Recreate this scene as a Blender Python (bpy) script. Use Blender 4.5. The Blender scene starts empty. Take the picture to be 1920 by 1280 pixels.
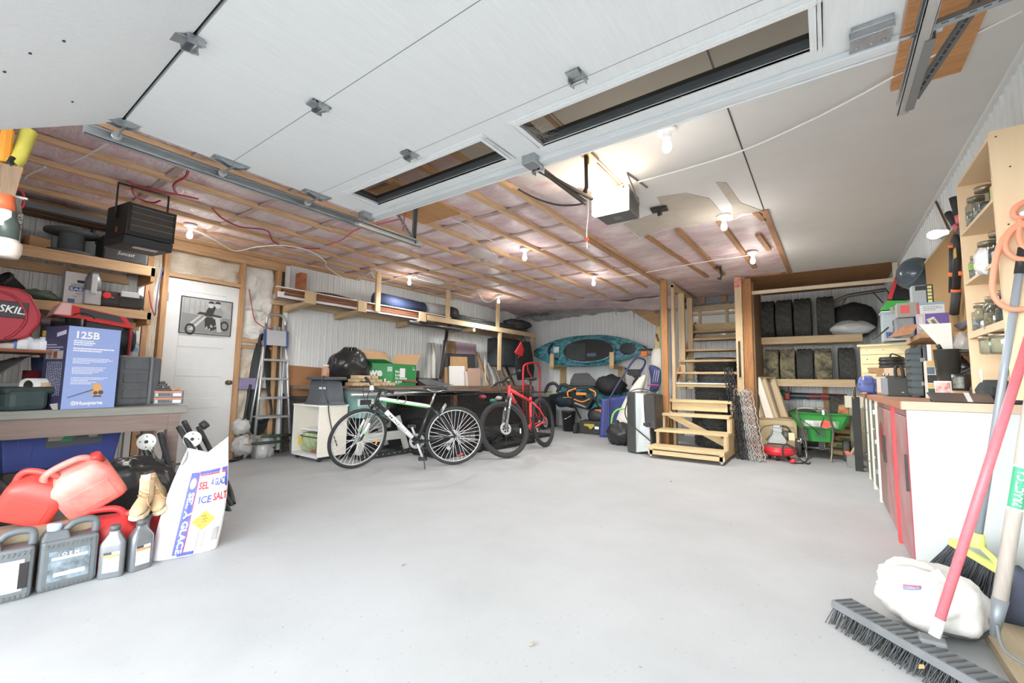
import bpy, math, random
from mathutils import Vector as V, Matrix, Euler, noise
rad=math.radians; pi=math.pi; cos=math.cos; sin=math.sin
random.seed(7); rnd=random.uniform
SC=bpy.context.scene; COL=SC.collection
# ---------------------------------------------------------------- camera (solved from the photograph's vanishing lines)
FPX,YAW,PIT,ROL=811.6,0.62715,.089958,.015519
_R=V((cos(YAW),sin(YAW),0)); _F=V((-sin(YAW),cos(YAW),0)); _U=V((0,0,1))
_F2=cos(PIT)*_F+sin(PIT)*_U; _U2=-sin(PIT)*_F+cos(PIT)*_U
_R3=cos(ROL)*_R+sin(ROL)*_U2; _U3=-sin(ROL)*_R+cos(ROL)*_U2
CAM=V((0,0,1.0))
def P(u,v,X=None,Y=None,Z=None,D=None):
    d=(u-960)/FPX*_R3-(v-640)/FPX*_U3+_F2
    if X is not None: t=(X-CAM.x)/d.x
    elif Y is not None: t=(Y-CAM.y)/d.y
    elif Z is not None: t=(Z-CAM.z)/d.z
    else: t=D
    return CAM+t*d
cd=bpy.data.cameras.new('camera'); cam=bpy.data.objects.new('camera',cd); COL.objects.link(cam)
cd.sensor_width=36; cd.lens=FPX/1920*36; cd.clip_start=.02; cd.clip_end=200
m=Matrix.Identity(4)
for i,a in enumerate((_R3,_U3,-_F2)):
    for j in range(3): m[j][i]=a[j]
for j in range(3): m[j][3]=CAM[j]
cam.matrix_world=m; SC.camera=cam
# ---------------------------------------------------------------- materials
def lin(h):
    if isinstance(h,str):
        c=[int(h[i:i+2],16)/255 for i in (0,2,4)]
    else: c=h
    return tuple(.022+.93*(x/12.92 if x<=.04045 else ((x+.055)/1.055)**2.4) for x in c)+(1,)  # blacks lifted for every colour, a haze put into the albedo
_M={}
def N(nt,t,**k):
    n=nt.nodes.new(t)
    for a,b in k.items():
        if a in n.inputs: n.inputs[a].default_value=b
        else: setattr(n,a,b)
    return n
def M(h,rough=.6,metal=0,var=0,sc=8,bump=0,bsc=40,grain=None,h2=None,spec=.4,coat=0,emit=0,alpha=1,stretch=8):
    """principled material; var mixes in a second colour by noise, grain ('x','y','z') stretches it like wood"""
    key=(h,rough,metal,var,sc,bump,bsc,grain,h2,spec,coat,emit,alpha,stretch)
    if key in _M: return _M[key]
    mt=bpy.data.materials.new('mat_'+str(len(_M))); mt.use_nodes=True; nt=mt.node_tree
    b=nt.nodes['Principled BSDF']; c=lin(h)
    b.inputs['Base Color'].default_value=c; b.inputs['Roughness'].default_value=rough; b.inputs['Metallic'].default_value=metal
    b.inputs['Specular IOR Level'].default_value=spec; b.inputs['Coat Weight'].default_value=coat
    if emit: b.inputs['Emission Color'].default_value=c; b.inputs['Emission Strength'].default_value=emit
    b.inputs['Alpha'].default_value=alpha
    if var or bump:
        tc=N(nt,'ShaderNodeTexCoord'); mp=N(nt,'ShaderNodeMapping'); nt.links.new(tc.outputs['Object'],mp.inputs['Vector'])
        if grain:
            s=[stretch]*3; s['xyz'.index(grain)]=.6; mp.inputs['Scale'].default_value=s
        if var:
            n=N(nt,'ShaderNodeTexNoise',Scale=sc,Detail=6,Roughness=.62,Distortion=1.2 if grain else .3); nt.links.new(mp.outputs[0],n.inputs['Vector'])
            r=N(nt,'ShaderNodeValToRGB'); r.color_ramp.elements[0].position=.35; r.color_ramp.elements[1].position=.68
            c2=lin(h2) if h2 else tuple(x*(1-var) for x in c[:3])+(1,)
            r.color_ramp.elements[0].color=c2 if not h2 else tuple(c[i]*(1-var)+c2[i]*var for i in range(3))+(1,)
            r.color_ramp.elements[1].color=c
            nt.links.new(n.outputs['Fac'],r.inputs[0]); nt.links.new(r.outputs[0],b.inputs['Base Color'])
        if bump:
            n2=N(nt,'ShaderNodeTexNoise',Scale=bsc,Detail=4); nt.links.new(mp.outputs[0],n2.inputs['Vector'])
            bp=N(nt,'ShaderNodeBump',Strength=min(1,bump),Distance=.01); nt.links.new(n2.outputs['Fac'],bp.inputs['Height']); nt.links.new(bp.outputs[0],b.inputs['Normal'])
    _M[key]=mt; return mt
def glass(tint='ffffff',rough=.05,mix=.12):
    key=('glass',tint,rough,mix)
    if key in _M: return _M[key]
    mt=bpy.data.materials.new('clear_'+str(len(_M))); mt.use_nodes=True; nt=mt.node_tree; nt.nodes.remove(nt.nodes['Principled BSDF'])
    t=N(nt,'ShaderNodeBsdfTransparent',Color=lin(tint)); g=N(nt,'ShaderNodeBsdfGlossy',Roughness=rough)
    fr=N(nt,'ShaderNodeLayerWeight',Blend=.25); pw=N(nt,'ShaderNodeMath',operation='POWER'); pw.inputs[1].default_value=3; nt.links.new(fr.outputs['Facing'],pw.inputs[0]); a=N(nt,'ShaderNodeMath',operation='MULTIPLY_ADD'); a.inputs[1].default_value=.45; a.inputs[2].default_value=mix
    nt.links.new(pw.outputs[0],a.inputs[0]); mx=N(nt,'ShaderNodeMixShader')
    nt.links.new(a.outputs[0],mx.inputs[0]); nt.links.new(t.outputs[0],mx.inputs[1]); nt.links.new(g.outputs[0],mx.inputs[2])
    nt.links.new(mx.outputs[0],nt.nodes['Material Output'].inputs[0]); _M[key]=mt; return mt
# ---------------------------------------------------------------- mesh builder
INV={}
def basis(d,up=None):
    d=V(d).normalized(); up=V(up) if up is not None else (V((0,0,1)) if abs(d.z)<.95 else V((1,0,0)))
    s=d.cross(up).normalized(); return d,s,s.cross(d).normalized()
class MB:
    def __init__(s,X=None): s.v=[];s.f=[];s.mi=[];s.sm=[];s.X=X
    def add(s,vs,fs,m=0,sm=False):
        o=len(s.v); s.v+=[(s.X@V(p) if s.X else V(p)) for p in vs]
        for f in fs: s.f.append([o+i for i in f]); s.mi.append(m); s.sm.append(sm)
        return s
    def hexa(s,p,m=0):  # 8 corners: 4 bottom ring, 4 top ring
        return s.add(p,[(3,2,1,0),(4,5,6,7),(0,1,5,4),(1,2,6,5),(2,3,7,6),(3,0,4,7)],m)
    def box(s,c,d,m=0,rz=0,rot=None):
        q=rot.to_matrix() if isinstance(rot,Euler) else (rot if rot is not None else Matrix.Rotation(rz,3,'Z'))
        c=V(c); x,y,z=[a/2 for a in d]
        return s.hexa([c+q@V(k) for k in ((-x,-y,-z),(x,-y,-z),(x,y,-z),(-x,y,-z),(-x,-y,z),(x,-y,z),(x,y,z),(-x,y,z))],m)
    def b2(s,lo,hi,m=0):
        lo,hi=V([min(a,b) for a,b in zip(lo,hi)]),V([max(a,b) for a,b in zip(lo,hi)])
        return s.box((lo+hi)/2,hi-lo,m)
    def bar(s,p,q,w,h,m=0,up=None):
        p=V(p);q=V(q);d,a,b=basis(q-p,up); a=a*w/2;b=b*h/2
        return s.hexa([p-a-b,p+a-b,q+a-b,q-a-b,p-a+b,p+a+b,q+a+b,q-a+b],m)
    def loft(s,rings,m=0,cap=True,closed=False,sm=True,ring=True):
        n=len(rings[0]); vs=[p for r in rings for p in r]; fs=[]; k=len(rings)
        for i in range(k if closed else k-1):
            a=i*n;b=((i+1)%k)*n
            for j in range(n if ring else n-1): fs.append((a+j,a+(j+1)%n,b+(j+1)%n,b+j))
        s.add(vs,fs,m,sm)
        if cap and not closed and ring: s.add(rings[0],[tuple(range(n))[::-1]],m,False); s.add(rings[-1],[tuple(range(n))],m,False)
        return s
    def tube(s,pts,r,n=8,m=0,closed=False,cap=True,flat=1):
        pts=[V(p) for p in pts]; k=len(pts); rs=r if isinstance(r,(list,tuple)) else [r]*k
        rings=[]; b=None
        for i,p in enumerate(pts):
            if closed: t=pts[(i+1)%k]-pts[i-1]
            else: t=pts[min(i+1,k-1)]-pts[max(i-1,0)]
            if t.length<1e-9: t=V((0,0,1))
            t.normalize()
            if b is None: _,_,b=basis(t)
            b=(b-t*b.dot(t)); b=b.normalized() if b.length>1e-6 else basis(t)[2]
            a=t.cross(b); rings.append([p+rs[i]*(a*cos(2*pi*j/n)+b*flat*sin(2*pi*j/n)) for j in range(n)])
        return s.loft(rings,m,cap,closed)
    def cyl(s,p,q,r,r2=None,n=20,m=0,cap=True):
        r2=r if r2 is None else r2; p=V(p);q=V(q);d,a,b=basis(q-p)
        return s.loft([[c+rr*(a*cos(2*pi*j/n)+b*sin(2*pi*j/n)) for j in range(n)] for c,rr in ((p,r),(q,r2))],m,cap)
    def lathe(s,prof,c=(0,0,0),ax=(0,0,1),n=24,m=0,closed=False,cap=True):
        d,a,b=basis(ax); c=V(c)
        return s.loft([[c+d*h+r*(a*cos(2*pi*j/n)+b*sin(2*pi*j/n)) for j in range(n)] for r,h in prof],m,cap,closed)
    def ball(s,c,r,n=16,m=0,sc=(1,1,1),fn=None,rot=None):
        c=V(c); k=n//2; rings=[]
        for i in range(k+1):
            t=pi*i/k; ring=[]
            for j in range(n):
                d=V((sin(t)*cos(2*pi*j/n),sin(t)*sin(2*pi*j/n),-cos(t))); rr=r*(fn(d) if fn else 1)
                q=V((d.x*sc[0],d.y*sc[1],d.z*sc[2]))*rr
                ring.append(c+(rot@q if rot else q))
            rings.append(ring)
        return s.loft(rings,m,False)
    def grid(s,fn,nu,nv,m=0,sm=True):
        vs=[fn(i/nu,j/nv) for i in range(nu+1) for j in range(nv+1)]
        return s.add(vs,[(i*(nv+1)+j,(i+1)*(nv+1)+j,(i+1)*(nv+1)+j+1,i*(nv+1)+j+1) for i in range(nu) for j in range(nv)],m,sm)
    def prism(s,poly,vec,m=0,sm=False):
        n=len(poly); a=[V(p) for p in poly]; b=[p+V(vec) for p in a]
        return s.add(a+b,[tuple(range(n))[::-1],tuple(range(n,2*n))]+[(i,(i+1)%n,n+(i+1)%n,n+i) for i in range(n)],m,sm)
    def raw(s,name,mats,inv=None):
        me=bpy.data.meshes.new(name); vs=[inv@p for p in s.v] if inv else s.v
        me.from_pydata(vs,[],s.f); mats=mats if isinstance(mats,(list,tuple)) else [mats]
        for x in mats: me.materials.append(x)
        me.polygons.foreach_set('material_index',s.mi); me.polygons.foreach_set('use_smooth',s.sm)
        import bmesh
        bm=bmesh.new(); bm.from_mesh(me); bmesh.ops.remove_doubles(bm,verts=bm.verts,dist=1e-5); bmesh.ops.recalc_face_normals(bm,faces=bm.faces); bm.to_mesh(me); bm.free()
        return me
def mods(o,bev=0,sub=0,solid=0,seg=2):
    if solid: d=o.modifiers.new('solid','SOLIDIFY'); d.thickness=solid; d.offset=0
    if bev: d=o.modifiers.new('bevel','BEVEL'); d.width=bev; d.segments=seg; d.limit_method='ANGLE'; d.angle_limit=rad(40)
    if sub: d=o.modifiers.new('sub','SUBSURF'); d.levels=d.render_levels=sub
def part(name,mb,mat,parent,bev=0,sub=0,solid=0,label=None,kind=None,seg=2):
    """one mesh part of a thing, authored in the same space as its thing"""
    o=bpy.data.objects.new(name,mb.raw(name,mat,INV.get(parent.name))); COL.objects.link(o); o.parent=parent
    INV[o.name]=INV.get(parent.name); mods(o,bev,sub,solid,seg)
    if label: o['label']=label
    if kind: o['kind']=kind
    return o
def T(name,label,cat,loc=(0,0,0),rz=0,rot=None,group=None,local=False):
    """an Empty at a thing's base; its parts are authored in world space, or in its own space when local"""
    o=bpy.data.objects.new(name,None); COL.objects.link(o); o.location=loc; o.rotation_euler=rot if rot else (0,0,rz); o.empty_display_size=.05
    o['label']=label; o['category']=cat
    if group: o['group']=group
    INV[o.name]=None if local else (Matrix.Translation(V(loc))@(rot if rot else Euler((0,0,rz))).to_matrix().to_4x4()).inverted()
    return o
def S(name,mb,mat,label,cat,group=None,bev=0,sub=0,solid=0,loc=None,rz=0,rot=None,seg=2):
    """a thing that is one mesh; authored in world space (origin at its base), or locally when loc is given"""
    if loc is None:
        xs=[p.x for p in mb.v];ys=[p.y for p in mb.v];zs=[p.z for p in mb.v]
        loc=V(((min(xs)+max(xs))/2,(min(ys)+max(ys))/2,min(zs))); inv=Matrix.Translation(loc).inverted()
    else: inv=None
    o=bpy.data.objects.new(name,mb.raw(name,mat,inv)); COL.objects.link(o); o.location=loc; o.rotation_euler=rot if rot else (0,0,rz)
    INV[o.name]=inv; o['label']=label; o['category']=cat
    if group: o['group']=group
    mods(o,bev,sub,solid,seg); return o
def ST(name,mb,mat,bev=0,sub=0,parent=None):
    o=bpy.data.objects.new(name,mb.raw(name,mat)); COL.objects.link(o)
    if parent: o.parent=parent
    else: o['kind']='structure'
    mods(o,bev,sub); return o
def dup(r,loc,rz=None,label=None,group=None,rot=None,sc=None):
    c=r.copy(); COL.objects.link(c); c.location=loc
    if rz is not None: c.rotation_euler=(0,0,rz)
    if rot: c.rotation_euler=rot
    if sc: c.scale=sc
    if label: c['label']=label
    if group: c['group']=group
    for a in list(r.children):
        b=a.copy(); COL.objects.link(b); b.parent=c
        for e in a.children:
            g=e.copy(); COL.objects.link(g); g.parent=b
    return c
def text(s,mapfn,mat,parent,name='lettering',h=1.0,bold=0,width=None,align='LEFT',shear=0,space=1):
    """printed lettering laid on a surface: mapfn takes (x,y) in units of the text (x right, y up) to a point"""
    cu=bpy.data.curves.new(name,'FONT'); cu.body=s; cu.size=1; cu.align_x=align; cu.offset=bold; cu.shear=shear; cu.space_line=space; cu.resolution_u=2; cu.fill_mode='FRONT'
    t=bpy.data.objects.new('t',cu); me=bpy.data.meshes.new_from_object(t); bpy.data.objects.remove(t)
    xs=[v.co.x for v in me.vertices] or [0,1]; k=h
    kx=h if width is None else width/(max(xs)-min(xs)); x0=min(xs) if width is not None else 0
    inv=INV.get(parent.name)
    for v in me.vertices:
        p=V(mapfn((v.co.x-x0)*kx,v.co.y*k)); v.co=inv@p if inv else p
    me.materials.append(mat); o=bpy.data.objects.new(name,me); COL.objects.link(o); o.parent=parent; INV[o.name]=inv
    return o
def plane_map(o,ex,ey,off=.002):
    o=V(o);ex=V(ex).normalized();ey=V(ey).normalized();n=ex.cross(ey).normalized()*off
    return lambda x,y:o+ex*x+ey*y+n
def curve(pts,k=6,closed=False):
    """smooth curve through points (Catmull-Rom)"""
    pts=[V(p) for p in pts]; n=len(pts); out=[]
    rng=n if closed else n-1
    for i in range(rng):
        g=(lambda j:pts[j%n]) if closed else (lambda j:pts[min(max(j,0),n-1)])
        a,b,c,d=g(i-1),g(i),g(i+1),g(i+2)
        for j in range(k):
            t=j/k; out.append(.5*((2*b)+(c-a)*t+(2*a-5*b+4*c-d)*t*t+(3*b-a-3*c+d)*t**3))
    if not closed: out.append(pts[-1])
    return out
def nz(p,s=1,seed=0): return noise.noise(V(p)*s+V((seed,seed*1.7,seed*.3)))
WOOD=dict(var=.35,sc=5,grain='y')
def wood(ax='x',h='c9a577',var=.28): return M(h,.75,var=var,sc=4,grain=ax,bump=.15,bsc=30)
PINE=lambda ax='x':wood(ax,'d8bd94',.22)
BLK=M('17181a',.5); BLKG=M('101113',.25,spec=.5); GRY=M('6d7276',.6); WHT=M('eceeed',.55); RED=M('c8202b',.4); STEEL=M('b9bec2',.35,.9,var=.2,sc=30); CHR=M('d5d8da',.2,1)
ALU=M('c4c8cb',.38,.85); DKM=M('3a3c3f',.5,.4)
# ================================================================ THE ROOM
XL,XR,YB,ZC,YF=-5.9,.82,8.75,2.6,-.18
# floor
def floor_mat():
    mt=bpy.data.materials.new('concrete'); mt.use_nodes=True; nt=mt.node_tree; b=nt.nodes['Principled BSDF']
    tc=N(nt,'ShaderNodeTexCoord')
    n1=N(nt,'ShaderNodeTexNoise',Scale=1.3,Detail=8,Roughness=.6); n2=N(nt,'ShaderNodeTexNoise',Scale=55,Detail=3); 
    vo=N(nt,'ShaderNodeTexVoronoi',Scale=2.6); 
    for n in (n1,n2,vo): nt.links.new(tc.outputs['Object'],n.inputs['Vector'])
    r1=N(nt,'ShaderNodeValToRGB'); r1.color_ramp.elements[0].color=lin('aeb1b2'); r1.color_ramp.elements[1].color=lin('b9bcbe'); r1.color_ramp.elements[0].position=.32; r1.color_ramp.elements[1].position=.62
    nt.links.new(n1.outputs['Fac'],r1.inputs[0])
    r2=N(nt,'ShaderNodeValToRGB'); r2.color_ramp.elements[0].color=lin('7c7c78'); r2.color_ramp.elements[1].color=(1,1,1,1); r2.color_ramp.elements[0].position=.24; r2.color_ramp.elements[1].position=.34
    nt.links.new(n2.outputs['Fac'],r2.inputs[0])
    r3=N(nt,'ShaderNodeValToRGB'); r3.color_ramp.elements[0].color=lin('8c8a82'); r3.color_ramp.elements[1].color=(1,1,1,1); r3.color_ramp.elements[0].position=.005; r3.color_ramp.elements[1].position=.03
    nt.links.new(vo.outputs['Distance'],r3.inputs[0])
    mx=N(nt,'ShaderNodeMixRGB',blend_type='MULTIPLY'); mx.inputs[0].default_value=.45; nt.links.new(r1.outputs[0],mx.inputs[1]); nt.links.new(r2.outputs[0],mx.inputs[2])
    my=N(nt,'ShaderNodeMixRGB',blend_type='MULTIPLY'); my.inputs[0].default_value=.6; nt.links.new(mx.outputs[0],my.inputs[1]); nt.links.new(r3.outputs[0],my.inputs[2])
    nt.links.new(my.outputs[0],b.inputs['Base Color']); b.inputs['Roughness'].default_value=.62; b.inputs['Specular IOR Level'].default_value=.3
    bp=N(nt,'ShaderNodeBump',Strength=.12,Distance=.003); nt.links.new(n2.outputs['Fac'],bp.inputs['Height']); nt.links.new(bp.outputs[0],b.inputs['Normal'])
    return mt
ST('floor',MB().b2((XL-.25,YF-.1,-.12),(XR+.1,YB+.1,0)),floor_mat())
ST('driveway',MB().b2((-14,-18,-.16),(12,YF-.1,-.03)),M('a9aaa8',.9,var=.15,sc=2))
# ribbed white metal siding
SID=M('e6e8e7',.45,var=.05,sc=3)
def siding(name,p,q,z0,z1,nrm,pitch=.0925,d=.01):
    p=V(p);q=V(q);L=(q-p).length;e=(q-p)/L;nrm=V(nrm); prof=[]; n=int(L/pitch)
    for i in range(n+1):
        a=i*pitch
        for da,h in ((0,0),(.006,d),(.018,d),(.024,0)) : 
            if a+da<=L: prof.append((a+da,h))
        if a+.058<L: prof+=[(a+.056,0),(a+.059,d*.4),(a+.065,d*.4),(a+.068,0)]
    if prof[-1][0]<L: prof.append((L,0))
    lo=[p+e*a+nrm*h+V((0,0,z0)) for a,h in prof]; hi=[x+V((0,0,z1-z0)) for x in lo]
    b=MB().loft([lo,hi],cap=False,sm=False,ring=False)
    b.hexa([p+V((0,0,z0))-nrm*.03,q+V((0,0,z0))-nrm*.03,q+V((0,0,z0))-nrm*.002,p+V((0,0,z0))-nrm*.002,p+V((0,0,z1))-nrm*.03,q+V((0,0,z1))-nrm*.03,q+V((0,0,z1))-nrm*.002,p+V((0,0,z1))-nrm*.002])
    return ST(name,b,SID)
YS0,YS1=1.38,2.93     # open stud bay with the door
siding('wall_left',(XL,YF,0),(XL,YS0,0),0,ZC,(1,0,0))
siding('wall_left_rear',(XL,YS1,0),(XL,YB,0),.78,ZC,(1,0,0))
siding('wall_back',(XL,YB,0),(XR,YB,0),0,ZC+.1,(0,-1,0))
siding('wall_right',(XR,YB,0),(XR,YF,0),0,ZC,(-1,0,0))
ST('trim_1',MB().b2((XR-.03,YF,ZC-.05),(XR,YB,ZC)),M('dfe0de',.5))
# lower left wall: grey board then bare plywood below the siding
ST('wall_left_base',MB().b2((XL-.04,YS1,0),(XL+.004,YB,.78)),M('5a4f45',.85,var=.4,sc=5,grain='y'))
ST('trim_2',MB().b2((XL,YS1+.02,.74),(XL+.02,4.4,1.02)),M('a7aaab',.8,var=.1))
ST('trim_3',MB().b2((XL,YS1+.02,1.0),(XL+.03,4.15,1.05)),M('dcdedd',.5))
# outer sheathing behind the studs and the front wall
ST('wall_sheathing',MB().b2((XL-.22,YS0-.2,-.05),(XL-.165,YS1+.3,ZC+.1)).b2((XL-.2,YS0-.2,0),(XL-.012,YS0-.01,ZC)).b2((XL-.2,YS1+.0,0),(XL-.032,YS1+.2,ZC)),M('b8a27e',.9,var=.3))
fw=MB(); fw.b2((XL-.2,YF-.14,0),(-2.95,YF,ZC+.1)); fw.b2((.36,YF-.14,0),(XR+.1,YF,ZC+.1)); fw.b2((-2.95,YF-.14,2.3),(.36,YF,ZC+.1))
ST('wall_front',fw,M('d9dad8',.7))
# studs, plate
SW=wood('z','d0a274',.3)
for n_,(y,w) in enumerate( ((1.43,.05),(1.575,.05),(2.36,.05),(2.80,.055))): ST('trim_%d'%(30+n_),MB().b2((XL-.16,y-w/2,0),(XL-.01,y+w/2,2.44)),SW)
b=MB(); b.b2((XL-.16,1.55,2.11),(XL-.015,2.36,2.15)); b.b2((XL-.16,2.385,1.43),(XL-.015,2.775,1.47)); b.b2((XL-.16,2.385,1.36),(XL-.05,2.775,1.39)); b.b2((XL-.14,YS0+.02,2.42),(XL,YS1+.1,2.57)); b.b2((XL-.01,YS0+.1,2.53),(XL+.05,4.0,2.6))
ST('trim_5',b,wood('y','d6ac80',.3))
ST('trim_6',MB().b2((XL-.005,YS0-.045,0),(XL+.03,YS0+.005,2.42)).b2((XL,2.865,.05),(XL+.045,2.91,2.5)),M('e4e5e4',.4))
# batts of insulation in the bays
INS=M('e9e2d2',.95,var=.5,h2='a8895e',sc=4.5,bump=.6,bsc=9); INW=M('f0efe9',.95,var=.25,h2='cfc8b6',sc=6,bump=.6,bsc=10)
def batt(y0,y1,z0,z1,seed,m):
    return MB().grid(lambda u,v:V((XL-.07+.045*nz((0,y0+u*(y1-y0),z0+v*(z1-z0)),7,seed)+.02*nz((1,u*3,v*4),4,seed)-.05*(max(0,abs(u-.5)-.42)+max(0,abs(v-.5)-.44))*8,y0+u*(y1-y0),z0+v*(z1-z0))),22,26)
for i,(y0,y1,z0,z1,m_) in enumerate([(1.46,1.55,0,2.42,INS),(1.6,2.34,2.15,2.42,INS),(2.39,2.77,1.85,2.42,INW),(2.39,2.77,1.47,1.85,INW),(2.39,2.77,1.39,1.47,INS),(2.39,2.77,.85,1.37,INS),(2.39,2.77,0,.83,INS)]):
    S('insulation_batt',batt(y0,y1,z0,z1,i*3.1,m_),m_,['brown stained insulation strip between two studs left of the white door','stained cream insulation batt above the white door','clean white insulation batt high up between door and stepladder','lower white insulation batt with a red cable in front of it','thin insulation strip just over the horizontal blocking','brownish insulation batt below the wooden blocking beside the door','loose insulation batt near the floor right of the white door'][i],'insulation',group=None)
ST('trim_7',MB().b2((XL-.03,2.39,.84),(XL-.0,2.6,.98)),M('9a8fb5',.7,var=.2))
# ---- ceiling: pink insulation behind plastic, strapping, drywall, board at the back
def pink():
    mt=bpy.data.materials.new('pink_insulation'); mt.use_nodes=True; nt=mt.node_tree; b=nt.nodes['Principled BSDF']; tc=N(nt,'ShaderNodeTexCoord')
    mp=N(nt,'ShaderNodeMapping'); mp.inputs['Scale'].default_value=(1.2,2.2,1); nt.links.new(tc.outputs['Object'],mp.inputs['Vector'])
    n=N(nt,'ShaderNodeTexNoise',Scale=2.2,Detail=7,Roughness=.62,Distortion=.6); nt.links.new(mp.outputs[0],n.inputs['Vector'])
    r=N(nt,'ShaderNodeValToRGB'); e=r.color_ramp.elements; e[0].position=.3; e[0].color=lin('d4adb3'); e[1].position=.72; e[1].color=lin('f1e9e7')
    x=e.new(.46); x.color=lin('e8cacd'); x=e.new(.58); x.color=lin('efdedd'); nt.links.new(n.outputs['Fac'],r.inputs[0])
    # greyer towards the back where the plastic hangs loose and doubled
    n3=N(nt,'ShaderNodeTexNoise',Scale=.7,Detail=3); nt.links.new(tc.outputs['Object'],n3.inputs['Vector'])
    r3=N(nt,'ShaderNodeValToRGB'); r3.color_ramp.elements[0].position=.5; r3.color_ramp.elements[1].position=.75; nt.links.new(n3.outputs['Fac'],r3.inputs[0])
    mx=N(nt,'ShaderNodeMixRGB'); mx.inputs[2].default_value=lin('b9b0ae'); nt.links.new(r3.outputs[0],mx.inputs[0]); nt.links.new(r.outputs[0],mx.inputs[1])
    nt.links.new(mx.outputs[0],b.inputs['Base Color']); b.inputs['Roughness'].default_value=.8; b.inputs['Coat Weight'].default_value=.55; b.inputs['Coat Roughness'].default_value=.22
    m2=N(nt,'ShaderNodeMapping'); m2.inputs['Scale'].default_value=(1,4.5,1); nt.links.new(tc.outputs['Object'],m2.inputs['Vector'])
    n2=N(nt,'ShaderNodeTexNoise',Scale=4,Detail=6,Roughness=.6,Distortion=1.5); nt.links.new(m2.outputs[0],n2.inputs['Vector'])
    bp=N(nt,'ShaderNodeBump',Strength=.8,Distance=.03); nt.links.new(n2.outputs['Fac'],bp.inputs['Height']); nt.links.new(bp.outputs[0],b.inputs['Normal']); nt.links.new(bp.outputs[0],b.inputs['Coat Normal'])
    return mt
PINK=pink()
STR=[-5.83,-5.45,-5.08,-4.68,-4.2,-3.66,-3.2,-2.76,-2.36,-2.03]
def sag(x,y):
    z=ZC-.002
    # pillow between battens
    xs=STR+[-1.6,-1.2,-.72,-.38]; lo=max([a for a in xs if a<=x] or [XL]); hi=min([a for a in xs if a>x] or [0]); t=(x-lo)/max(.05,hi-lo)
    back=max(0,min(1,(y-6.2)/1.6)); free=max(0,min(1,(-1.9-x)/.4))
    z+=-.02*sin(pi*t)*(1-.4*back)+.012*nz((x*2,y*5,0),1.2,4)
    z-=back*free*(.03+.05*abs(nz((x*1.1,y*.8,0),1.3,9))+.05*nz((x*3,y*3,0),1.5,2)*.7)
    return z
b=MB().grid(lambda u,v:V((XL+u*5.2,YF+v*(YB-YF),sag(XL+u*5.2,YF+v*(YB-YF)))),104,150)
b.grid(lambda u,v:V((-.72+u*.36,4.3+v*2.9,sag(-.72+u*.36,4.3+v*2.9))),8,50)
ST('ceiling',b,PINK)
ST('ceiling_deck',MB().b2((XL-.2,YF,ZC+.1),(XR+.1,YB+.1,ZC+.2)),M('8a6a48',.9,var=.4))
SB=wood('y','e4bd93',.3); SBD=wood('y','b98a60',.35)
for i,x in enumerate(STR):
    b=MB(); y0=YF; y1=[6.1,6.2,6.6,6.9,7.2,7.3,7.4,7.35,7.0,6.85][i]
    if x in(-2.03,-2.36,-2.76): y0=.2
    yy=y0
    while yy<y1-.2:
        ye=min(y1,yy+rnd(2.6,3.2)); dx=rnd(-.012,.012); b.b2((x+dx-.024,yy,ZC-.048),(x+dx+.024,ye+.0,ZC-.03)); b.b2((x+dx-.022,yy,ZC-.03),(x+dx+.022,ye,ZC-.006)); yy=ye
    ST('trim_%d'%(40+i),b,SB)
for n_,(x0,x1,y0,y1) in enumerate(((-1.5,-1.36,4.5,6.75),(-1.18,-1.14,4.5,6.75),(-.78,-.72,4.45,6.55),(-.46,-.42,4.4,4.65),(-.52,-.48,5.1,5.75),(-.39,-.35,4.38,7.1))):
    b=MB().hexa([(x0-.025,y0,ZC-.045),(x0+.025,y0,ZC-.045),(x1+.025,y1,ZC-.045),(x1-.025,y1,ZC-.045),(x0-.025,y0,ZC-.012),(x0+.025,y0,ZC-.012),(x1+.025,y1,ZC-.012),(x1-.025,y1,ZC-.012)]); ST('trim_%d'%(60+n_),b,SBD)
b=MB().b2((-2.06,4.15,ZC-.075),(-2.0,6.85,ZC-.045))
ST('trim_9',b,SBD)
b=MB()   # faint cross battens over the plastic, and the odd nailing block
for y in (1.05,1.75,2.35,3.1,3.7,4.3,5.0,5.6): b.b2((XL,y,ZC-.03),(-2.0,y+.05,ZC-.018))
ST('trim_10',b,M('c9aea4',.8,var=.3,sc=4,grain='x'))
ST('trim_11',MB().b2((-3.22,2.12,ZC-.05),(-2.72,2.9,ZC-.035)),wood('y','c9955f',.3))
# drywall sheets with a torn edge
DW=M('dad8d5',.85,var=.18,h2='b9b5ae',sc=3); DWB=M('b3a797',.9,var=.3,h2='cac5bd',sc=9)
e=lambda u,v:P(u,v,Z=ZC-.02)
y_edge=[(-2.0,YF),(-2.0,2.25),(-1.98,2.45)]+[(e(u,v).x,e(u,v).y) for u,v in ((1090,350),(1108,372),(1155,405),(1200,447),(1212,440),(1220,425),(1262,420),(1300,417),(1340,411),(1332,390),(1345,410),(1368,413),(1395,402),(1436,397))]
poly=y_edge+[(-.385,7.15),(XR,7.15),(XR,YF)]
ST('ceiling_drywall',MB().prism([(x,y,ZC-.03) for x,y in poly],(0,0,.026)),DW)
b=MB()
b.b2((-.397,YF,ZC-.0325),(-.389,4.42,ZC-.0295))
ST('trim_12',b,M('3a3833',.9))
bp=[[(1200,445),(1250,428),(1318,418),(1365,412),(1330,372),(1285,362),(1232,370),(1245,395),(1170,420)],[(1342,342),(1362,343),(1388,380),(1420,392),(1436,397),(1390,401),(1375,412),(1372,385)]]
b=MB()
for q in bp: b.prism([P(u,v,Z=ZC-.034) for u,v in q],(0,0,.003))
ST('trim_13',b,DWB)
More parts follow.
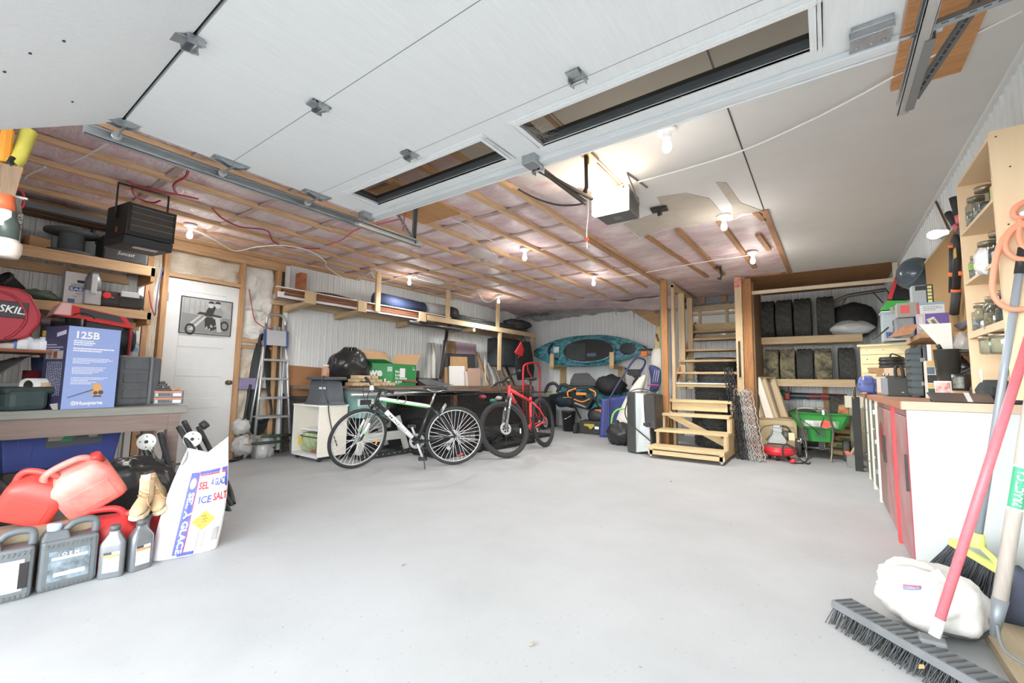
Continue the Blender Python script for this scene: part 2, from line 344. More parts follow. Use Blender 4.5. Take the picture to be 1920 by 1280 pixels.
ST('ceiling_board',MB().b2((-.86,7.15,ZC-.03),(XR,YB,ZC+.0)),M('7a5230',.85,var=.75,h2='c08a55',sc=9,grain='x',stretch=3))
# ================================================================ OVERHEAD DOOR, TRACKS, OPENER, LAMPS, CABLES
DOORM=M('eceeee',.5,var=.06,sc=6,grain='y',bump=.25,bsc=60,stretch=14)
DX0,DX1,DZ=-2.82,.26,2.25
gd=T('garage_door','open white sectional overhead door with two long windows','garage door',(-1.28,1,DZ))
TH=.045
# section bent down towards the opening
d1=V((0,-.857,-.515)); a=V((0,.506,DZ+.004)); n1=V((0,-.515,.857))*TH
b=MB(); q=[a,a+d1*.56]
b.hexa([V((DX0,0,0))+q[1],V((DX1,0,0))+q[1],V((DX1,0,0))+q[0],V((DX0,0,0))+q[0]]+[p+n1 for p in(V((DX0,0,0))+q[1],V((DX1,0,0))+q[1],V((DX1,0,0))+q[0],V((DX0,0,0))+q[0])])
part('panel',b,DOORM,gd,bev=.003)
for y0,y1 in((.517,.999),(1.001,1.527)): part('panel',MB().b2((DX0,y0,DZ),(DX1,y1,DZ+TH)),DOORM,gd,bev=.0015)
part('gap_dark_bar',MB().b2((DX0+.01,.495,DZ+.022),(DX1-.01,.53,DZ+.05)),M('0c0c0c',.9),gd)  # near-black bar standing in for the darkness of the open gap
WX=[(-2.555,-1.405),(-1.165,.0)]; WY=(1.635,1.865)
b=MB()
b.b2((DX0,1.529,DZ),(DX1,WY[0],DZ+TH)); b.b2((DX0,WY[1],DZ),(DX1,1.985,DZ+TH))
for x0,x1 in((DX0,WX[0][0]),(WX[0][1],WX[1][0]),(WX[1][1],DX1)): b.b2((x0,WY[0],DZ),(x1,WY[1],DZ+TH))
part('panel',b,DOORM,gd)
for x0,x1 in WX:
    b=MB()
    for k,(o,h) in enumerate(((.038,.009),(.022,.014))):
        for lo,hi in (((x0-o,WY[0]-o),(x1+o,WY[0])),((x0-o,WY[1]),(x1+o,WY[1]+o)),((x0-o,WY[0]),(x0,WY[1])),((x1,WY[0]),(x1+o,WY[1]))): b.b2(lo+(DZ-h,),hi+(DZ+.001*k,))
    fr=part('window',b,DOORM,gd,bev=.002)
    part('spacer',MB().b2((x0,WY[1]-.022,DZ+.004),(x1,WY[1],DZ+.05)).b2((x0,WY[0],DZ+.012),(x1,WY[0]+.004,DZ+.05)).b2((x0,WY[0],DZ+.004),(x0+.006,WY[1],DZ+.05)),M('55595c',.4,.5),fr)
    part('pane',MB().b2((x0,WY[0],DZ+.028),(x1,WY[1],DZ+.032)),glass('dad5cd',.08,.05),fr)
# cobweb in the corner of the large window
b=MB()
for i in range(46):
    p=V((WX[1][0]+rnd(0,.02),rnd(WY[0],WY[1]),DZ+rnd(-.002,.02))); q=V((WX[1][0]+rnd(.0,.13),WY[1]-rnd(0,.16),DZ+rnd(0,.02))); b.tube([p,(p+q)/2+V((0,0,rnd(-.012,0))),q],.0006,3,cap=False)
part('cobweb',b,M('9c958c',.9),gd,kind='stuff')
# top rail
part('stiffener_rail',MB().b2((DX0,1.955,DZ-.03),(DX1,1.99,DZ)).b2((DX0,1.99,DZ-.022),(DX1,2.02,DZ+.02)).b2((DX0,2.02,DZ-.03),(DX1,2.03,DZ-.02)),M('dfe3e5',.35,.15),gd,bev=.003)
part('seam_line',MB().b2((DX0,1.5262,DZ-.0006),(DX1,1.5288,DZ+.002)).b2((DX0,.9985,DZ-.0006),(DX1,1.0015,DZ+.002)),M('8d9194',.8),gd)
def hinge(c,s=1,ang=0):
    b=MB(Matrix.Translation(c)@Matrix.Rotation(ang,4,'X'))
    b.b2((-.032*s,-.045*s,-.003),(.032*s,.045*s,0)); b.b2((-.032*s,-.02*s,-.03*s),(-.027*s,.03*s,0)); b.b2((.027*s,-.02*s,-.03*s),(.032*s,.03*s,0))
    b.cyl((-.036*s,.012*s,-.022*s),(.036*s,.012*s,-.022*s),.008*s,n=10); b.b2((-.026*s,-.05*s,-.014*s),(.026*s,-.012*s,-.010*s))
    for x in(-.018,.018):
        for y in(-.033,.035): b.cyl((x*s,y*s,-.008),(x*s,y*s,0),.006*s,n=6)
    part('hinge',b,STEEL,gd,bev=.001)
hinge(V((-1.866,.505,DZ-.002)),1.15,rad(12)); hinge(V((-1.843,1.0,DZ))); hinge(V((-1.83,1.527,DZ))); hinge(V((-.779,1.50,DZ)))
def endhinge(x,y,s,ang=0):
    sg=1 if s else -1
    b=MB(Matrix.Translation((x,y,DZ-.002))@Matrix.Rotation(ang,4,'X'))
    b.prism([(0,-.10,-.002),(0,-.02,-.03),(0,.03,-.03),(0,.09,-.002)],(.004,0,0)); b.prism([(.045,-.10,-.002),(.045,-.02,-.03),(.045,.03,-.03),(.045,.09,-.002)],(.004,0,0))
    b.b2((-.005,-.1,-.004),(.055,.09,0)); b.cyl((-.1 if not s else .0,.0,-.03),(.06 if not s else .16,.0,-.03),.007,n=10)
    for y_ in(-.07,.06): b.cyl((.02,y_,-.01),(.02,y_,0),.008,n=6)
    e_=part('roller_hinge',b,STEEL,gd,bev=.001)
    xx=-.11 if not s else .14
    part('roller',MB(Matrix.Translation((x,y,DZ-.002))@Matrix.Rotation(ang,4,'X')).cyl((xx,0,-.03),(xx+.02,0,-.03),.021,n=18),M('c9cccd',.4,.5),e_)
endhinge(DX0+.02,.512,0,rad(10)); endhinge(DX0+.02,1.0,0); endhinge(DX0+.02,1.53,0)
b=MB(); b.b2((DX0+.0,1.88,DZ-.045),(DX0+.07,1.98,DZ)); b.b2((DX0+.01,1.9,DZ-.06),(DX0+.015,1.96,DZ-.03)); b.cyl((DX0-.1,1.93,DZ-.048),(DX0+.07,1.93,DZ-.048),.007,n=10); b.cyl((DX0-.1,1.93,DZ-.048),(DX0-.08,1.93,DZ-.048),.022,n=18); part('top_bracket',b,STEEL,gd,bev=.002)
b=MB(); b.b2((.12,1.83,DZ-.02),(.235,1.975,DZ+.0)); b.b2((.115,1.86,DZ-.03),(.24,1.865,DZ)); b.cyl((.1,1.965,DZ-.02),(.375,1.965,DZ-.02),.008,n=10); b.cyl((.345,1.965,DZ-.02),(.37,1.965,DZ-.02),.02,n=16)
for x in(.14,.18,.215):
    for y in(1.88,1.93): b.cyl((x,y,DZ-.026),(x,y,DZ-.01),.007,n=6)
part('top_bracket',b,STEEL,gd,bev=.002)
b=MB(); b.b2((-1.33,1.9,DZ-.05),(-1.25,1.985,DZ)); b.b2((-1.32,1.985,DZ-.07),(-1.315,2.03,DZ)); b.b2((-1.265,1.985,DZ-.07),(-1.26,2.03,DZ)); b.cyl((-1.33,2.01,DZ-.05),(-1.25,2.01,DZ-.05),.008,n=8); part('arm_bracket',b,STEEL,gd,bev=.003)
for u,v in((82,65),(35,75),(82,180)): pass
b=MB()
for x,y in((-1.95,.2),(-2.05,.14),(-2.5,.3),(-2.2,.1)):
    t=(y-a.y)/d1.y; p=a+d1*t; b.ball((x,p.y,p.z-.001),.005,8)
part('screw_head',b,M('3a3a3a',.6),gd)
# ---- horizontal tracks
GAL=M('c6cbce',.4,.75,var=.15,sc=6)
def track(x,s,y0,y1,z,label):
    t=T('door_track',label,'track',(x,y1,z))
    h=.03
    b=MB(); b.b2((x-.002,y0,z-h),(x+.002,y1,z+h)); b.b2((x,y0,z-h),(x+s*.035,y1,z-h+.003)); b.b2((x,y0,z+h-.003),(x+s*.035,y1,z+h)); b.b2((x+s*.032,y0,z-h),(x+s*.035,y1,z-h+.014)); b.b2((x+s*.032,y0,z+h-.012),(x+s*.035,y1,z+h))
    part('channel',b,GAL,t); return t
tl=track(-2.95,1,.40,2.60,2.215,'galvanised overhead door track hanging on the left side of the white door')
def angle(p,q,t,name='hanger_bar',w=.034,up=None,holes=14):
    p=V(p);q=V(q); b=MB(); d,s_,u_=basis(q-p,up)
    b.bar(p,q,w,.003,up=up); b.bar(p+s_*w/2-u_*w*.4,q+s_*w/2-u_*w*.4,.003,w*.8,up=up)
    h=part(name,b,M('8f9599',.45,.75),t)
    c=MB()
    for i in range(holes):
        f=(i+.5)/holes; m_=p+(q-p)*f
        for k in(1,-1): c.bar(m_-d*.009+u_*.0021*k,m_+d*.009+u_*.0021*k,.009,.0012,up=up)
    part('punched_hole',c,M('4c4a48',.9),h)
angle((-2.955,2.56,2.19),(-2.955,2.57,ZC-.02),tl,up=(0,1,0)); angle((-2.955,2.55,2.24),(-2.955,2.22,ZC-.05),tl,up=(1,0,0))
tr=track(.335,-1,1.2,2.45,2.215,'galvanised overhead door track held by punched angle bars under the plywood')
angle((.32,1.92,2.21),(.78,1.93,2.25),tr,up=(0,.5,1)); angle((.345,2.36,2.2),(.56,2.36,ZC-.06),tr,up=(0,1,0),holes=16); angle((.35,1.95,2.2),(.35,2.42,2.2),tr,up=(1,0,0),holes=6)
S('plywood_board',MB().b2((.335,1.0,ZC-.06),(.37,2.89,ZC-.031)).b2((.37,1.0,ZC-.05),(.6,2.91,ZC-.031)),wood('x','d49a63',.3),'orange plywood board screwed to the ceiling above the door track','board')
# ---- opener
op=T('garage_door_opener','lit garage door opener hanging from the drywall ceiling','door opener',(-1.28,3.2,ZC-.03))
f=[P(1107,359,Y=3.1),P(1174,345,Y=3.1),P(1175,391,Y=3.1),P(1110,402,Y=3.1)]
x0=(f[0].x+f[3].x)/2;x1=(f[1].x+f[2].x)/2;z1=(f[0].z+f[1].z)/2;z0=(f[2].z+f[3].z)/2
LENS=M('fff1d8',.4,emit=7)
part('lamp_lens',MB().b2((x0,3.1,z0),(x1,3.165,z1)),LENS,op,bev=.012)
hs=part('motor_housing',MB().b2((x0+.005,3.165,z0+.008),(x1-.004,3.40,z1-.005)),M('5b5a58',.5),op,bev=.01)
part('label_plate',MB().b2((x0+.12,3.25,z0+.0065),(x0+.18,3.32,z0+.0085)),M('7d7a76',.5),hs)
part('button',MB().b2((x1-.03,3.094,z1-.035),(x1-.015,3.101,z1-.015)),M('6a5a4a',.6),op)
RM=M('a9825c',.45,.6)
b=MB(); b.b2((-1.292,.05,z1+.03),(-1.268,3.3,z1+.06)); b.b2((-1.25,2.0,z1+.035),(-1.243,3.2,z1+.05)); b.b2((-1.3,2.5,z1+.02),(-1.235,2.72,z1+.075)); b.cyl((-1.28,2.62,z1-.03),(-1.28,2.62,z1+.04),.014,n=10); b.b2((-1.31,2.46,z1+.02),(-1.29,2.62,z1+.06)); part('rail',b,RM,op,bev=.003)
ARM=M('3b2e26',.5,.3)
b=MB(); b.tube([(-1.29,2.01,DZ-.045),(-1.275,2.3,DZ-.025),(-1.262,2.66,DZ+.01)],.013,8); b.b2((-1.29,2.04,DZ-.05),(-1.275,2.6,DZ-.02)); b.tube([(-1.28,2.6,z1+.03),(-1.275,2.6,DZ+.07),(-1.27,2.56,DZ+.02)],.014,8); part('door_arm',b,ARM,op)
b=MB(); st=(x1+.012,3.32,z1+.02); b.bar((x1+.02,3.33,z0+.1),(x1+.035,3.02,ZC-.03),.03,.003,up=(1,0,0)); b.bar((x1+.035,3.02,ZC-.035),(x1+.08,3.35,ZC-.035),.012,.01); part('support_strap',b,M('8e8880',.4,.7),op); part('support_strap',MB().bar((x0-.015,3.33,z0+.1),(x0-.03,3.05,ZC-.03),.03,.003,up=(1,0,0)),M('8e8880',.4,.7),op)
b=MB(); ct=P(1101,345,Y=2.6); cb=P(1101,466,Y=2.6); b.tube(curve([ct,ct+V((.006,0,-.2)),ct+V((-.004,0,-.33)),cb],5),.004,6); rope=part('pull_cord',b,M('e8d8cc',.8),op)
h=P(1100,449,Y=2.6); part('pull_handle',MB().b2(h-V((.014,.006,.012)),h+V((.014,.006,.012))),M('e05a48',.4),rope,bev=.003)
part('loop_wire',MB().tube(curve([(x0+.12,3.3,z1),(x0+.1,3.28,z1+.05),(x0+.15,3.25,z1+.07),(x0+.2,3.25,z1+.04),(x0+.19,3.28,z1)],5),.003,6),M('f0c9ae',.6),op)
ld=bpy.data.lights.new('opener_lamp','AREA'); ld.energy=4.5; ld.color=(1,.78,.55); ld.size=x1-x0; ld.shape='RECTANGLE'; ld.size_y=z1-z0; lo=bpy.data.objects.new('opener_lamp',ld); COL.objects.link(lo); lo.location=((x0+x1)/2,3.094,(z0+z1)/2); lo.rotation_euler=(rad(-100),0,0)
# ---- bare bulbs
def lamp(p,label,pw):
    p=V(p); t=T('ceiling_lamp',label,'lamp',(p.x,p.y,ZC-.035),group=None,local=True)
    part('socket_base',MB().lathe([(.0,0),(.062,0),(.06,-.012),(.05,-.02),(.034,-.024),(.026,-.045),(.022,-.05),(0,-.05)],n=24),M('f2f1ee',.4),t)
    part('light_bulb',MB().lathe([(.0,-.05),(.016,-.05),(.018,-.065),(.028,-.095),(.03,-.112),(.026,-.13),(.015,-.142),(0,-.146)],n=20),M('f6f4ef',.3,emit=BULBE),t)
    sd=bpy.data.lights.new('fill_spot','SPOT'); sd.energy=pw; sd.spot_size=rad(165); sd.spot_blend=.6; sd.color=(1,.985,.955); sd.shadow_soft_size=.08; o=bpy.data.objects.new('fill_spot',sd); COL.objects.link(o); o.parent=t; o.location=(0,0,-.2)  # added downward fill below an unlit bulb, brightens the room
    s2=bpy.data.lights.new('fill_point','POINT'); s2.energy=1.2 if pw==10 else 3.6; s2.color=(1,.97,.92); s2.shadow_soft_size=.12; o=bpy.data.objects.new('fill_point',s2); COL.objects.link(o); o.parent=t; o.location=(0,0,-.28)  # second added fill, lifts the ceiling around the unlit bulb
    return t
BULBE=.8  # slight glow put on bulbs that are not lit
L=['bare white bulb in a porcelain socket on the drywall near the open door','bare white bulb in a socket beside the black heater','bare white bulb under a thin white strip light above the lumber rack','bare bulb in a socket between two ceiling strips right of centre','bare bulb on the pink ceiling in front of the kayak wall','bare bulb hanging near the far end of the lumber rack','bare bulb at the torn edge of the drywall by a wooden strip','bare bulb above the wooden stair posts']
for pw,l,(u,v) in zip((10,14,23,17,36,38,26,64),L,((1250,247),(357,424),(768,518),(984,468),(1113,519),(935,555),(1357,406),(1411,474))): 
    p=P(u,v,Z=ZC-.045); lamp(p,l,pw)
# blank junction box, black mounting plate
c=P(1236,393,Z=ZC-.05); S('ceiling_mount',MB().box(c,(.14,.1,.016),rz=.1).box(c+V((.01,-.02,-.03)),(.03,.05,.05)).cyl(c+V((.01,-.01,-.02)),c+V((.01,-.05,-.07)),.012),M('14140f',.5),'small black bracket plate on the torn drywall behind the opener','bracket',bev=.003)
c=P(800,521,Z=ZC-.05); S('ceiling_strip_light',MB().b2(c+V((-.05,-.25,-.03)),c+V((.02,.35,.0))).b2(c+V((-.035,-.2,-.045)),c+V((.005,.3,-.03))),M('eceae6',.4),'short white strip light fixed to the pink ceiling over the lumber rack','lamp',bev=.006)
# ---- loose cables under the ceiling
def cable(pts,r,h,label,z=ZC-.055,k=5,name='cable',cat='cable'):
    S(name,MB().tube(curve([P(u,v,Z=zz if zz else z) for u,v,zz in [(p+(None,))[:3] for p in pts]],k),r,6),M(h,.6),label,cat)
cable([(1196,341),(1300,312),(1395,281),(1500,235),(1600,185),(1700,130),(1800,78,2.56),(1918,20,2.57)],.006,'f1ece6','long white cable running over the drywall from the opener to the front')
cable([(972,355),(1005,372),(1045,384),(1080,384),(1096,380,2.4)],.008,'25201f','black cable drooping between a ceiling strip and the opener')
cable([(1115,519),(1180,516),(1240,505),(1300,494),(1350,486),(1405,478)],.007,'efe9e6','white cable strung across the pink ceiling between two bulbs')
cable([(340,305),(352,318),(347,332),(330,342),(326,352),(330,362)],.01,'a8233b','short red cable loop through a ceiling strip above the heater')
cable([(238,340),(268,352),(300,358),(340,366),(372,373)],.008,'b52a40','red cable lying along the ceiling strip above the heater')
cable([(248,352),(253,366),(268,376),(288,380),(300,376)],.008,'a8233b','red cable hanging behind the heater bracket')
cable([(398,390),(415,408),(450,425),(500,432),(512,452),(540,463),(600,466)],.008,'a93246','thin red cable crossing several ceiling strips left of the door track')
cable([(610,460),(640,450),(665,432),(690,425),(720,418),(752,410)],.008,'d46a80','pinkish red cable crossing strips below the end of the track')
cable([(762,395),(758,410),(756,432)],.006,'c24a60','short red cable end hanging by the track hanger')
cable([(360,428),(400,448),(440,470),(480,463),(530,460),(580,470),(610,490),(612,500),(640,518),(668,524),(700,508),(705,507)],.008,'f2eeea','white cable draped from the heater bulb to the lumber rack post',z=2.53)
cable([(695,508),(704,522),(722,528),(745,520),(768,516)],.006,'f2eeea','white cable running into the strip light bulb',z=2.53)
cable([(876,555),(888,556),(896,548),(905,562),(918,566),(935,554)],.007,'f2eeea','white cable looped towards the bulb at the end of the lumber rack',z=2.53)
cable([(46,334),(52,328),(70,320),(85,313)],.008,'efecec','short white cable on the pink ceiling at the far left')
cable([(130,305),(165,290),(200,270),(225,258)],.006,'efecec','thin white cable slanting over strips near the bent door section')
cable([(845,412),(875,422),(900,440),(930,455)],.005,'e6dcda','thin white wire on the plastic right of the track end')
# hook above the stairs, red marks near the post
c=P(1350,507,Z=2.5); S('ceiling_hook',MB().b2(c+V((-.06,-.02,.03)),c+V((.02,.02,.06))).tube([c+V((0,0,.04)),c+V((.02,0,-.06)),c+V((.0,0,-.12)),c+V((-.03,0,-.1))],.014,8),M('1b1b1b',.5),'black hook hanging from the ceiling above the wooden stairs','hook')
# loose end of clear plastic hanging mid ceiling
def drape(a,b_,c_,d_,nu,nv,amp,seed,fr=6):
    a,b_,c_,d_=map(V,(a,b_,c_,d_))
    def f(u,v):
        p=(a*(1-u)+b_*u)*(1-v)+(d_*(1-u)+c_*u)*v
        return p+V((nz(p,fr,seed),nz(p,fr,seed+5),nz(p,fr,seed+9)))*amp
    return MB().grid(f,nu,nv)
PL=M('d5cfcf',.25,alpha=.55,coat=.6)
S('hanging_plastic',drape(P(870,478,Z=2.545),P(912,455,Z=2.545),P(940,492,Z=2.46),P(925,500,Z=2.46),14,14,.02,3),PL,'loose flap of clear plastic hanging from the pink ceiling mid room','plastic sheet')
# ---- heater
ht=T('garage_heater','black ceiling heater with a louvred front hanging by a bracket','heater',(-4.55,1.03,2.0))
# box: front faces +X-ish towards the camera; corners solved from the picture at X=-4.4
F0,F1,F2_,F3=P(242,377,X=-4.42),P(330,407,X=-4.42),P(327,458,X=-4.42),P(235,437,X=-4.42)
dep=V((-.33,-.06,.0))
b=MB(); fr=[F3,F2_,F1,F0]; bk=[p+dep for p in fr]
b.hexa([fr[0],fr[1],bk[1],bk[0],fr[3],fr[2],bk[2],bk[3]]); body=part('body',b,M('17191b',.4,.3,var=.2),ht,bev=.006)
lowL,lowR=F3+V((.0,-.01,-.0)),F2_
b=MB(); z=.065; q0,q1=F3+V((-.02,0,-.002)),F2_+V((-.02,0,-.002)); b.hexa([q0+V((-.03,0,-z)),q1+V((-.03,0,-z)),q1+dep*.95+V((0,0,-z)),q0+dep*.95+V((0,0,-z)),q0,q1,q1+dep*.95,q0+dep*.95]); cb_=part('control_box',b,M('1b1c1e',.4,.3),ht,bev=.005)
ex=(F2_-F3); ez=(F0-F3)
def fp(u,v,o=0): return F3+ex*u+ez*v+V((o,0,0))
b=MB(); 
for lo,hi in(((.02,.04),(.98,.1)),((.02,.9),(.98,.97)),((.02,.04),(.07,.97)),((.93,.04),(.98,.97))): b.hexa([fp(lo[0],lo[1],0),fp(hi[0],lo[1],0),fp(hi[0],lo[1],-.01),fp(lo[0],lo[1],-.01),fp(lo[0],hi[1],.012),fp(hi[0],hi[1],.012),fp(hi[0],hi[1],-.01),fp(lo[0],hi[1],-.01)])
part('front_frame',b,M('131415',.4,.3),ht)
b=MB()
for i in range(60): 
    u=.08+.84*i/59; b.hexa([fp(u,.12,.001),fp(u+.006,.12,.001),fp(u+.006,.12,-.004),fp(u,.12,-.004),fp(u,.9,.001),fp(u+.006,.9,.001),fp(u+.006,.9,-.004),fp(u,.9,-.004)])
part('heating_fins',b,M('6b655f',.5,.5),ht)
b=MB()
for v in(.3,.5,.7,.88): b.bar(fp(.07,v,.012),fp(.93,v,.012),.016,.004,up=(1,0,1))
part('louvre',b,M('8d8a85',.45,.6),ht)
b=MB(); tp=[P(236,340,X=-4.5),P(322,372,X=-4.5)]; yl,yr=F0+dep*.5+V((0,-.012,-.09)),F1+dep*.5+V((0,.012,-.12))
b.bar(yl,V((yl.x,yl.y,ZC-.05)),.035,.006,up=(0,1,0)); b.bar(yr,V((yr.x,yr.y,ZC-.05)),.035,.006,up=(0,1,0)); b.bar(V((yl.x,yl.y-.003,ZC-.052)),V((yr.x,yr.y+.003,ZC-.052)),.035,.006); part('mounting_bracket',b,M('1c1d1f',.4,.5),ht)
kc=F3+dep*.45+ez*.2; part('badge',MB().cyl(kc+V((0,-.004,0)),kc+V((0,.002,0)),.024,n=18),M('a34a3a',.5),ht)
part('knob',MB().cyl(yl+V((0,-.012,0)),yl+V((0,.004,0)),.02,n=12),M('101010',.5),ht)
dn=q0+(q1-q0)*.6+V((-.028,0,-z)); b=MB(); 
q=q0+(q1-q0)*.5+dep*.2+V((0,0,-z-.002)); b.hexa([q+V((0,-.07,0)),q+V((0,.09,0)),q+V((-.07,.09,0)),q+V((-.07,-.07,0)),q+V((0,-.07,.001)),q+V((0,.09,.001)),q+V((-.07,.09,.001)),q+V((-.07,-.07,.001))]); part('rating_plate',b,M('d9dcde',.5),ht)
ql=q0+(q1-q0)*.22+V((-.027,0,-z*.5)); part('pilot_light',MB().cyl(ql,ql+V((.006,0,0)),.008,n=10),M('ff4530',.4,emit=2),ht)
# ================================================================ LEFT SIDE: TABLE, SHELVES AND THEIR LOAD
class Box:
    """an upright carton/case: A to B is its front bottom edge, seen left to right"""
    def __init__(s,A,B,dp,z0,z1):
        s.A=V((A[0],A[1],z0)); B=V((B[0],B[1],z0)); s.ex=(B-s.A).normalized(); s.w=(B-s.A).length; s.n=V((s.ex.y,-s.ex.x,0)); s.dp=dp; s.h=z1-z0; s.ez=V((0,0,1)); s.c=s.A+s.ex*s.w/2-s.n*dp/2
    def p(s,x,y,o=0): return s.A+s.ex*x+s.ez*y+s.n*o
    def blk(s,mb,x0,x1,y0,y1,o0,o1,m=0): return mb.hexa([s.p(x0,y0,o1),s.p(x1,y0,o1),s.p(x1,y0,o0),s.p(x0,y0,o0),s.p(x0,y1,o1),s.p(x1,y1,o1),s.p(x1,y1,o0),s.p(x0,y1,o0)],m)
    def body(s,mb=None,m=0): return s.blk(mb or MB(),0,s.w,0,s.h,-s.dp,0,m)
    def map(s,x=0,y=0,o=.0015): return lambda a,b:s.p(x+a,y+b,o)
    def side(s,x=0,y=0,o=.0015,left=True):  # text on the left end face, read from outside
        return (lambda a,b:s.A-s.n*(s.dp-x-a)+s.ez*(y+b)-s.ex*o) if left else (lambda a,b:s.A+s.ex*(s.w+o)-s.n*(x+a)+s.ez*(y+b))
def carton(name,label,cat,A,B,dp,z0,z1,mat,group=None,bev=.003):
    k=Box(A,B,dp,z0,z1); t=T(name,label,cat,k.c,group=group); k.t=t; k.o=part('body',k.body(),mat,t,bev=bev); return k
def patch(k,name,x0,x1,y0,y1,mat,o=.0012,parent=None,side=None):
    b=MB()
    if side is None: k.blk(b,x0,x1,y0,y1,0,o)
    else:
        f=k.side(0,0,o,side=='L'); g=k.side(0,0,0,side=='L'); b.hexa([f(x0,y0),f(x1,y0),g(x1,y0),g(x0,y0),f(x0,y1),f(x1,y1),g(x1,y1),g(x0,y1)])
    return part(name,b,mat,parent or k.t)
def rules(k,x,y,widths,dy,h,mat,name='small_print'):  # lines of print too small to read
    b=MB()
    for i,w_ in enumerate(widths):
        xx=x
        while xx<x+w_-.002:
            l=min(rnd(.006,.02),x+w_-xx); k.blk(b,xx,xx+l,y-i*dy,y-i*dy+h,0,.0012); xx+=l+.003
    return part(name,b,mat,k.t)
WP=M('f4f5f6',.6); CARD=M('b08a62',.85,var=.12,sc=6); INK=M('22252a',.6); BLU=M('2c4a9a',.5)
TX0,TX1,TY0,TY1,TZ=-5.15,-4.4,-.15,1.40,.745
TBL=M('8f9088',.7,var=.45,h2='6d6a64',sc=5,grain='y'); TBR=M('8b7a72',.7,var=.4,h2='6b5146',sc=5,grain='y')
t=T('work_table','long weathered grey wooden table along the left wall','table',(-4.78,.6,0))
part('tabletop',MB().b2((TX0,TY0,TZ-.06),(TX1,TY1,TZ)),TBL,t,bev=.006)
part('apron',MB().b2((-4.445,TY0,.555),(-4.415,1.31,TZ-.06)).b2((TX0+.05,1.28,.56),(-4.42,1.31,TZ-.06)),TBR,t)
for x,y in((-4.45,1.31),(-5.07,1.31),(-4.45,-.05),(-5.07,-.05)): part('leg',MB().b2((x-.04,y-.04,0),(x+.04,y+.04,TZ-.06)),TBR,t,bev=.004)
# --- leaf blower carton
k=carton('leaf_blower_box','pale blue carton of a leaf blower with white print standing on the table','box',P(113,768,Z=TZ),P(214,763.5,Z=TZ),.27,TZ,1.345,M('93a8dc',.55))
patch(k,'dark_side_panel',.0,.27,.0,.6,M('32365c',.6),side='L')
H,Wd=k.h,k.w
text('125B',k.map(.035,H-.085),WP,k.t,'lettering',.072,bold=.03)
rules(k,.035,H-.108,[.12,.13,.11],.014,.008,WP); rules(k,.035,H-.165,[.25,.17],.016,.009,WP)
rules(k,.04,H-.235,[.22,.24,.2,.1],.011,.004,WP); rules(k,.04,H-.3,[.2,.18,.19,.16,.12],.011,.004,WP); rules(k,.04,H-.375,[.22,.19,.1,.15,.12],.011,.004,WP)
b=MB(); q=[k.p(.03+.145*f,.085+.055*f,.002) for f in(0,.5,1)]; b.tube(q,[.009,.008,.009],8,flat=.3); part('pictured_tube',b,M('6e7178',.6),k.t)
b=MB(); b.prism([k.p(x,y,.001) for x,y in((.17,.1),(.165,.15),(.18,.185),(.2,.19),(.225,.16),(.235,.12),(.225,.09),(.19,.088))],k.n*.002); part('pictured_blower',b,M('e0a868',.6),k.t)
b=MB(); b.cyl(k.p(.19,.115,.002),k.p(.19,.115,.005),.014,n=14); b.cyl(k.p(.222,.118,.002),k.p(.222,.118,.005),.016,n=14); b.prism([k.p(x,y,.003) for x,y in((.178,.085),(.23,.085),(.225,.097),(.18,.097))],k.n*.001); part('pictured_engine',b,M('4b4f58',.6),k.t)
text('Husqvarna',k.map(.085,.03),WP,k.t,'lettering',.036,bold=.035)
b=MB(); b.tube([k.p(.068+.013*cos(a_),.042+.013*sin(a_),.001) for a_ in [2*pi*i/16 for i in range(16)]],.003,5,closed=True,flat=.4); k.blk(b,.062,.065,.034,.05,0,.002); k.blk(b,.071,.074,.034,.05,0,.002); k.blk(b,.062,.074,.041,.044,0,.002); part('crown_mark',b,WP,k.t)
b=MB(); f=k.side(0,0,.003)
for (x0_,x1_,y0_,y1_,c_) in((.03,.24,.36,.42,0),(.06,.1,.365,.415,1),(.12,.17,.365,.415,1)): b.add([f(x0_,y0_),f(x1_,y0_),f(x1_,y1_),f(x0_,y1_)],[(0,1,2,3)],c_)
part('side_picture',b,[M('b9b4b0',.6),M('c8492f',.6)],k.t)
b=MB(); f=k.side(0,0,.0025)
for i in range(9):
    x_=.06+i*.021; y_=.34
    while y_>.1: l=rnd(.006,.02); b.add([f(x_,y_),f(x_+.008,y_),f(x_+.008,y_-l),f(x_,y_-l)],[(0,1,2,3)]); y_-=l+.005
for i,w_ in enumerate((.12,.2,.16)): b.add([f(.03,.46-i*.018),f(.03+w_,.46-i*.018),f(.03+w_,.466-i*.018),f(.03,.466-i*.018)],[(0,1,2,3)])
b.add([f(.14,.52),f(.25,.54),f(.25,.57),f(.14,.55)],[(0,1,2,3)]); part('small_print',b,M('d5daf0',.6),k.t)
# --- grey tool case standing on its side
A,B=P(208,764,Z=TZ),P(291,757,Z=TZ); A=V((-4.62,.985,0)); B=V((-4.78,1.30,0))
k=Box(A,B,.22,TZ,1.155); t=T('tool_case','scuffed dark grey plastic tool case standing upright beside the blue carton','case',k.c)
CASE=M('5f6468',.55,var=.25,sc=7)
b=MB(); k.blk(b,0,k.w*.72,0,k.h,-.22,0); part('body',b,CASE,t,bev=.02)
b=MB(); k.blk(b,k.w*.74,k.w,.01,k.h-.005,-.215,.0); part('lid',b,CASE,t,bev=.02)
b=MB(); k.blk(b,k.w*.7,k.w*.76,.0,k.h+.004,-.21,.012); part('seam_rim',b,M('70757a',.5),t,bev=.006)
b=MB()
for y_ in(.06,.19,.3): k.blk(b,.03,k.w*.66,y_,y_+.07,0,.008)
part('raised_panel',b,CASE,t,bev=.012); b=MB(); k.blk(b,k.w-.002,k.w+.02,.16,.28,-.15,-.06); part('handle',b,M('2c2e31',.5),t,bev=.008)
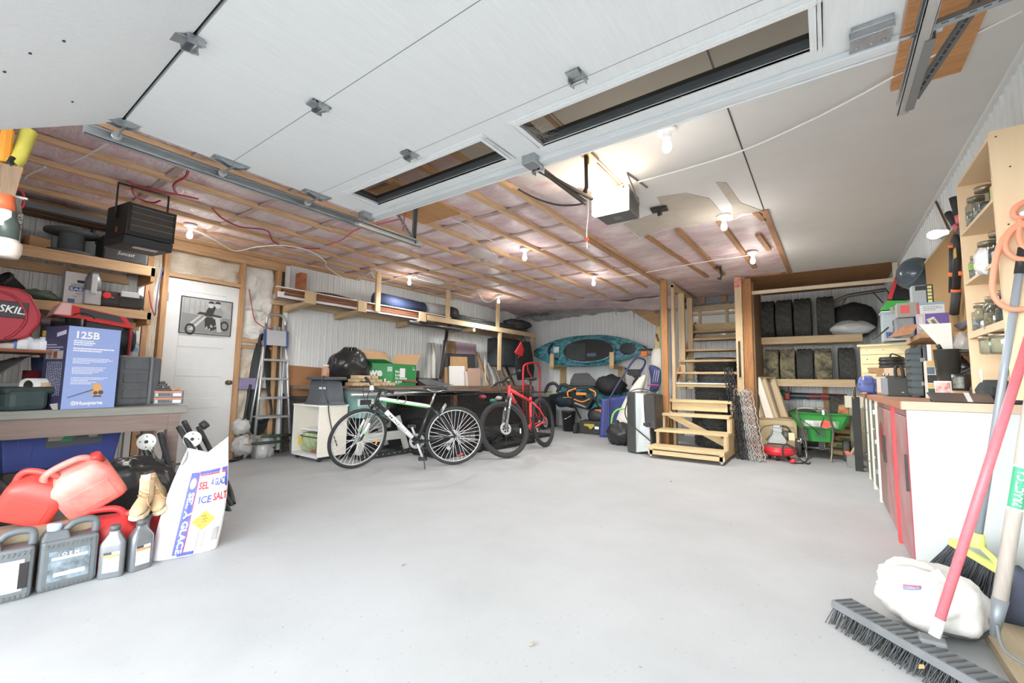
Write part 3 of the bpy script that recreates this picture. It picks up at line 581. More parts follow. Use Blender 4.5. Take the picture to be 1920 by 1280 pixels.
# --- two small tool boxes, stacked, with batteries and a stick
pa,pb=P(287,757,Z=TZ),P(341,757,Z=TZ); pa=V((-4.66,1.245,0)); pb=V((-4.56,1.395,0))
pa=V((-4.86,1.30,0)); pb=V((-4.72,1.40,0))
pa,pb=V(P(287,757,X=-4.75)),V(P(341,757,X=-4.68))
for i,(z0_,z1_,l_) in enumerate(((TZ,.803,'lower of two flat grey and orange tool boxes at the table end'),(.804,.862,'upper of two flat grey and orange tool boxes at the table end'))):
    k=carton('drill_bit_box',l_,'box',pa,pb,.12,z0_,z1_,M('7c7f82',.6),group='flat boxes at the table end')
    patch(k,'orange_band',0,k.w,k.h-.014,k.h-.001,M('d97a52',.5)); patch(k,'bar_code',k.w*.66,k.w*.95,.012,.038,WP); rules(k,.03,.028,[k.w*.4,k.w*.5],.01,.006,INK); patch(k,'white_label',.01,.03,.01,.04,M('c9c6c0',.6))
for j,(x_,z_,l_) in enumerate(((.0,.863,'black tool battery lying on the flat boxes nearest the grey case'),(.055,.863,'second black tool battery on the flat boxes'),(.02,.905,'black tool battery balanced on top of two others'))):
    b=MB(); k.blk(b,x_,x_+.06,z_-k.A.z,z_-k.A.z+.022,-.08,-.01); k.blk(b,x_+.008,x_+.045,z_-k.A.z+.022,z_-k.A.z+.04,-.07,-.02); S('tool_battery',b,M('1d1e20',.5),l_,'battery',bev=.003,group=None)
b=MB(); b.cyl(k.p(.1,.075,-.02),k.p(.17,.072,-.05),.012,n=10); S('wooden_dowel',b,wood('x','c9b48f'),'short pale wooden peg lying on the flat boxes','dowel')
# --- riser plank with things on it
t=T('riser_shelf','brown plank riser at the back of the table carrying tools and bottles','shelf',(-4.8,.4,TZ))
part('plank',MB().b2((-5.15,-.14,1.145),(-4.55,.72,1.165)),wood('y','9a5a34',.4),t)
for y in(-.1,.68): part('upright',MB().b2((-5.13,y-.01,TZ),(-4.7,y+.01,1.145)),wood('z','6b4a35'),t)
RZ=1.166
# red circular saw case
k=Box((-4.62,.02,0),(-4.62,.52,0),.14,1.24,1.60)
q0,q1,q2,q3=P(0,628,X=-4.62),P(70,628,X=-4.62),P(75,600,X=-4.62),P(62,560,X=-4.62)
t=T('saw_case','red plastic circular saw case with pale lettering, leftmost on the riser','case',(-4.69,.3,RZ))
pts=[(-4.62,-.02,1.2),(-4.62,.40,1.215),(-4.62,.475,1.26),(-4.62,.52,1.36),(-4.62,.52,1.43),(-4.62,.46,1.56),(-4.62,.40,1.60),(-4.62,-.02,1.615)]
REDC=M('b51f33',.5,var=.12,sc=5)
part('body',MB().prism(pts,(-.16,0,0)),REDC,t,bev=.018)
part('raised_ridge',MB().tube(curve([(-4.618,-.02,1.565),(-4.618,.33,1.555),(-4.618,.43,1.46),(-4.618,.445,1.36),(-4.618,.40,1.27),(-4.618,.36,1.235)],5),.009,8),REDC,t)
part('label_plate',MB().b2((-4.622,-.02,1.385),(-4.614,.455,1.50)),M('2a2526',.5),t,bev=.01)
text('SKIL.',lambda x,y:V((-4.612,.315+x,1.425+y-x*.1)),WP,t,'lettering',.07,bold=.02,shear=.25,width=.125)
part('latch',MB().cyl((-4.69,.515,1.385),(-4.69,.575,1.385),.03,n=14),M('3a2a2d',.5),t,bev=.004)
part('foot',MB().b2((-4.76,.02,RZ),(-4.66,.06,1.22)),M('7a1822',.5),t); part('foot',MB().b2((-4.76,.36,RZ),(-4.66,.4,1.23)),M('7a1822',.5),t)
# jars and bottles below / beside it
def bottle(name,label,p,h,r,mat,cap,group=None,neck=.4):
    p=V(p); t=T(name,label,'bottle',p,local=True,group=group)
    part('body',MB().lathe([(0,0),(r*.92,0),(r,.01),(r,h*.6),(r*.85,h*.7),(r*neck,h*.8),(r*neck,h*.86),(0,h*.86)],n=18),mat,t); part('cap',MB().lathe([(0,h*.86),(r*neck*1.15,h*.86),(r*neck*1.15,h),(0,h)],n=14),cap,t); return t
for l_,u,h_,r_,m_,c_ in(('white squat jug on the riser under the red case',40,.1,.045,M('eef0f2',.4),M('8aa0c0',.5)),('clear plastic bottle beside the white jug on the riser',52,.12,.03,M('dfe6ea',.25),M('444444',.5)),('blue bottle on the riser, half hidden behind the white jug',28,.13,.04,M('5a7fc0',.4),M('223355',.5)),('white rounded bottle at the right end of the riser',82,.1,.05,M('f0f1f3',.4),M('d0d5da',.5)),('pinkish tub at the left of the riser',14,.06,.05,M('e3cfc8',.5),M('eeeeee',.5)),('second white squat jug on the riser against the carton',69,.085,.045,M('e6eaee',.4),M('9fb0c6',.5))):
    q=P(u,640,X=-4.68); bottle('plastic_bottle',l_,(q.x,q.y,RZ),h_,r_,m_,c_)
b=MB(); b.cyl(P(-4,641,X=-4.62),P(32,637,X=-4.62),.009,n=8); S('black_rod',b,BLK,'black rod lying across the riser below the red case','rod')
# yellow and black box behind the carton
q0=P(78,640,X=-4.85); k=carton('tool_organiser','yellow and black tool organiser on the riser behind the blue carton','organiser',(-4.85,q0.y,0),(-4.85,q0.y+.2,0),.14,RZ,RZ+.24,M('1f2022',.5),bev=.01)
for y_ in(.06,.115): patch(k,'yellow_clip',.0,.13,y_,y_+.045,M('d9a93a',.5),o=.008)
b=MB(); k.blk(b,.02,.18,.24,.27,-.1,-.03); part('handle',b,BLK,k.t,bev=.01)
# --- generator on the table behind the carton
GX=-4.85; g0,g1=P(88,603,X=GX),P(255,626,X=GX)
t=T('generator','red topped portable generator with a black engine behind the blue carton','generator',(-5.0,.83,TZ))
A=P(100,590,X=GX);B=P(253,617,X=GX);C_=P(238,590,X=GX);D_=P(118,558,X=GX)
bk=V((-.34,0,0)); b=MB()
bot=[A,B,B+bk,A+bk]; top=[V((GX-.02,D_.y,A.z+.105)),V((GX-.02,C_.y,B.z+.1)),V((GX-.3,C_.y,B.z+.1)),V((GX-.3,D_.y,A.z+.105))]
b.hexa(bot+top); part('fuel_tank_cover',b,M('cf2a2c',.35),t,bev=.014)
b=MB(); e0=A+V((0,.0,0)); b.hexa([A+V((.004,-.004,.005)),A+V((.004,.1,.005)),A+bk+V((0,.1,.005)),A+bk+V((0,-.004,.005)),top[0]+V((.004,-.004,.001)),top[0]+V((.004,.06,.002)),top[3]+V((0,.06,.002)),top[3]+V((0,-.004,.002))]); part('pale_end_cap',b,M('eab9b4',.4),t,bev=.012)
b=MB()
def gp(u,v,o=0): return (A+(B-A)*u)*(1-v)+(top[0]+(top[1]-top[0])*u)*v+V((.004+o,0,0))
b.hexa([gp(.3,.35),gp(.9,.35),gp(.9,.35,-.02),gp(.3,.35,-.02),gp(.27,.9),gp(.88,.9),gp(.88,.9,-.02),gp(.27,.9,-.02)]); part('dark_vent',b,M('3b3a3d',.6),t)
b=MB(); zz=1.17
b.b2((GX-.3,A.y+.02,1.10),(GX-.05,B.y-.05,A.z+.01)); part('engine_block',b,M('26272a',.45,.2),t,bev=.02)
part('muffler',MB().cyl((GX-.03,A.y+.03,1.12),(GX-.03,A.y+.03,1.40),.05,n=20).cyl((GX-.02,A.y+.13,1.10),(GX-.02,A.y+.13,1.44),.062,n=20),M('1e2022',.3,.5),t)
part('end_housing',MB().cyl((GX-.16,B.y-.16,1.3),(GX-.16,B.y-.0,1.3),.13,n=24).cyl((GX-.16,B.y-.0,1.3),(GX-.16,B.y+.03,1.3),.1,n=24),M('2a2a2c',.45,.2),t)
part('warning_sticker',MB().b2((GX-.052,B.y-.27,1.225),(GX-.046,B.y-.19,1.275)),M('d8c62c',.5),t); part('recoil_knob',MB().cyl((GX-.06,B.y-.15,1.245),(GX-.03,B.y-.15,1.245),.022,n=18),M('c9c5bc',.4),t)
part('spark_lead',MB().tube(curve([(GX-.02,A.y+.08,1.44),(GX-.0,A.y+.14,1.485),(GX,A.y+.21,1.48),(GX-.02,A.y+.26,1.42)],6),.006,6),BLK,t)
b=MB()
for y in(A.y+.0,B.y-.02): b.tube([(GX-.03,y,TZ+.012),(GX-.03,y,1.42)],.011,8); b.tube([(GX-.31,y,TZ+.012),(GX-.31,y,1.42)],.011,8); b.tube([(GX-.03,y,TZ+.012),(GX-.31,y,TZ+.012)],.011,8)
for x in(GX-.03,GX-.31): b.tube([(x,A.y,1.1),(x,B.y-.02,1.1)],.011,8)
part('tube_frame',b,M('9c1f24',.4),t)
# clear jug with a blue label right of the generator
q=P(246,640,X=-5.05); t=T('clear_jug','clear plastic jug with a blue label behind the grey tool case','bottle',(q.x,q.y,1.157)); 
part('body',MB().lathe([(0,0),(.055,0),(.06,.02),(.06,.11),(.03,.15),(.022,.16),(0,.16)],c=(q.x,q.y,1.157),n=18),M('c6d2d4',.15,alpha=.6),t); part('label',MB().lathe([(.061,.05),(.061,.085)],c=(q.x,q.y,1.157),n=18,cap=False),M('7fa3cf',.5),t)
b=MB(); b.b2((-5.13,q.y-.1,TZ),(-4.95,q.y+.12,1.156)); S('storage_carton',b,CARD,'plain carton behind the tool case carrying a clear jug','box')
# --- below the riser
b=MB().loft([[V(P(u,v,X=-4.5+dx)) for u,v,dx in r] for r in ([(-20,700,0),(-20,690,-.1),(-20,690,-.25),(-20,740,-.1)],[(-20,680,0),(20,668,-.1),(30,668,-.25),(-20,735,0)],[(0,725,.0),(40,672,-.02),(50,672,-.25),(5,735,-.1)],[(50,690,.0),(60,668,-.02),(60,668,-.2),(52,695,-.1)])],cap=True)
b=MB()
def cov(u,v):
    p0=P(-60,745,X=-4.48);p1=P(61,668,X=-4.52); m_=p0*(1-u)+p1*u; return m_+V((-.3*v,.0,.02*sin(pi*u)+.16*(1-u)*sin(pi*v*.6)+.012*nz((u*4,v*4,0),1.5)))
b.grid(cov,16,12); S('grill_cover',b,M('4b4f4c',.45,var=.2),'grey vinyl cover bundled under the riser at the far left','cover',solid=.006)
q0,q1=P(50,722,X=-4.5),P(72,716,X=-4.8); 
t=T('paper_roll','white paper roll lying on the green case','roll',q0); b=MB(); b.lathe([(.036,0),(.048,0),(.048,.42),(.036,.42)],c=q0,ax=(-.8,.75,.0),n=24,closed=True); part('roll',b,M('dfe3dc',.7),t); part('inside',MB().lathe([(.035,.02),(.035,.4)],c=q0,ax=(-.8,.75,.0),n=20,cap=False),M('5a4e42',.9),t)
q=P(77,724,X=-4.5); S('wood_offcut',MB().cyl(q,q+V((-.25,.2,0)),.03,n=6),wood('y','cda98a'),'hexagonal wood offcut end beside the paper roll','wood')
k=carton('green_tool_bag','dark green soft tool bag lying at the table edge','bag',P(14,772,Z=TZ),P(92,768,Z=TZ),.3,TZ,.885,M('33494a',.6,var=.25,sc=6),bev=.035)
b=MB(); k.blk(b,-.01,k.w+.06,k.h-.03,k.h+.02,-.3,-.02); part('flap',b,M('2b3a38',.6,var=.2),k.t,bev=.02)
q=P(8,750,X=-4.47); S('orange_tool',MB().tube(curve([P(10,734,X=-4.46),P(13,748,X=-4.44),P(10,768,X=-4.44)],5),[.012]+[.026]*9+[.012],10),M('ff6a3a',.4),'bright orange tool handle at the table edge on the far left','tool')
S('steel_clip',MB().b2(P(12,725,X=-4.6)-V((.02,.06,.02)),P(12,725,X=-4.6)+V((.02,.08,.03))),GRY,'small grey steel clip plate behind the orange handle','plate',bev=.004)
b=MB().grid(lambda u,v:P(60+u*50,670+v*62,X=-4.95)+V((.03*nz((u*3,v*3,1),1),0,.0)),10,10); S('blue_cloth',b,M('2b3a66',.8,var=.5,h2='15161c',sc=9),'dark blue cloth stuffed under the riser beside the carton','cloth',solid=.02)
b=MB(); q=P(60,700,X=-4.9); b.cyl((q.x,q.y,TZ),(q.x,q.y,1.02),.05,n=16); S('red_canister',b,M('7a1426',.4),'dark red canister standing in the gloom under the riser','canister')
q=P(103,768,X=-4.43); S('torn_paper',MB().prism([q+V((0,-.03,.04)),q+V((0,.03,.05)),q+V((.015,.03,.0)),q+V((.015,.0,-.03))],(-.004,0,0)),M('aaa6a2',.8),'scrap of grey paper hanging off the table edge','paper')
# --- under the table
def bag(name,label,c,r,sc,seed,mat=None,knot=True,cat='garbage bag'):
    f=lambda d:1+.16*nz(d,2.2,seed)+.11*abs(nz((d.x*5+d.z*2,d.y*5,d.z*2),1.4,seed+3))+.04*nz((d.x*14,d.y*14,d.z*4),1,seed)-(.1 if d.z<-.75 else 0)
    b=MB().ball(c,r,48,sc=sc,fn=f)
    if knot: 
        tz=V(c)+V((0,0,r*sc[2]*.95)); b.lathe([(r*.18,0),(r*.1,.05),(r*.05,.07),(r*.14,.12),(r*.2,.15)],c=tz,n=14,cap=False)
    return S(name,b,mat or M('0b0c0d',.28,bump=.35,bsc=14,spec=.45),label,cat)
bag('garbage_bag','shiny black garbage bag under the table behind the boots',(-3.98,.93,.2),.235,(.9,1.15,.9),5,knot=False)
bag('garbage_bag','black garbage bag in the gloom under the left part of the table',(-3.85,.25,.19),.22,(1,1.1,.85),8,knot=False)
k=Box((-4.52,.38,0),(-4.62,1.05,0),.4,.31,.675); t=T('storage_tote','blue plastic storage tote with a torn paper label under the table','tote',k.c)
BT=M('2f3f86',.5,var=.15,sc=4); b=MB(); b.hexa([k.p(.04,0,-.03),k.p(k.w-.04,0,-.03),k.p(k.w-.04,0,-.37),k.p(.04,0,-.37),k.p(0,k.h-.03,0),k.p(k.w,k.h-.03,0),k.p(k.w,k.h-.03,-.4),k.p(0,k.h-.03,-.4)]); part('body',b,BT,t,bev=.015)
b=MB(); k.blk(b,-.015,k.w+.015,k.h-.03,k.h-.005,-.41,.015); part('rim',b,BT,t,bev=.006)
b=MB(); b.hexa([k.p(.09,.05,-.022),k.p(.17,.05,-.022),k.p(.17,.05,-.03),k.p(.09,.05,-.03),k.p(.09,k.h-.03,.006),k.p(.17,k.h-.03,.006),k.p(.17,k.h-.03,-.02),k.p(.09,k.h-.03,-.02)]); part('rib',b,BT,t,bev=.006)
b=MB(); f=lambda x,y:k.p(x,y,-.03*(1-y/k.h)+.004); b.add([f(.23,.15),f(.54,.16),f(.55,.32),f(.23,.32)],[(0,1,2,3)]); b.add([f(.24,.2),f(.36,.2),f(.36,.3),f(.24,.3)],[(0,1,2,3)],1); b.add([f(.3,.19),f(.36,.19),f(.44,.32),f(.38,.32)],[(0,1,2,3)],2); b.add([f(.46,.21),f(.51,.21),f(.51,.26),f(.46,.26)],[(0,1,2,3)],1)
for v in range(0,16): b.v[v]=b.v[v]+k.n*.001*(v//4)
part('paper_label',b,[M('4a4d52',.7),M('9d9a88',.7),M('2f7d55',.6)],t)
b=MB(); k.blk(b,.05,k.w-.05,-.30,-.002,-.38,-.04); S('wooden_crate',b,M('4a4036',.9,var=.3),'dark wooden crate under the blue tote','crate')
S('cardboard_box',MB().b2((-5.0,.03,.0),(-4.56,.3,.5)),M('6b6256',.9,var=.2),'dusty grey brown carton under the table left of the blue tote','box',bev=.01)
b=MB(); b.hexa([(-3.3,.2,0),(-3.08,.2,0),(-3.08,.6,0),(-3.3,.6,0),(-3.3,.2,.25),(-3.06,.2,.265),(-3.06,.62,.265),(-3.3,.6,.25)]); S('cardboard_box',b,M('b8a78c',.85,var=.1),'low open carton behind the two big oil jugs','box')
# --- gas cans
RG=M('e2362f',.42,var=.5,h2='c9aaa0',sc=3.2)
def gascan(label,loc,rot,dusty=0,mat=None,sc=1):
    t=T('gas_can',label,'gas can',loc,rot=rot,group='red gas cans in the pile',local=True); t.scale=(sc,)*3
    m_=mat or RG; w_,d_,h_=.15,.105,.26
    ring=lambda z,k,dx=0:[V((dx+w_*k*max(-1,min(1,1.25*cos(a))),d_*k*max(-1,min(1,1.25*sin(a))),z)) for a in [2*pi*i/28 for i in range(28)]]
    b=MB().loft([ring(0,.9),ring(.012,.98),ring(.03,1),ring(.2,1),ring(.225,.97),ring(.25,.86,-.0),ring(.285,.6,.02),ring(.292,.5,.02)]); part('body',b,m_,t)
    part('handle',MB().tube(curve([(-.125,0,.2),(-.13,0,.285),(-.09,0,.33),(.03,0,.335),(.08,0,.31),(.085,0,.275)],6),.019,10),m_,t)
    part('cap',MB().lathe([(0,.27),(.032,.27),(.032,.325),(.028,.33),(0,.33)],c=(.115,0,-.02),n=18),M('b5261f',.45),t)
    b=MB(); b.box((0,-d_*1.0,.115),(.2,.006,.13)); part('embossed_panel',b,m_,t,bev=.002); return t
E_=lambda x,y,z:Euler((rad(x),rad(y),rad(z)))
gascan('red gas can leaning back at the far left above the oil jugs',(-3.25,.38,.30),E_(26,24,76),mat=M('e8433a',.42),sc=.74)
gascan('largest red gas can with a dusty top tilted on the pile',(-3.20,.64,.33),E_(24,-30,82),mat=M('ea463c',.45,var=.55,h2='d5c3b6',sc=2.4),sc=.84)
gascan('bright red gas can standing behind the two silver bottles',(-3.12,.66,0),E_(0,0,74),mat=M('dd2a2c',.4),sc=.86)
gascan('darker red gas can under the boots next to the salt bag',(-3.2,1.0,0),E_(0,0,95),mat=M('b3171f',.4),sc=.72)
# --- oil jugs and bottles
JG=M('53595c',.42,var=.3,h2='6e7376',sc=6,bump=.1)
def jug(label,loc,rz,capm,art):
    t=T('oil_jug',label,'jug',loc,rz=rz,group='dark grey oil jugs',local=True)   # front faces -y, x to the right
    out=[(-.095,.01),(.095,.01),(.098,.03),(.098,.245),(.09,.275),(.07,.29),(.02,.292),(-.01,.275),(-.03,.262),(-.085,.255),(-.098,.235),(-.098,.03)]
    hole=[(.03,.232),(.07,.232),(.08,.24),(.078,.262),(.065,.27),(.03,.27),(.015,.255)]
    b=MB(); # body below the handle, handle bridge
    b.prism([(x,-.055,z) for x,z in((-.095,.0),(.095,.0),(.1,.02),(.1,.225),(-.1,.225),(-.1,.02))],(0,.11,0)); part('body',b,JG,t,bev=.014)
    b=MB(); b.hexa([(-.1,-.05,.222),(-.0,-.05,.222),(-.0,.05,.222),(-.1,.05,.222),(-.085,-.03,.262),(-.01,-.03,.262),(-.01,.03,.262),(-.085,.03,.262)]); part('shoulder',b,JG,t,bev=.008)
    part('handle',MB().tube(curve([(-.02,0,.25),(.01,0,.282),(.06,0,.288),(.088,0,.272),(.09,0,.22)],6),.0165,10),JG,t)
    part('cap',MB().lathe([(0,.26),(.026,.26),(.026,.292),(0,.292)],c=(-.055,0,0),n=18),capm,t)
    b=MB(); b.b2((-.07,-.0575,.04),(.07,-.0545,.175)); part('label',b,art,t)
    b=MB(); b2_=MB()
    for i in range(11): b.box((-.08+i*.016,-.056,.2),(.006,.006,.016),rot=Euler((0,rad(25),0))); b2_.box((-.08+i*.016,-.056,.018),(.006,.006,.014),rot=Euler((0,rad(25),0)))
    part('ribbing',b,JG,t); part('foot_ribbing',b2_,JG,t); return t
ART=M('8a9ba6',.6,var=.9,h2='2b3134',sc=16)
j=jug('dark grey oil jug with a pale blue cap, right one of two',(-2.99,.512,0),rad(88),M('a9c3e0',.45),ART)
text('· O E M ·',lambda x,y:V((-.04+x,-.0585,.15+y)),M('d9dde0',.6),j,'lettering',.022,bold=.02)
b=MB(); b.b2((-.06,-.0585,.135),(.06,-.0575,.147)); b.b2((-.05,-.0585,.06),(.055,-.0575,.078)); part('label_band',b,M('c7d2d8',.6),j)
j=jug('dark grey oil jug cut by the frame at the lower left corner',(-2.99,.30,0),rad(84),M('2a2c2e',.5),M('6f777b',.6,var=.8,h2='d8dcdf',sc=12))
b=MB(); b.b2((.055,-.0585,.05),(.085,-.0545,.16)); part('sight_strip',b,M('14100e',.2),j,bev=.004)
text('30',lambda x,y:V((.01+x,-.0585,.05+y)),M('d9dde0',.6),j,'lettering',.026,bold=.03)
SIL=M('868b8f',.3,.5,var=.15)
def qt(label,loc,rz):
    t=T('oil_bottle',label,'bottle',loc,rz=rz,group='silver oil bottles',local=True)
    sq=lambda z,k,e=1:[V((.048*k*max(-.8,min(.8,cos(a)))*1.25,.036*k*max(-.8,min(.8,sin(a)))*1.25,z)) for a in [2*pi*(i+.5)/24 for i in range(24)]]
    part('body',MB().loft([sq(0,.94),sq(.006,1),sq(.155,1),sq(.168,.95),sq(.205,.5),sq(.212,.42),sq(.222,.42)]),SIL,t)
    part('cap',MB().lathe([(0,.222),(.021,.222),(.022,.245),(0,.246)],n=18),M('4a4d50',.5),t)
    l_=part('label',MB().b2((-.03,-.0375,.03),(.03,-.0355,.125)),M('d4d5d4',.6),t); part('label_stripe',MB().b2((-.03,-.0382,.1),(.03,-.037,.112)),M('c98a4a',.6),l_); part('label_head',MB().b2((-.03,-.0382,.113),(.0,-.037,.125)),M('33363a',.6),l_)
    return t
qt('silver oil bottle with a white label standing nearer the oil jug',(-2.93,.665,0),rad(70)); qt('silver oil bottle right behind its twin, next to the salt bag',(-2.93,.77,0),rad(100))
# --- boots
TAN=M('c9ab83',.75,var=.2,sc=8,bump=.15); TAND=M('b08d62',.8)
def boot(label,loc,rot,sc=1):
    t=T('work_boot',label,'boot',loc,rot=rot,group='tan work boots',local=True); t.scale=(sc,)*3
    def oval(x,z0,z1,w_,n=20): return [V((x,w_*cos(a),(z0+z1)/2+(z1-z0)/2*sin(a))) for a in [2*pi*i/n for i in range(n)]]
    part('upper',MB().loft([oval(-.135,.03,.09,.02),oval(-.12,.025,.13,.038),(oval(-.06,.025,.14,.043)),oval(0,.025,.13,.044),oval(.06,.025,.105,.048),oval(.11,.025,.085,.047),oval(.14,.028,.07,.036),oval(.152,.032,.055,.018)]),TAN,t)
    def ring(z,cx,a_,b_,n=20): return [V((cx+a_*cos(q),b_*sin(q),z)) for q in [2*pi*i/n for i in range(n)]]
    part('shaft',MB().loft([ring(.09,-.055,.075,.042),ring(.14,-.06,.068,.042),ring(.2,-.068,.062,.044),ring(.235,-.07,.066,.047),ring(.23,-.07,.056,.038),ring(.15,-.06,.05,.03)],cap=False),TAN,t)
    part('tongue',MB().grid(lambda u,v:V((.0-.02*v-.02*v*v,(-.03+.06*u),.1+.17*v)),6,8),M('d6bd95',.8),t,solid=.008)
    so=[(-.145,-.02),(-.14,.02),(-.1,.042),(0,.045),(.07,.054),(.13,.045),(.16,.015),(.16,-.015),(.13,-.045),(.07,-.054),(0,-.045),(-.1,-.042)]
    part('sole',MB().prism([(x,y,0) for x,y in so],(0,0,.03)),M('d2c2a2',.8,var=.2,h2='7a6a50'),t,bev=.005)
    b=MB()
    for i in range(5): z=.105+i*.025; x=.025-i*.018; b.tube([(x,-.03,z),(x+.012,0,z+.012),(x,.03,z+.006)],.004,5); b.tube([(x,.03,z),(x+.012,0,z+.016),(x-.01,-.03,z+.028)],.004,5)
    b.tube(curve([(.02,.02,.12),(.05,.04,.12),(.07,.05,.09),(.05,.06,.05)],4),.004,5); part('laces',b,TAND,t); return t
boot('tan work boot, toe forward, left one of the pair on the gas cans',(-3.04,.80,.26),E_(0,10,-32),.72)
boot('tan work boot tipped on its side against the salt bag',(-3.09,.90,.265),E_(26,14,-20),.72)
# --- salt bag
t=T('salt_bag','white bag of ice melting salt with blue stripe and red blue letters','bag',(-3.0,.98,0))
LEAN=-.10
def bagp(u,v,o=0):   # u -1..1 across the front, v 0..1 up
    w_=.15*(1-.34*v**1.2)+.02*sin(pi*v); th=.085*(max(0,sin(pi*min(1,v*.98+.10)))**.55)*(1-.55*v)
    ax=V((.20,.98,0)).normalized(); nx=V((.98,-.20,0)); base=V((-2.965,.985,0))+nx*(LEAN*v)+ax*(.085*v)
    y=u*w_; bulge=th*math.sqrt(max(0,1-min(1,abs(u))**2.4)); z=.575*v*(1+.0*u)+.05*v*max(0,u)*(v>.6)*(v-.6)*2.5-.035*(v>.93)*(1-abs(u))
    return base+ax*y+nx*(bulge+.004*nz((u*5,v*7,1),1.6)+o)+V((0,0,max(.002,z)))
def bagb(u,v):
    p=bagp(u,v); q=bagp(-1,v)*.5+bagp(1,v)*.5; d=V((.98,-.2,0)); return p-d*2*(p-q).dot(d)*.8
b=MB().grid(lambda u,v:bagp(u*2-1,v),32,36); b.grid(lambda u,v:bagb(1-u*2,v),20,30); part('sack',b,M('f1f2f5',.45,bump=.12,bsc=12),t)
strip=lambda u0,u1,v0,v1,o=.003,n=24:MB().grid(lambda a,c:bagp(u0+a*(u1-u0),v0+c*(v1-v0),o),6,n)
BL=M('4b52ae',.5); RD=M('d5303e',.5)
st=part('blue_stripe',strip(-.45,-.15,.03,.76),BL,t); part('red_line',strip(-.15,-.125,.03,.74,.002),RD,t); part('blue_edge',strip(-.13,.95,.735,.765,.002),BL,t); part('red_edge',strip(-.1,.92,.72,.733,.002),RD,t); part('blue_edge',strip(.86,.95,.6,.735,.002),BL,t); part('blue_foot',strip(-.3,.2,.012,.045,.002),BL,t)
bm=lambda u,v,o=.003:(lambda x,y:bagp(u+x/.15,v+y/.575,o))
text('SEL À GLACE',lambda x,y:bagp(-.22-(.0+y)/.15*1.0+ -.03,.56-x/.575,.003) if False else bagp(-.36+y/.15,.58-x/.575,.0035),WP,t,'lettering',.038,bold=.03,width=.31)
part('white_oval',MB().prism([bagp(-.30+.10*cos(a),.66+.05*sin(a),.003) for a in [2*pi*i/20 for i in range(20)]],V((.98,-.2,0))*.001),WP,t)
text('SEL',bm(-.08,.60),RD,t,'lettering',.052,bold=.035,width=.052); text('À GLACE',bm(.33,.62),BL,t,'lettering',.05,bold=.03,width=.085)
text('ICE',bm(.0,.47),BL,t,'lettering',.052,bold=.03,width=.062); text('SALT',bm(.47,.48),RD,t,'lettering',.056,bold=.03,width=.075)
part('yellow_diamond',MB().grid(lambda a,c:bagp(.28+.38*(a-c),.31+.09*(a+c-1),.003),10,10),M('e0b64a',.5),t)
for i,s_ in enumerate(('DANGER','ZONE GLACÉE','WATCH FOR','ICE')): text(s_,bm(.06 if i in(1,2) else .12,.345-i*.026,.004),INK,t,'lettering',.012,width=.05 if i in(1,2) else(.034 if i==0 else .014))
part('printed_figures',strip(.66,.86,.1,.22,.002),M('a9a6a6',.6),t); part('sign_post',strip(.2,.215,.05,.22,.002),INK,t); part('sign_post',strip(.38,.395,.05,.22,.002),INK,t)
part('top_seam',MB().tube([bagp(-1+.1*i,.985) for i in range(21)],.0035,6),M('dddcd8',.7),t); part('tear_tie',MB().tube(curve([bagp(-.98,.97,.005),bagp(-.9,.9,.01),bagp(-.97,.84,.01)],5),.006,6),M('8a8a8a',.6),t)
# --- folded black tube stand with slotted discs
t=T('folding_stand','folded black tubular stand with grey slotted discs leaning at the table end','stand',(-4.1,1.55,0))
TB=M('2b2d30',.45,.3)
for pts in([P(335,800,X=-4.15),P(415,935,X=-3.75),P(432,965,X=-3.62)],[P(345,790,X=-4.3),P(400,890,X=-3.95),P(447,975,X=-3.72),P(425,958,X=-3.8)],[P(372,800,X=-4.3),P(425,905,X=-4.0),P(437,945,X=-3.8)],[P(300,812,X=-4.3),P(325,900,X=-4.05)],[P(260,815,X=-4.33),P(300,905,X=-4.2)]):
    part('tube',MB().tube(curve(pts,6),.02,10),TB,t)
DS=M('c9cac6',.5,.3,var=.2,sc=20)
for (u,v,x_) in((275,828,-4.25),(361,823,-4.05),(409,987,-3.45)):
    c=P(u,v,X=x_); d=part('disc',MB().lathe([(0,-.006),(.062,-.006),(.062,.006),(0,.006)],c=c,ax=(.85,-.5,.1),n=28),DS,t,bev=.002)
    b=MB(); ax,s_,u_=basis(V((.85,-.5,.1)))
    b.cyl(c,c+ax*.009,.013,n=14)
    for a in range(4): q=c+(s_*cos(a*pi/2)+u_*sin(a*pi/2))*.04; b.box(q+ax*.004,(.008,.008,.01))
    part('slot',b,M('1a1a1a',.7),d)
part('axle',MB().cyl(P(275,835,X=-4.26),P(292,862,X=-4.3),.018,n=10),CHR,t); part('axle',MB().cyl(P(362,835,X=-4.07),P(372,862,X=-4.05),.02,n=10).ball(P(372,864,X=-4.05),.03,10),CHR,t)
part('knob',MB().cyl(P(378,800,X=-4.12),P(388,793,X=-4.12),.035,n=7),BLK,t); part('cross_bar',MB().cyl(P(290,863,X=-4.3),P(325,864,X=-4.3),.012,n=8),M('55695a',.5),t)
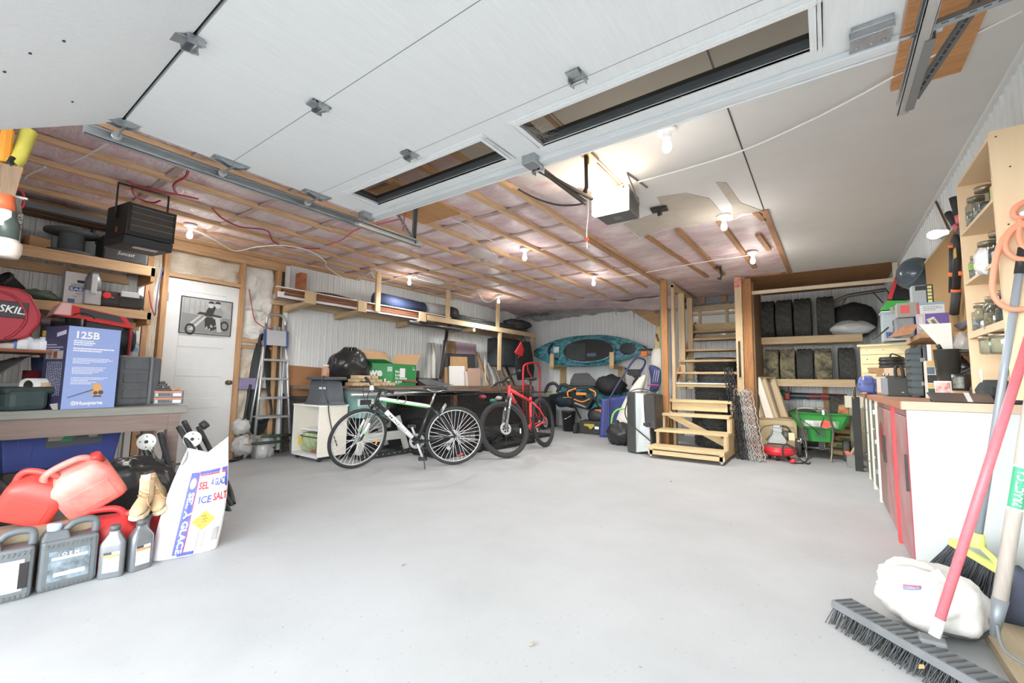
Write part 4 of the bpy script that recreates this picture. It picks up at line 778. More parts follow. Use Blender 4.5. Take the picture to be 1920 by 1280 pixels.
# ================================================================ WALL SHELVES ON THE LEFT
WB=wood('y','dcb68a',.25)
t=T('wall_shelf','upper rough lumber shelf high on the left wall','shelf',(-5.7,.6,2.04))
part('front_beam',MB().b2((-5.5,YF,1.99),(-5.46,1.36,2.085)),WB,t); part('board',MB().b2((-5.89,YF,2.075),(-5.5,1.36,2.095)),wood('y','b58a5c'),t); part('lower_beam',MB().b2((-5.86,YF,1.93),(-5.82,1.25,2.02)),WB,t); part('end_board',MB().b2((-5.89,1.33,1.93),(-5.46,1.36,2.075)),wood('x','c9955f'),t)
t=T('wall_shelf','lower rough lumber shelf on the left wall above the table','shelf',(-5.7,.6,1.5))
part('front_beam',MB().b2((-5.5,YF,1.55),(-5.46,1.36,1.63)),WB,t); part('board',MB().b2((-5.89,YF,1.625),(-5.5,1.36,1.64)),wood('y','b58a5c'),t); part('lower_beam',MB().b2((-5.86,YF,1.46),(-5.82,1.36,1.54)),WB,t); part('end_board',MB().b2((-5.89,1.33,1.5),(-5.46,1.36,1.62)),wood('x','c9955f'),t)
UZ,MZ=2.096,1.641
SX=-5.62
def sp(u,X=SX): return P(u,470,X=X)
# cable reel
c=P(135,455,X=-5.66); t=T('cable_reel','grey wooden cable reel lying flat on the upper shelf','reel',(c.x,c.y,UZ))
RL=M('5f666a',.7,var=.25,sc=9); c=V((-5.68,c.y,UZ))
part('lower_flange',MB().lathe([(0,0),(.19,0),(.19,.025),(0,.025)],c=c,n=32),RL,t); part('drum',MB().lathe([(.09,.025),(.09,.2)],c=c,n=24,cap=False),RL,t); part('upper_flange',MB().lathe([(0,.2),(.19,.2),(.19,.225),(0,.225)],c=c,n=32),RL,t)
part('bolt',MB().cyl(c+V((.1,.12,.225)),c+V((.1,.12,.27)),.016,n=10),BLK,t)
k=carton('cardboard_tray','flattened brown carton flap lying behind the cable reel','cardboard',(-5.55,P(55,455,X=-5.55).y,0),(-5.6,P(95,455,X=-5.6).y,0),.1,UZ,UZ+.1,CARD)
k=carton('white_carton','white printed carton standing at the left end of the upper shelf','box',(-5.52,.36,0),(-5.52,P(37,455,X=-5.52).y+.0,0),.2,UZ,2.36,M('e6e7e8',.6))
rules(k,.03,.22,[.05,.06,.04,.06,.05,.06,.03],.02,.008,INK); patch(k,'black_mark',.03,.06,.235,.258,INK)
k=carton('black_tote','black bin with a white script mark on the upper shelf under the heater','tote',(-5.5,P(193,480,X=-5.5).y,0),(-5.5,P(277,490,X=-5.5).y,0),.34,UZ,UZ+.22,M('33363a',.5),bev=.012)
text('Suncast',k.map(.1,.06),M('d8dadc',.5),k.t,'lettering',.05,shear=.35,width=.13)
b=MB(); k.blk(b,-.01,k.w+.01,k.h-.03,k.h,-.34,.012); part('rim',b,M('2a2d30',.5),k.t,bev=.005)
for i,(x,z,w_,l_) in enumerate(((-5.78,2.42,.05,'dark lumber length in the rack below the ceiling, nearest the wall'),(-5.7,2.42,.045,'brown lumber length in the rack below the ceiling, second from the wall'),(-5.62,2.425,.05,'dark stained length in the rack below the ceiling, third from the wall'),(-5.54,2.43,.04,'grey metal length on the outer side of the rack below the ceiling'))):
    S('lumber_length',MB().b2((x-w_/2,YF+.1,z),(x+w_/2,1.2,z+.05)),wood('y',['6b4a30','7d5636','5a3d28','777b7d'][i]),l_,'lumber',group='lengths under the ceiling')
t=T('overhead_rack','wooden hanger rack holding lumber lengths below the ceiling','rack',(-5.65,.5,2.37)); part('cross_bar',MB().b2((-5.85,.1,2.37),(-5.48,.14,2.418)),WB,t); part('cross_bar',MB().b2((-5.85,1.1,2.37),(-5.48,1.14,2.418)),WB,t)
for y in(.12,1.12): part('hanger',MB().b2((-5.51,y-.02,2.37),(-5.475,y+.02,2.57)),WB,t)
# motor oil carton
a0,a1=P(118,560,X=-5.56),P(172,560,X=-5.56)
k=carton('motor_oil_carton','white motor oil carton with a blue band on the lower shelf','box',(-5.56,a0.y,0),(-5.56,a1.y,0),.14,MZ-.02,P(128,508,X=-5.56).z,M('e4e5e3',.6))
patch(k,'blue_band',.03,k.w*.9,.135,.175,M('3f66ad',.5)); text('SAE 5',k.map(.035,.141),WP,k.t,'lettering',.036,bold=.02,width=.13); text('MOTOR',k.map(.08,.105),INK,k.t,'lettering',.022,width=.07); text('OIL',k.map(.06,.08),INK,k.t,'lettering',.02); patch(k,'blue_badge',.03,.075,.02,.062,M('4a6fb0',.5)); patch(k,'black_plate',.08,.15,.215,.24,INK); rules(k,.04,.195,[.12,.13],.013,.005,INK)
b=MB(); 
for f in((.0,.03,-.02),(.16,.2,-.06)): b.prism([k.p(f[0],k.h,f[2]-.05),k.p(f[1]+.02,k.h,f[2]),k.p((f[0]+f[1])/2,k.h+.07,f[2]-.02)],k.n*.003)
part('open_flap',b,CARD,k.t)
c=P(172,555,X=-5.5); t=T('caulking_gun','grey and white spray canister on the lower shelf before the carton','canister',(c.x,c.y,MZ))
part('body',MB().b2((c.x-.04,c.y-.055,MZ),(c.x+.04,c.y+.06,MZ+.13)),M('b9bcbe',.4),t,bev=.008); part('shoulder',MB().lathe([(.06,.13),(.055,.24),(.03,.3),(0,.3)],c=(c.x,c.y,MZ),n=16),M('8c9296',.4,.4),t); part('spine',MB().b2((c.x+.03,c.y-.02,MZ+.1),(c.x+.062,c.y+.02,MZ+.28)),M('c9ccce',.4),t,bev=.004)
# black jerry can on its side
a0,a1=P(187,570,X=-5.5),P(271,580,X=-5.5); t=T('jerry_can','black jerry can with a red cap lying on the lower shelf','jerry can',(-5.62,(a0.y+a1.y)/2,MZ))
b=MB().b2((-5.72,a0.y,MZ),(-5.5,a1.y,MZ+.15)); part('body',b,M('1a1b1d',.4),t,bev=.03); part('grip',MB().b2((-5.52,a0.y+.14,MZ+.11),(-5.485,a0.y+.28,MZ+.165)),M('c9cbcd',.4),t,bev=.006); part('cap',MB().cyl((-5.51,a0.y+.035,MZ+.1),(-5.45,a0.y+.035,MZ+.1),.03,n=18),M('e0282c',.4),t,bev=.004); part('spout',MB().tube([(-5.47,a0.y+.05,MZ+.09),(-5.47,a0.y+.09,MZ+.085)],.005,6),M('e0282c',.4),t); part('recess',MB().b2((-5.502,a0.y+.14,MZ+.02),(-5.495,a0.y+.28,MZ+.085)),M('0e0f10',.5),t)
for u,l_,w_ in((35,'crumpled grey green cloth on the lower shelf, left heap',.07),(75,'crumpled green cloth heap on the lower shelf beside the oil carton',.1)):
    c=P(u,545,X=-5.55); S('cloth',MB().ball((c.x,c.y,MZ+.03),w_,20,sc=(1,1.2,.5),fn=lambda d:1+.35*nz(d,2.5,u)),M('53614f',.8,var=.4),l_,'cloth')
c=P(22,530,X=-5.6); S('flower_pot',MB().lathe([(.05,0),(.075,.13),(.085,.13),(.085,.15),(.07,.15)],c=(c.x-.03,c.y+.05,MZ+.06),ax=(.35,-.75,.5),n=20,cap=False),M('1a1b1d',.6),'black plastic flower pot tipped over on the lower shelf','flower pot',solid=.004)
b=MB(); c=P(258,515,X=-5.6); b.b2((-5.86,c.y-.03,c.z-.02),(-5.8,c.y+.05,c.z+.03)); S('junction_box',b,STEEL,'small metal junction box under the upper shelf end','junction box',bev=.004)
for pts,h,l_ in(([P(305,500,X=-5.85),P(296,545,X=-5.84),P(291,590,X=-5.84)],'5a6fae','blue cable running down the stud left of the white door'),([P(279,545,X=-5.82),P(284,575,X=-5.82),P(290,592,X=-5.82)],'c03a3a','red cable beside the white corner strip left of the door')):
    S('power_cord',MB().tube(curve(pts,5),.006,6),M(h,.5),l_,'cable')
# --- things on the bracket at the front wall, cut by the left edge of the frame
b=MB(); b.hexa([(-3.52,YF,1.84),(-3.36,YF,1.84),(-3.36,.235,1.87),(-3.52,.235,1.87),(-3.52,YF,2.03),(-3.36,YF,2.03),(-3.36,.255,2.07),(-3.52,.255,2.07)]); S('bracket_board',b,wood('z','a98d70',.5),'thick weathered board jutting from the front wall at the far left','board')
ob=M('f08a2a',.4,var=.5,h2='e8c832',sc=4)
t=T('spray_bottle','orange bottle with a black label at the upper left edge','bottle',(-3.44,.1,2.075)); part('body',MB().b2((-3.5,-.05,2.075),(-3.38,.215,2.29)),ob,t,bev=.03); part('label',MB().b2((-3.379,.0,2.16),(-3.377,.165,2.24)),M('1d1d1f',.5),t)
part('cap',MB().cyl((-3.44,.19,2.29),(-3.44,.19,2.33),.03,n=14),BLK,t)
S('metal_plate',MB().b2((-3.46,YF,2.335),(-3.37,.25,2.36)).cyl((-3.37,.1,2.35),(-3.36,.1,2.35),.012,n=8),GRY,'grey metal plate edge above the orange bottle at the far left','plate')
b=MB(); pr=[P(55,245,X=-3.45),P(45,270,X=-3.45),P(33,297,X=-3.42),P(22,308,X=-3.40)]
pc=curve(pr,8)
for i in range(len(pc)-1):
    for j in range(2):
        q=pc[i]+(pc[i+1]-pc[i])*j/2; d,s_,u_=basis(pc[i+1]-pc[i]); b.tube([q+.028*(s_*cos(a)+u_*sin(a)) for a in [2*pi*k_/12 for k_ in range(12)]],.005,5,closed=True)
b.tube(pr,.022,8); S('rope_coil',b,M('ddd45a',.6,var=.2),'yellow rope wound in a tight coil at the upper left','rope')
q=P(18,306,X=-3.38); S('black_clip',MB().tube([P(24,295,X=-3.38),P(16,308,X=-3.37),P(22,312,X=-3.37)],.012,8),BLK,'black plastic clip under the yellow rope','clip')
t=T('caulk_tube','orange and white caulk tube hanging at the far left edge','tube',P(4,420,X=-3.3)); b=MB(); p0,p1=P(-4,372,X=-3.3),P(8,402,X=-3.3); 
part('orange_end',MB().cyl(P(3,366,X=-3.3),P(3,394,X=-3.3),.045,n=18),M('ee6a3a',.4),t); part('white_body',MB().cyl(P(3,394,X=-3.3),P(0,425,X=-3.3),.043,n=18),M('ececea',.4),t)
S('green_bottle',MB().lathe([(0,0),(.045,0),(.045,.09),(.03,.12),(.03,.15),(0,.15)],c=P(10,452,X=-3.3),n=16),M('37463f',.35),'dark green bottle at the far left below the caulk tube','bottle')
S('pale_jar',MB().lathe([(0,0),(.05,0),(.06,.03),(.06,.07),(.04,.1),(0,.1)],c=P(6,482,X=-3.3),n=16),M('d8cdbf',.4),'pale jar at the far left edge beneath the green bottle','jar')  # jar floats free, nothing holds it up
S('hanging_rag',MB().grid(lambda u,v:P(14+26*u,368+34*v,X=-3.42)+V((.03*nz((u*3,v*3,2),1.3),0,-.03*nz((u*4,1,0),1)*v)),12,12),M('a39d92',.9,var=.2),'grey shop rag hanging beside the caulk tube','rag',solid=.006)
t=T('scraper','white plastic tool handle sticking out over the rag','tool',P(20,372,X=-3.4)); part('handle',MB().bar(P(18,366,X=-3.4),P(50,374,X=-3.42),.03,.012),M('f0eeea',.4),t,bev=.005); part('hole',MB().cyl(P(47,373.5,X=-3.413)+V((.008,0,0)),P(47,373.5,X=-3.413)-V((.001,0,0)),.006,n=10),BLK,t)
S('cable',MB().tube(curve([P(24,352,X=-3.5),P(38,357,X=-3.5),P(45,368,X=-3.5),P(43,386,X=-3.5),P(37,390,X=-3.5)],6),.006,6),M('d03a4a',.5),'red cable loop behind the white tool handle at the far left','cable')
# ================================================================ LEFT WALL: DOOR, LADDER, RACK, BENCH
DM=M('e9ebea',.5,var=.05)
d=bpy.data.objects.new('door_1',None); COL.objects.link(d); d['kind']='structure'; d.location=(XL,1.97,0); INV['door_1']=Matrix.Translation(d.location).inverted()
dy0,dy1=1.60,2.335; xf=XL-.045
b=MB(); zs=[.02,.3,.42,.72,.84,1.13,1.25,1.42,1.52,1.95,2.10]
b.b2((xf-.03,dy0,.02),(xf-.006,dy1,2.10)); b.b2((xf-.03,dy0,.02),(xf,dy0+.14,2.10)); b.b2((xf-.03,dy1-.14,.02),(xf,dy1,2.10))
for z0,z1 in((.02,.2),(.62,.74),(.99,1.09),(1.33,1.45),(1.97,2.10)): b.b2((xf-.03,dy0+.14,z0),(xf,dy1-.14,z1))
part('door_leaf',b,DM,d,bev=.004)
kp=P(427,717,X=xf); part('door_knob',MB().lathe([(.0,0),(.03,0),(.03,.006),(.012,.012),(.012,.035),(.026,.045),(.028,.06),(.018,.072),(0,.074)],c=kp,ax=(1,0,0),n=20),M('6b5a48',.35,.8),d)
for z in(1.83,.3): part('hinge',MB().b2((xf,dy0-.02,z),(xf+.01,dy0+.02,z+.1)),STEEL,d)
# framed black and white photograph on the door
F=[P(335,626,X=xf+.02),P(433,628,X=xf+.02),P(437,566,X=xf+.02),P(341,554,X=xf+.02)]
y0=(F[0].y+F[3].y)/2;y1=(F[1].y+F[2].y)/2;z0=(F[0].z+F[1].z)/2;z1=(F[2].z+F[3].z)/2
t=T('framed_poster','black and white poster of two people on a motorcycle hung on the door','poster',((xf+.02),(y0+y1)/2,z0))
part('backing',MB().b2((xf+.001,y0,z0),(xf+.008,y1,z1)),M('b9bab8',.6,var=.35,h2='6e6f70',sc=9),t)
b=MB(); w_=.008
for lo,hi in(((y0,z0),(y1,z0+w_)),((y0,z1-w_),(y1,z1)),((y0,z0),(y0+w_,z1)),((y1-w_,z0),(y1,z1))): b.b2((xf,lo[0],lo[1]),(xf+.014,hi[0],hi[1]))
part('frame',b,M('222222',.5),t)
fm=lambda a,c,o=.0095:V((xf+o,y0+(y1-y0)*a,z0+(z1-z0)*c))
b=MB()
def poly(pts,m,o): b.add([fm(a,c,o) for a,c in pts],[tuple(range(len(pts)))],m)
poly([(.03,.04),(.97,.04),(.97,.5),(.03,.55)],1,.0088)
for i in range(5): poly([(.05+i*.1,.55),(.07+i*.1,.55),(.07+i*.1,.93),(.05+i*.1,.93)],3,.009)
poly([(.45,.52),(.5,.72),(.56,.82),(.64,.82),(.7,.7),(.74,.5)],0,.0092); poly([(.6,.5),(.66,.75),(.74,.82),(.82,.7),(.8,.45)],3,.0094)
for cx,cy in((.57,.84),(.7,.85)): poly([(cx+.055*cos(a),cy+.09*sin(a)) for a in [2*pi*i/14 for i in range(14)]],4,.0096)
for cx,cy in((.57,.88),(.7,.89)): poly([(cx+.06*cos(a),cy+.07*sin(a)) for a in [pi*i/8 for i in range(9)]],0,.0098)
poly([(.45,.5),(.5,.5),(.24,.1),(.16,.1)],4,.0097); poly([(.36,.52),(.4,.52),(.14,.14),(.1,.18)],4,.0097); poly([(.3,.55),(.36,.62),(.55,.6),(.8,.55),(.8,.5),(.55,.54)],0,.0098)
poly([(.45,.5),(.75,.48),(.82,.25),(.6,.12),(.48,.2)],0,.0096); poly([(.66,.5),(.76,.5),(.8,.1),(.72,.1)],4,.0099)
for cx,cy,r in((.2,.12,.1),(.86,.28,.09)):
    n=20; vs=[fm(cx+r*k*cos(2*pi*i/n),cy+r*1.6*k*sin(2*pi*i/n),.0098) for k in(1,.6) for i in range(n)]; b.add(vs,[(i,(i+1)%n,n+(i+1)%n,n+i) for i in range(n)],0)
for i in range(14): a,c=rnd(.46,.8),rnd(.12,.48); poly([(a,c),(a+.04,c+.01),(a+.03,c+.05)],rnd(0,1)>.5 and 4 or 2,.01)
part('printed_picture',b,[M('2e2f30',.6),M('8d8e8d',.6),M('d5d6d5',.6),M('9b9c9b',.6),M('c9cac9',.6)],t)
# electrical box with red cable right of the door
q=P(517,621,X=XL+.0); t=T('outlet_box','grey metal outlet box on the stud behind the stepladder','outlet box',q); part('box',MB().b2(q-V((.03,.045,.06)),q+V((.03,.045,.06))),M('8d9295',.4,.6),t,bev=.005); part('cover_plate',MB().b2(q+V((.03,-.045,-.06)),q+V((.034,.045,.06))),M('aab0b3',.4,.6),t)
S('cable',MB().tube(curve([P(467,542,X=-5.93),P(473,578,X=-5.92),P(478,600,X=-5.91),P(493,612,X=-5.9),P(512,617,X=-5.88)],6),.006,6),M('b83a3f',.5),'red cable running over the insulation into the outlet box','cable')
# plastic bags at the foot of the bay
for i,(u,v,x_,r_) in enumerate(((452,800,-5.86,.1),(455,835,-5.8,.12),(490,845,-5.78,.13),(500,830,-5.8,.1))):
    q=P(u,v,X=x_); S('plastic_bag',MB().ball(q,r_,26,fn=lambda d:1+.4*nz(d,3,i+2)+.12*nz(d,8,i)),M('dcdcda',.2,alpha=.85,coat=.5),['crumpled clear plastic bag high in the stud bay by the door','crumpled clear plastic bag behind the left ladder foot','crumpled clear plastic bag on the floor between the ladder rails','crumpled clear plastic bag just above the floor behind the ladder'][i],'plastic bag')
# --- step ladder
t=T('step_ladder','aluminium stepladder with a hoop top and blue edged platform by the door','ladder',(-5.75,2.72,0))
fl,fr_,rl,rr=P(474,860,Z=0),V((-5.66,2.965,0)),V((-5.88,2.5,0)),V((-5.86,2.93,0))
hz=1.80; hl=V((-5.765,2.60,hz-.12)); hr=V((-5.765,2.84,hz-.12))
part('front_rail',MB().tube([fl+V((0,0,.01)),fl*.5+hl*.5,hl],.018,8),ALU,t); part('front_rail',MB().tube([fr_+V((0,0,.01)),fr_*.5+hr*.5,hr],.018,8),ALU,t)
part('hoop',MB().tube(curve([hl,hl+V((0,.008,.07)),hl+V((0,.05,.115)),(hl+hr)/2+V((0,0,.125)),hr+V((0,-.05,.115)),hr+V((0,-.008,.07)),hr],6),.018,10),ALU,t)
pz=1.40; at_=lambda a,b_,z:a+(b_-a)*((z-a.z)/(b_.z-a.z))
pl,pr_=at_(fl,hl,pz),at_(fr_,hr,pz)
part('platform',MB().hexa([pl+V((.02,-.01,0)),pr_+V((.02,.01,0)),pr_+V((-.0,.01,.2)),pl+V((-.0,-.01,.2)),pl+V((.032,-.01,.0)),pr_+V((.032,.01,.0)),pr_+V((.012,.01,.2)),pl+V((.012,-.01,.2))]),M('c9ccd0',.45,.6,var=.1,sc=30),t,bev=.004)
for y_ in(0,1):
    e_=[pl,pr_][y_]; part('platform_edge',MB().bar(e_+V((.025,0,-.02)),e_+V((.005,0,.2)),.02,.03,up=(0,1,0)),M('34508f',.4),t)
for z in(.24,.48,.72,.96,1.2):
    a,c=at_(fl,hl,z),at_(fr_,hr,z); part('step',MB().hexa([a+V((.03,0,0)),c+V((.03,0,0)),c+V((-.05,0,0)),a+V((-.05,0,0)),a+V((.03,0,.028)),c+V((.03,0,.028)),c+V((-.05,0,.028)),a+V((-.05,0,.028))]),M('b5babe',.4,.7),t,bev=.003)
for a,c in((rl,hl),(rr,hr)): part('rear_leg',MB().tube([a+V((0,0,.01)),c+V((-.02,0,-.25))],.015,8),ALU,t)
part('rear_brace',MB().bar(at_(rl,hl,.5),at_(rr,hr,.5),.02,.02),ALU,t)
# --- coil of hose behind the ladder
t=T('hose_coil','long coil of black and dark green hose hanging behind the stepladder','hose',(-5.86,2.63,.3))
for i in range(6):
    x_=-5.95+.009*i; y_=2.63+.02*nz((i,0,0),1,3); part('loop',MB().tube(curve([(x_,2.53+.015*i,.55+.05*i),(x_,2.545+.012*i,1.1),(x_,2.60,1.43+.015*i),(x_,2.66,1.47+.01*i),(x_,2.72-.01*i,1.38),(x_,2.79-.012*i,.9),(x_,2.80,.55),(x_,2.73,.3+.03*i),(x_,2.62,.28+.035*i)],5,True),.017,7,closed=True),M(['16211f','1c2d2b','141a1a','22332f','18201f','0f1415'][i],.5),t)
part('hose_end',MB().tube(curve([(-5.85,2.5,.9),(-5.84,2.46,.55),(-5.84,2.44,.35),(-5.8,2.43,.18),(-5.76,2.42,.06),(-5.7,2.36,.02),(-5.66,2.25,.018)],6),.016,8),M('17181a',.5),t)
# garden stakes wrapped in green lying behind the ladder
for i,(a,c,l_) in enumerate(((P(478,818,X=-5.63),P(545,815,X=-5.63),'upper of two dark green poles poking out left of the white cabinet'),(P(458,833,X=-5.6),P(542,826,X=-5.6),'lower of two dark green poles with a pale tip poking left of the cabinet'))):
    t=T('garden_stake',l_,'pole',a); part('wrapped_shaft',MB().tube([a+(c-a)*.15,c],.018,8),M('22402f',.6),t); part('tip',MB().tube([a,a+(c-a)*.16],[.006,.014],8),wood('y','c9a98a'),t)
# --- rolling open cabinet
C0,C1,C2=V((-5.47,2.86,0)),V((-4.885,2.87,0)),V((-4.87,3.27,0))
t=T('rolling_cabinet','open cream cabinet on casters with a grey tub on top','cabinet',(-5.18,3.06,0)); CR=M('e9e3d4',.55,var=.04); W2=M('eff0f1',.5)
x0,x1,y0,y1=-5.47,-4.875,2.87,3.24; zt=.67
part('end_panel',MB().b2((x1-.016,y0,.06),(x1,y1,zt-.02)),CR,t); part('end_panel',MB().b2((x0,y0,.06),(x0+.016,y1,zt-.02)),CR,t); part('back_panel',MB().b2((x0,y1-.01,.06),(x1-.016,y1,zt-.02)),CR,t)
part('top',MB().b2((x0-.01,y0-.01,zt-.02),(x1+.01,y1+.01,zt)),W2,t,bev=.002); part('bottom',MB().b2((x0+.016,y0+.01,.06),(x1-.016,y1-.01,.08)),W2,t); part('shelf',MB().b2((x0+.016,y0+.1,.34),(x1-.016,y1-.01,.36)),W2,t)
part('edge_trim',MB().b2((x1-.018,y0-.003,.05),(x1+.001,y0+.002,zt-.02)),W2,t); part('edge_trim',MB().b2((x0-.001,y0-.003,.05),(x0+.018,y0+.002,zt-.02)),W2,t); part('edge_trim',MB().b2((x0,y0-.003,.045),(x1,y0+.002,.075)),W2,t)
for x,y in((x0+.06,y0+.05),(x1-.05,y0+.05),(x1-.05,y1-.05),(x0+.06,y1-.05)): part('caster',MB().cyl((x-.012,y,.027),(x+.012,y,.027),.026,n=16).b2((x-.016,y-.015,.03),(x+.016,y+.015,.058)),BLK,t)
b=MB().loft([[V((-5.19+.25*cx*k,y0+.2+.13*sy*k,.083+z)) for cx,sy in[(max(-1,min(1,1.3*cos(a))),max(-1,min(1,1.3*sin(a)))) for a in [2*pi*i/24 for i in range(24)]]] for z,k in((0,.86),(.05,1),(.13,1),(.19,.93),(.225,.85))])
t=T('cooler_bag','green landscape printed cooler bag in the lower cabinet bay','bag',(-5.19,3.05,.083)); part('body',b,M('3f7a2a',.35,var=.9,h2='dfe6b8',sc=5,coat=.5),t); part('zip_band',MB().tube([V((-5.19+.252*max(-1,min(1,1.3*cos(a))),y0+.2+.132*max(-1,min(1,1.3*sin(a))),.27)) for a in [2*pi*i/24 for i in range(24)]],.006,5,closed=True),BLK,t); part('yellow_tag',MB().b2((-5.45,y0+.07,.16),(-5.38,y0+.075,.25)),M('e0c640',.5),t); part('red_print',MB().b2((-5.13,y0+.066,.1),(-5.03,y0+.069,.125)),M('c23b3b',.5),t)
# grey tub upside down, with things on it
c=V((-5.12,3.08,zt)); t=T('storage_tub','dark grey storage tub turned upside down on the cream cabinet','tub',c)
TUB=M('4f545b',.5,var=.1)
rr_=lambda z,a,d_,n=32:[c+V((a*max(-.86,min(.86,cos(q)))/.86,d_*max(-.86,min(.86,sin(q)))/.86,z)) for q in [2*pi*i/n for i in range(n)]]
part('tub_body',MB().loft([rr_(0,.29,.18),rr_(.015,.29,.18),rr_(.02,.265,.16),rr_(.07,.25,.155),rr_(.29,.2,.13),rr_(.30,.185,.12)]),TUB,t)
part('lid',MB().loft([rr_(.30,.25,.17),rr_(.305,.26,.18),rr_(.33,.26,.18),rr_(.34,.25,.17)]),M('43484d',.5),t)
part('label_strip',MB().hexa([c+V((.1,-.155,.19)),c+V((.21,-.142,.19)),c+V((.21,-.13,.19)),c+V((.1,-.14,.19)),c+V((.1,-.15,.215)),c+V((.205,-.138,.215)),c+V((.205,-.13,.215)),c+V((.1,-.14,.215))]),M('e4e6ea',.5),t)
S('power_cord',MB().tube(curve([c+V((.12,-.1,.345)),c+V((.2,-.17,.345)),c+V((.235,-.2,.25)),c+V((.27,-.16,.1)),c+V((.262,-.12,.02)),c+V((.256,-.1,-.1)),c+V((.262,-.05,-.3)),c+V((.258,.03,-.5))],6),.006,6),M('3a3f42',.5),'dark power cord hanging from the tub down the cream cabinet side','cord')
bottle('spice_bottle','pinkish pepper mill shaped bottle on top of the grey tub',c+V((.05,-.05,.341)),.15,.045,M('c9967a',.5,var=.3,sc=14),M('e6d9cc',.5),neck=.7)
# cardboard sheet on the wall behind
k=Box((-5.84,2.97,0),(-5.84,3.62,0),.01,.4,1.1)
S('cardboard_sheet',MB().prism([(-5.80,2.96,.75),(-5.80,3.46,.75),(-5.83,3.5,1.05),(-5.835,3.42,1.14),(-5.84,2.96,1.16)],(-.012,0,0)),M('a06f45',.85,var=.1),'brown cardboard sheet leaning on the wall above the grey tub','cardboard')
# --- bench along the wall and what stands on it
t=T('work_bench','rough wooden bench along the white ribbed wall','workbench',(-5.55,4.3,0))
part('top_planks',MB().b2((-5.88,2.98,.85),(-5.2,8.0,.89)),wood('y','8d7a66',.45),t); part('front_rail',MB().b2((-5.22,2.98,.79),(-5.19,8.0,.85)),wood('y','9a6a48',.4),t)
for y in(3.45,5.5,7.85): part('leg',MB().b2((-5.28,y,0),(-5.2,y+.08,.85)),wood('z','7d5f45'),t); part('leg',MB().b2((-5.88,y,0),(-5.8,y+.08,.85)),wood('z','7d5f45'),t)
BZ=.891
bag('garbage_bag','big tied black garbage bag on the bench in front of the white wall',(-5.57,3.70,BZ+.25),.265,(1.0,1.15,1.0),3,knot=False)
b=MB()
for i in range(14):
    a=2*pi*i/14; b.tube(curve([V((-5.57+.03*cos(a),3.7+.03*sin(a),BZ+.50)),V((-5.57+.07*cos(a),3.7+.08*sin(a),BZ+.54+.01*nz((i,1,1),3))),V((-5.57+.13*cos(a),3.7+.14*sin(a),BZ+.48))],4),[.016,.016,.016,.016,.016,.015,.012,.01,.006],6)
o_=bpy.data.objects['garbage_bag.002'] if 'garbage_bag.002' in bpy.data.objects else None
if o_: part('gathered_neck',b,M('0b0c0d',.28,bump=.35,bsc=14,spec=.45),o_)
# green open carton, two printed faces
g0,g1,g2=V((-5.62,4.02,0)),V((-5.24,4.14,0)),V((-5.36,4.72,0))
g1=P(738,722,Z=BZ); g2=P(787,721,Z=BZ); g0=P(694,724,Z=BZ); 
g1=V((-5.23,4.20,0)); g2=V((-5.37,4.78,0)); g0=g1+V((-.30,-.30,0)).normalized()*.40
GRN=M('1f8a45',.55); 
t=T('green_carton','open green grocery carton with white lettering on the bench','box',((g0.x+g2.x)/2,(g0.y+g2.y)/2,BZ))
bk=g0+g2-g1; h_=.335; V0=lambda p,z:V((p.x,p.y,BZ+z))
def wall(a,c,z0,z1,th=.005): 
    n_=V(((c-a).y,-(c-a).x,0)).normalized()*th; return MB().hexa([V0(a,z0),V0(c,z0),V0(c,z0)-n_,V0(a,z0)-n_,V0(a,z1),V0(c,z1),V0(c,z1)-n_,V0(a,z1)-n_])
part('long_side',wall(g1,g2,0,h_),GRN,t); part('short_side',wall(g0,g1,0,h_),GRN,t); part('far_side',wall(g2,bk,0,h_),CARD,t); part('far_side',wall(bk,g0,0,h_),CARD,t); part('base',MB().prism([V0(p,.002) for p in(g0,g1,g2,bk)],(0,0,.004)),CARD,t)
def flap(a,c,out,up,h,m): 
    o=V(out)*h; u=V((0,0,up)); return MB().hexa([V0(a,h_),V0(c,h_),V0(c,h_)+V((0,0,.004)),V0(a,h_)+V((0,0,.004)),V0(a,h_)+o+u,V0(c,h_)+o+u,V0(c,h_)+o+u+V((0,0,.004)),V0(a,h_)+o+u+V((0,0,.004))])
nb=(g0-g1).normalized(); part('flap',flap(g1*.96+g2*.04,g2,-nb*-1,.0,.0,0) if False else flap(bk,g2,(g2-g1).normalized(),.17,.12,0),CARD,t)
part('flap',flap(g0,bk,nb,.19,.1,0),CARD,t); part('flap',flap(g0,g1,(g0-bk).normalized(),-.0+.05,.2,0),GRN,t)
kl=Box(g1,g2,.01,BZ,BZ+h_); ks=Box(g0,g1,.01,BZ,BZ+h_)
for i,s_ in enumerate(('Finir','la cocotte.','On recoupe','de tout.')): text(s_,kl.map(.06,.2-i*.05,.002),WP,t,'lettering',.052,bold=.035,width=[.1,.22,.29,.18][i])
part('white_sticker',MB().b2((0,0,0),(.001,.001,.001)) if False else kl.blk(MB(),.17,.30,.13,.27,0,.003),M('eef0f2',.5),t); part('underline',kl.blk(MB(),.06,.17,.03,.037,0,.002),WP,t); part('bag_mark',kl.blk(kl.blk(MB(),.50,.56,.25,.262,0,.002),.51,.515,.27,.3,0,.002),WP,t)
text('we',ks.map(.05,.15,.002),WP,t,'lettering',.16,bold=.04,width=.2); text('cook',ks.map(.0,.0,.002),WP,t,'lettering',.15,bold=.04,width=.38)
b=MB(); 
for y_ in(.22,.245,.27): ks.blk(b,.32,.39,y_,y_+.013,0,.002)
part('stripe_mark',b,WP,t)
k=Box((-5.75,3.95,0),(-5.7,4.35,0),.02,BZ,1.42); S('cardboard_flap',k.body(),M('a5754d',.85,var=.1),'brown carton back panel standing behind the green carton','cardboard')
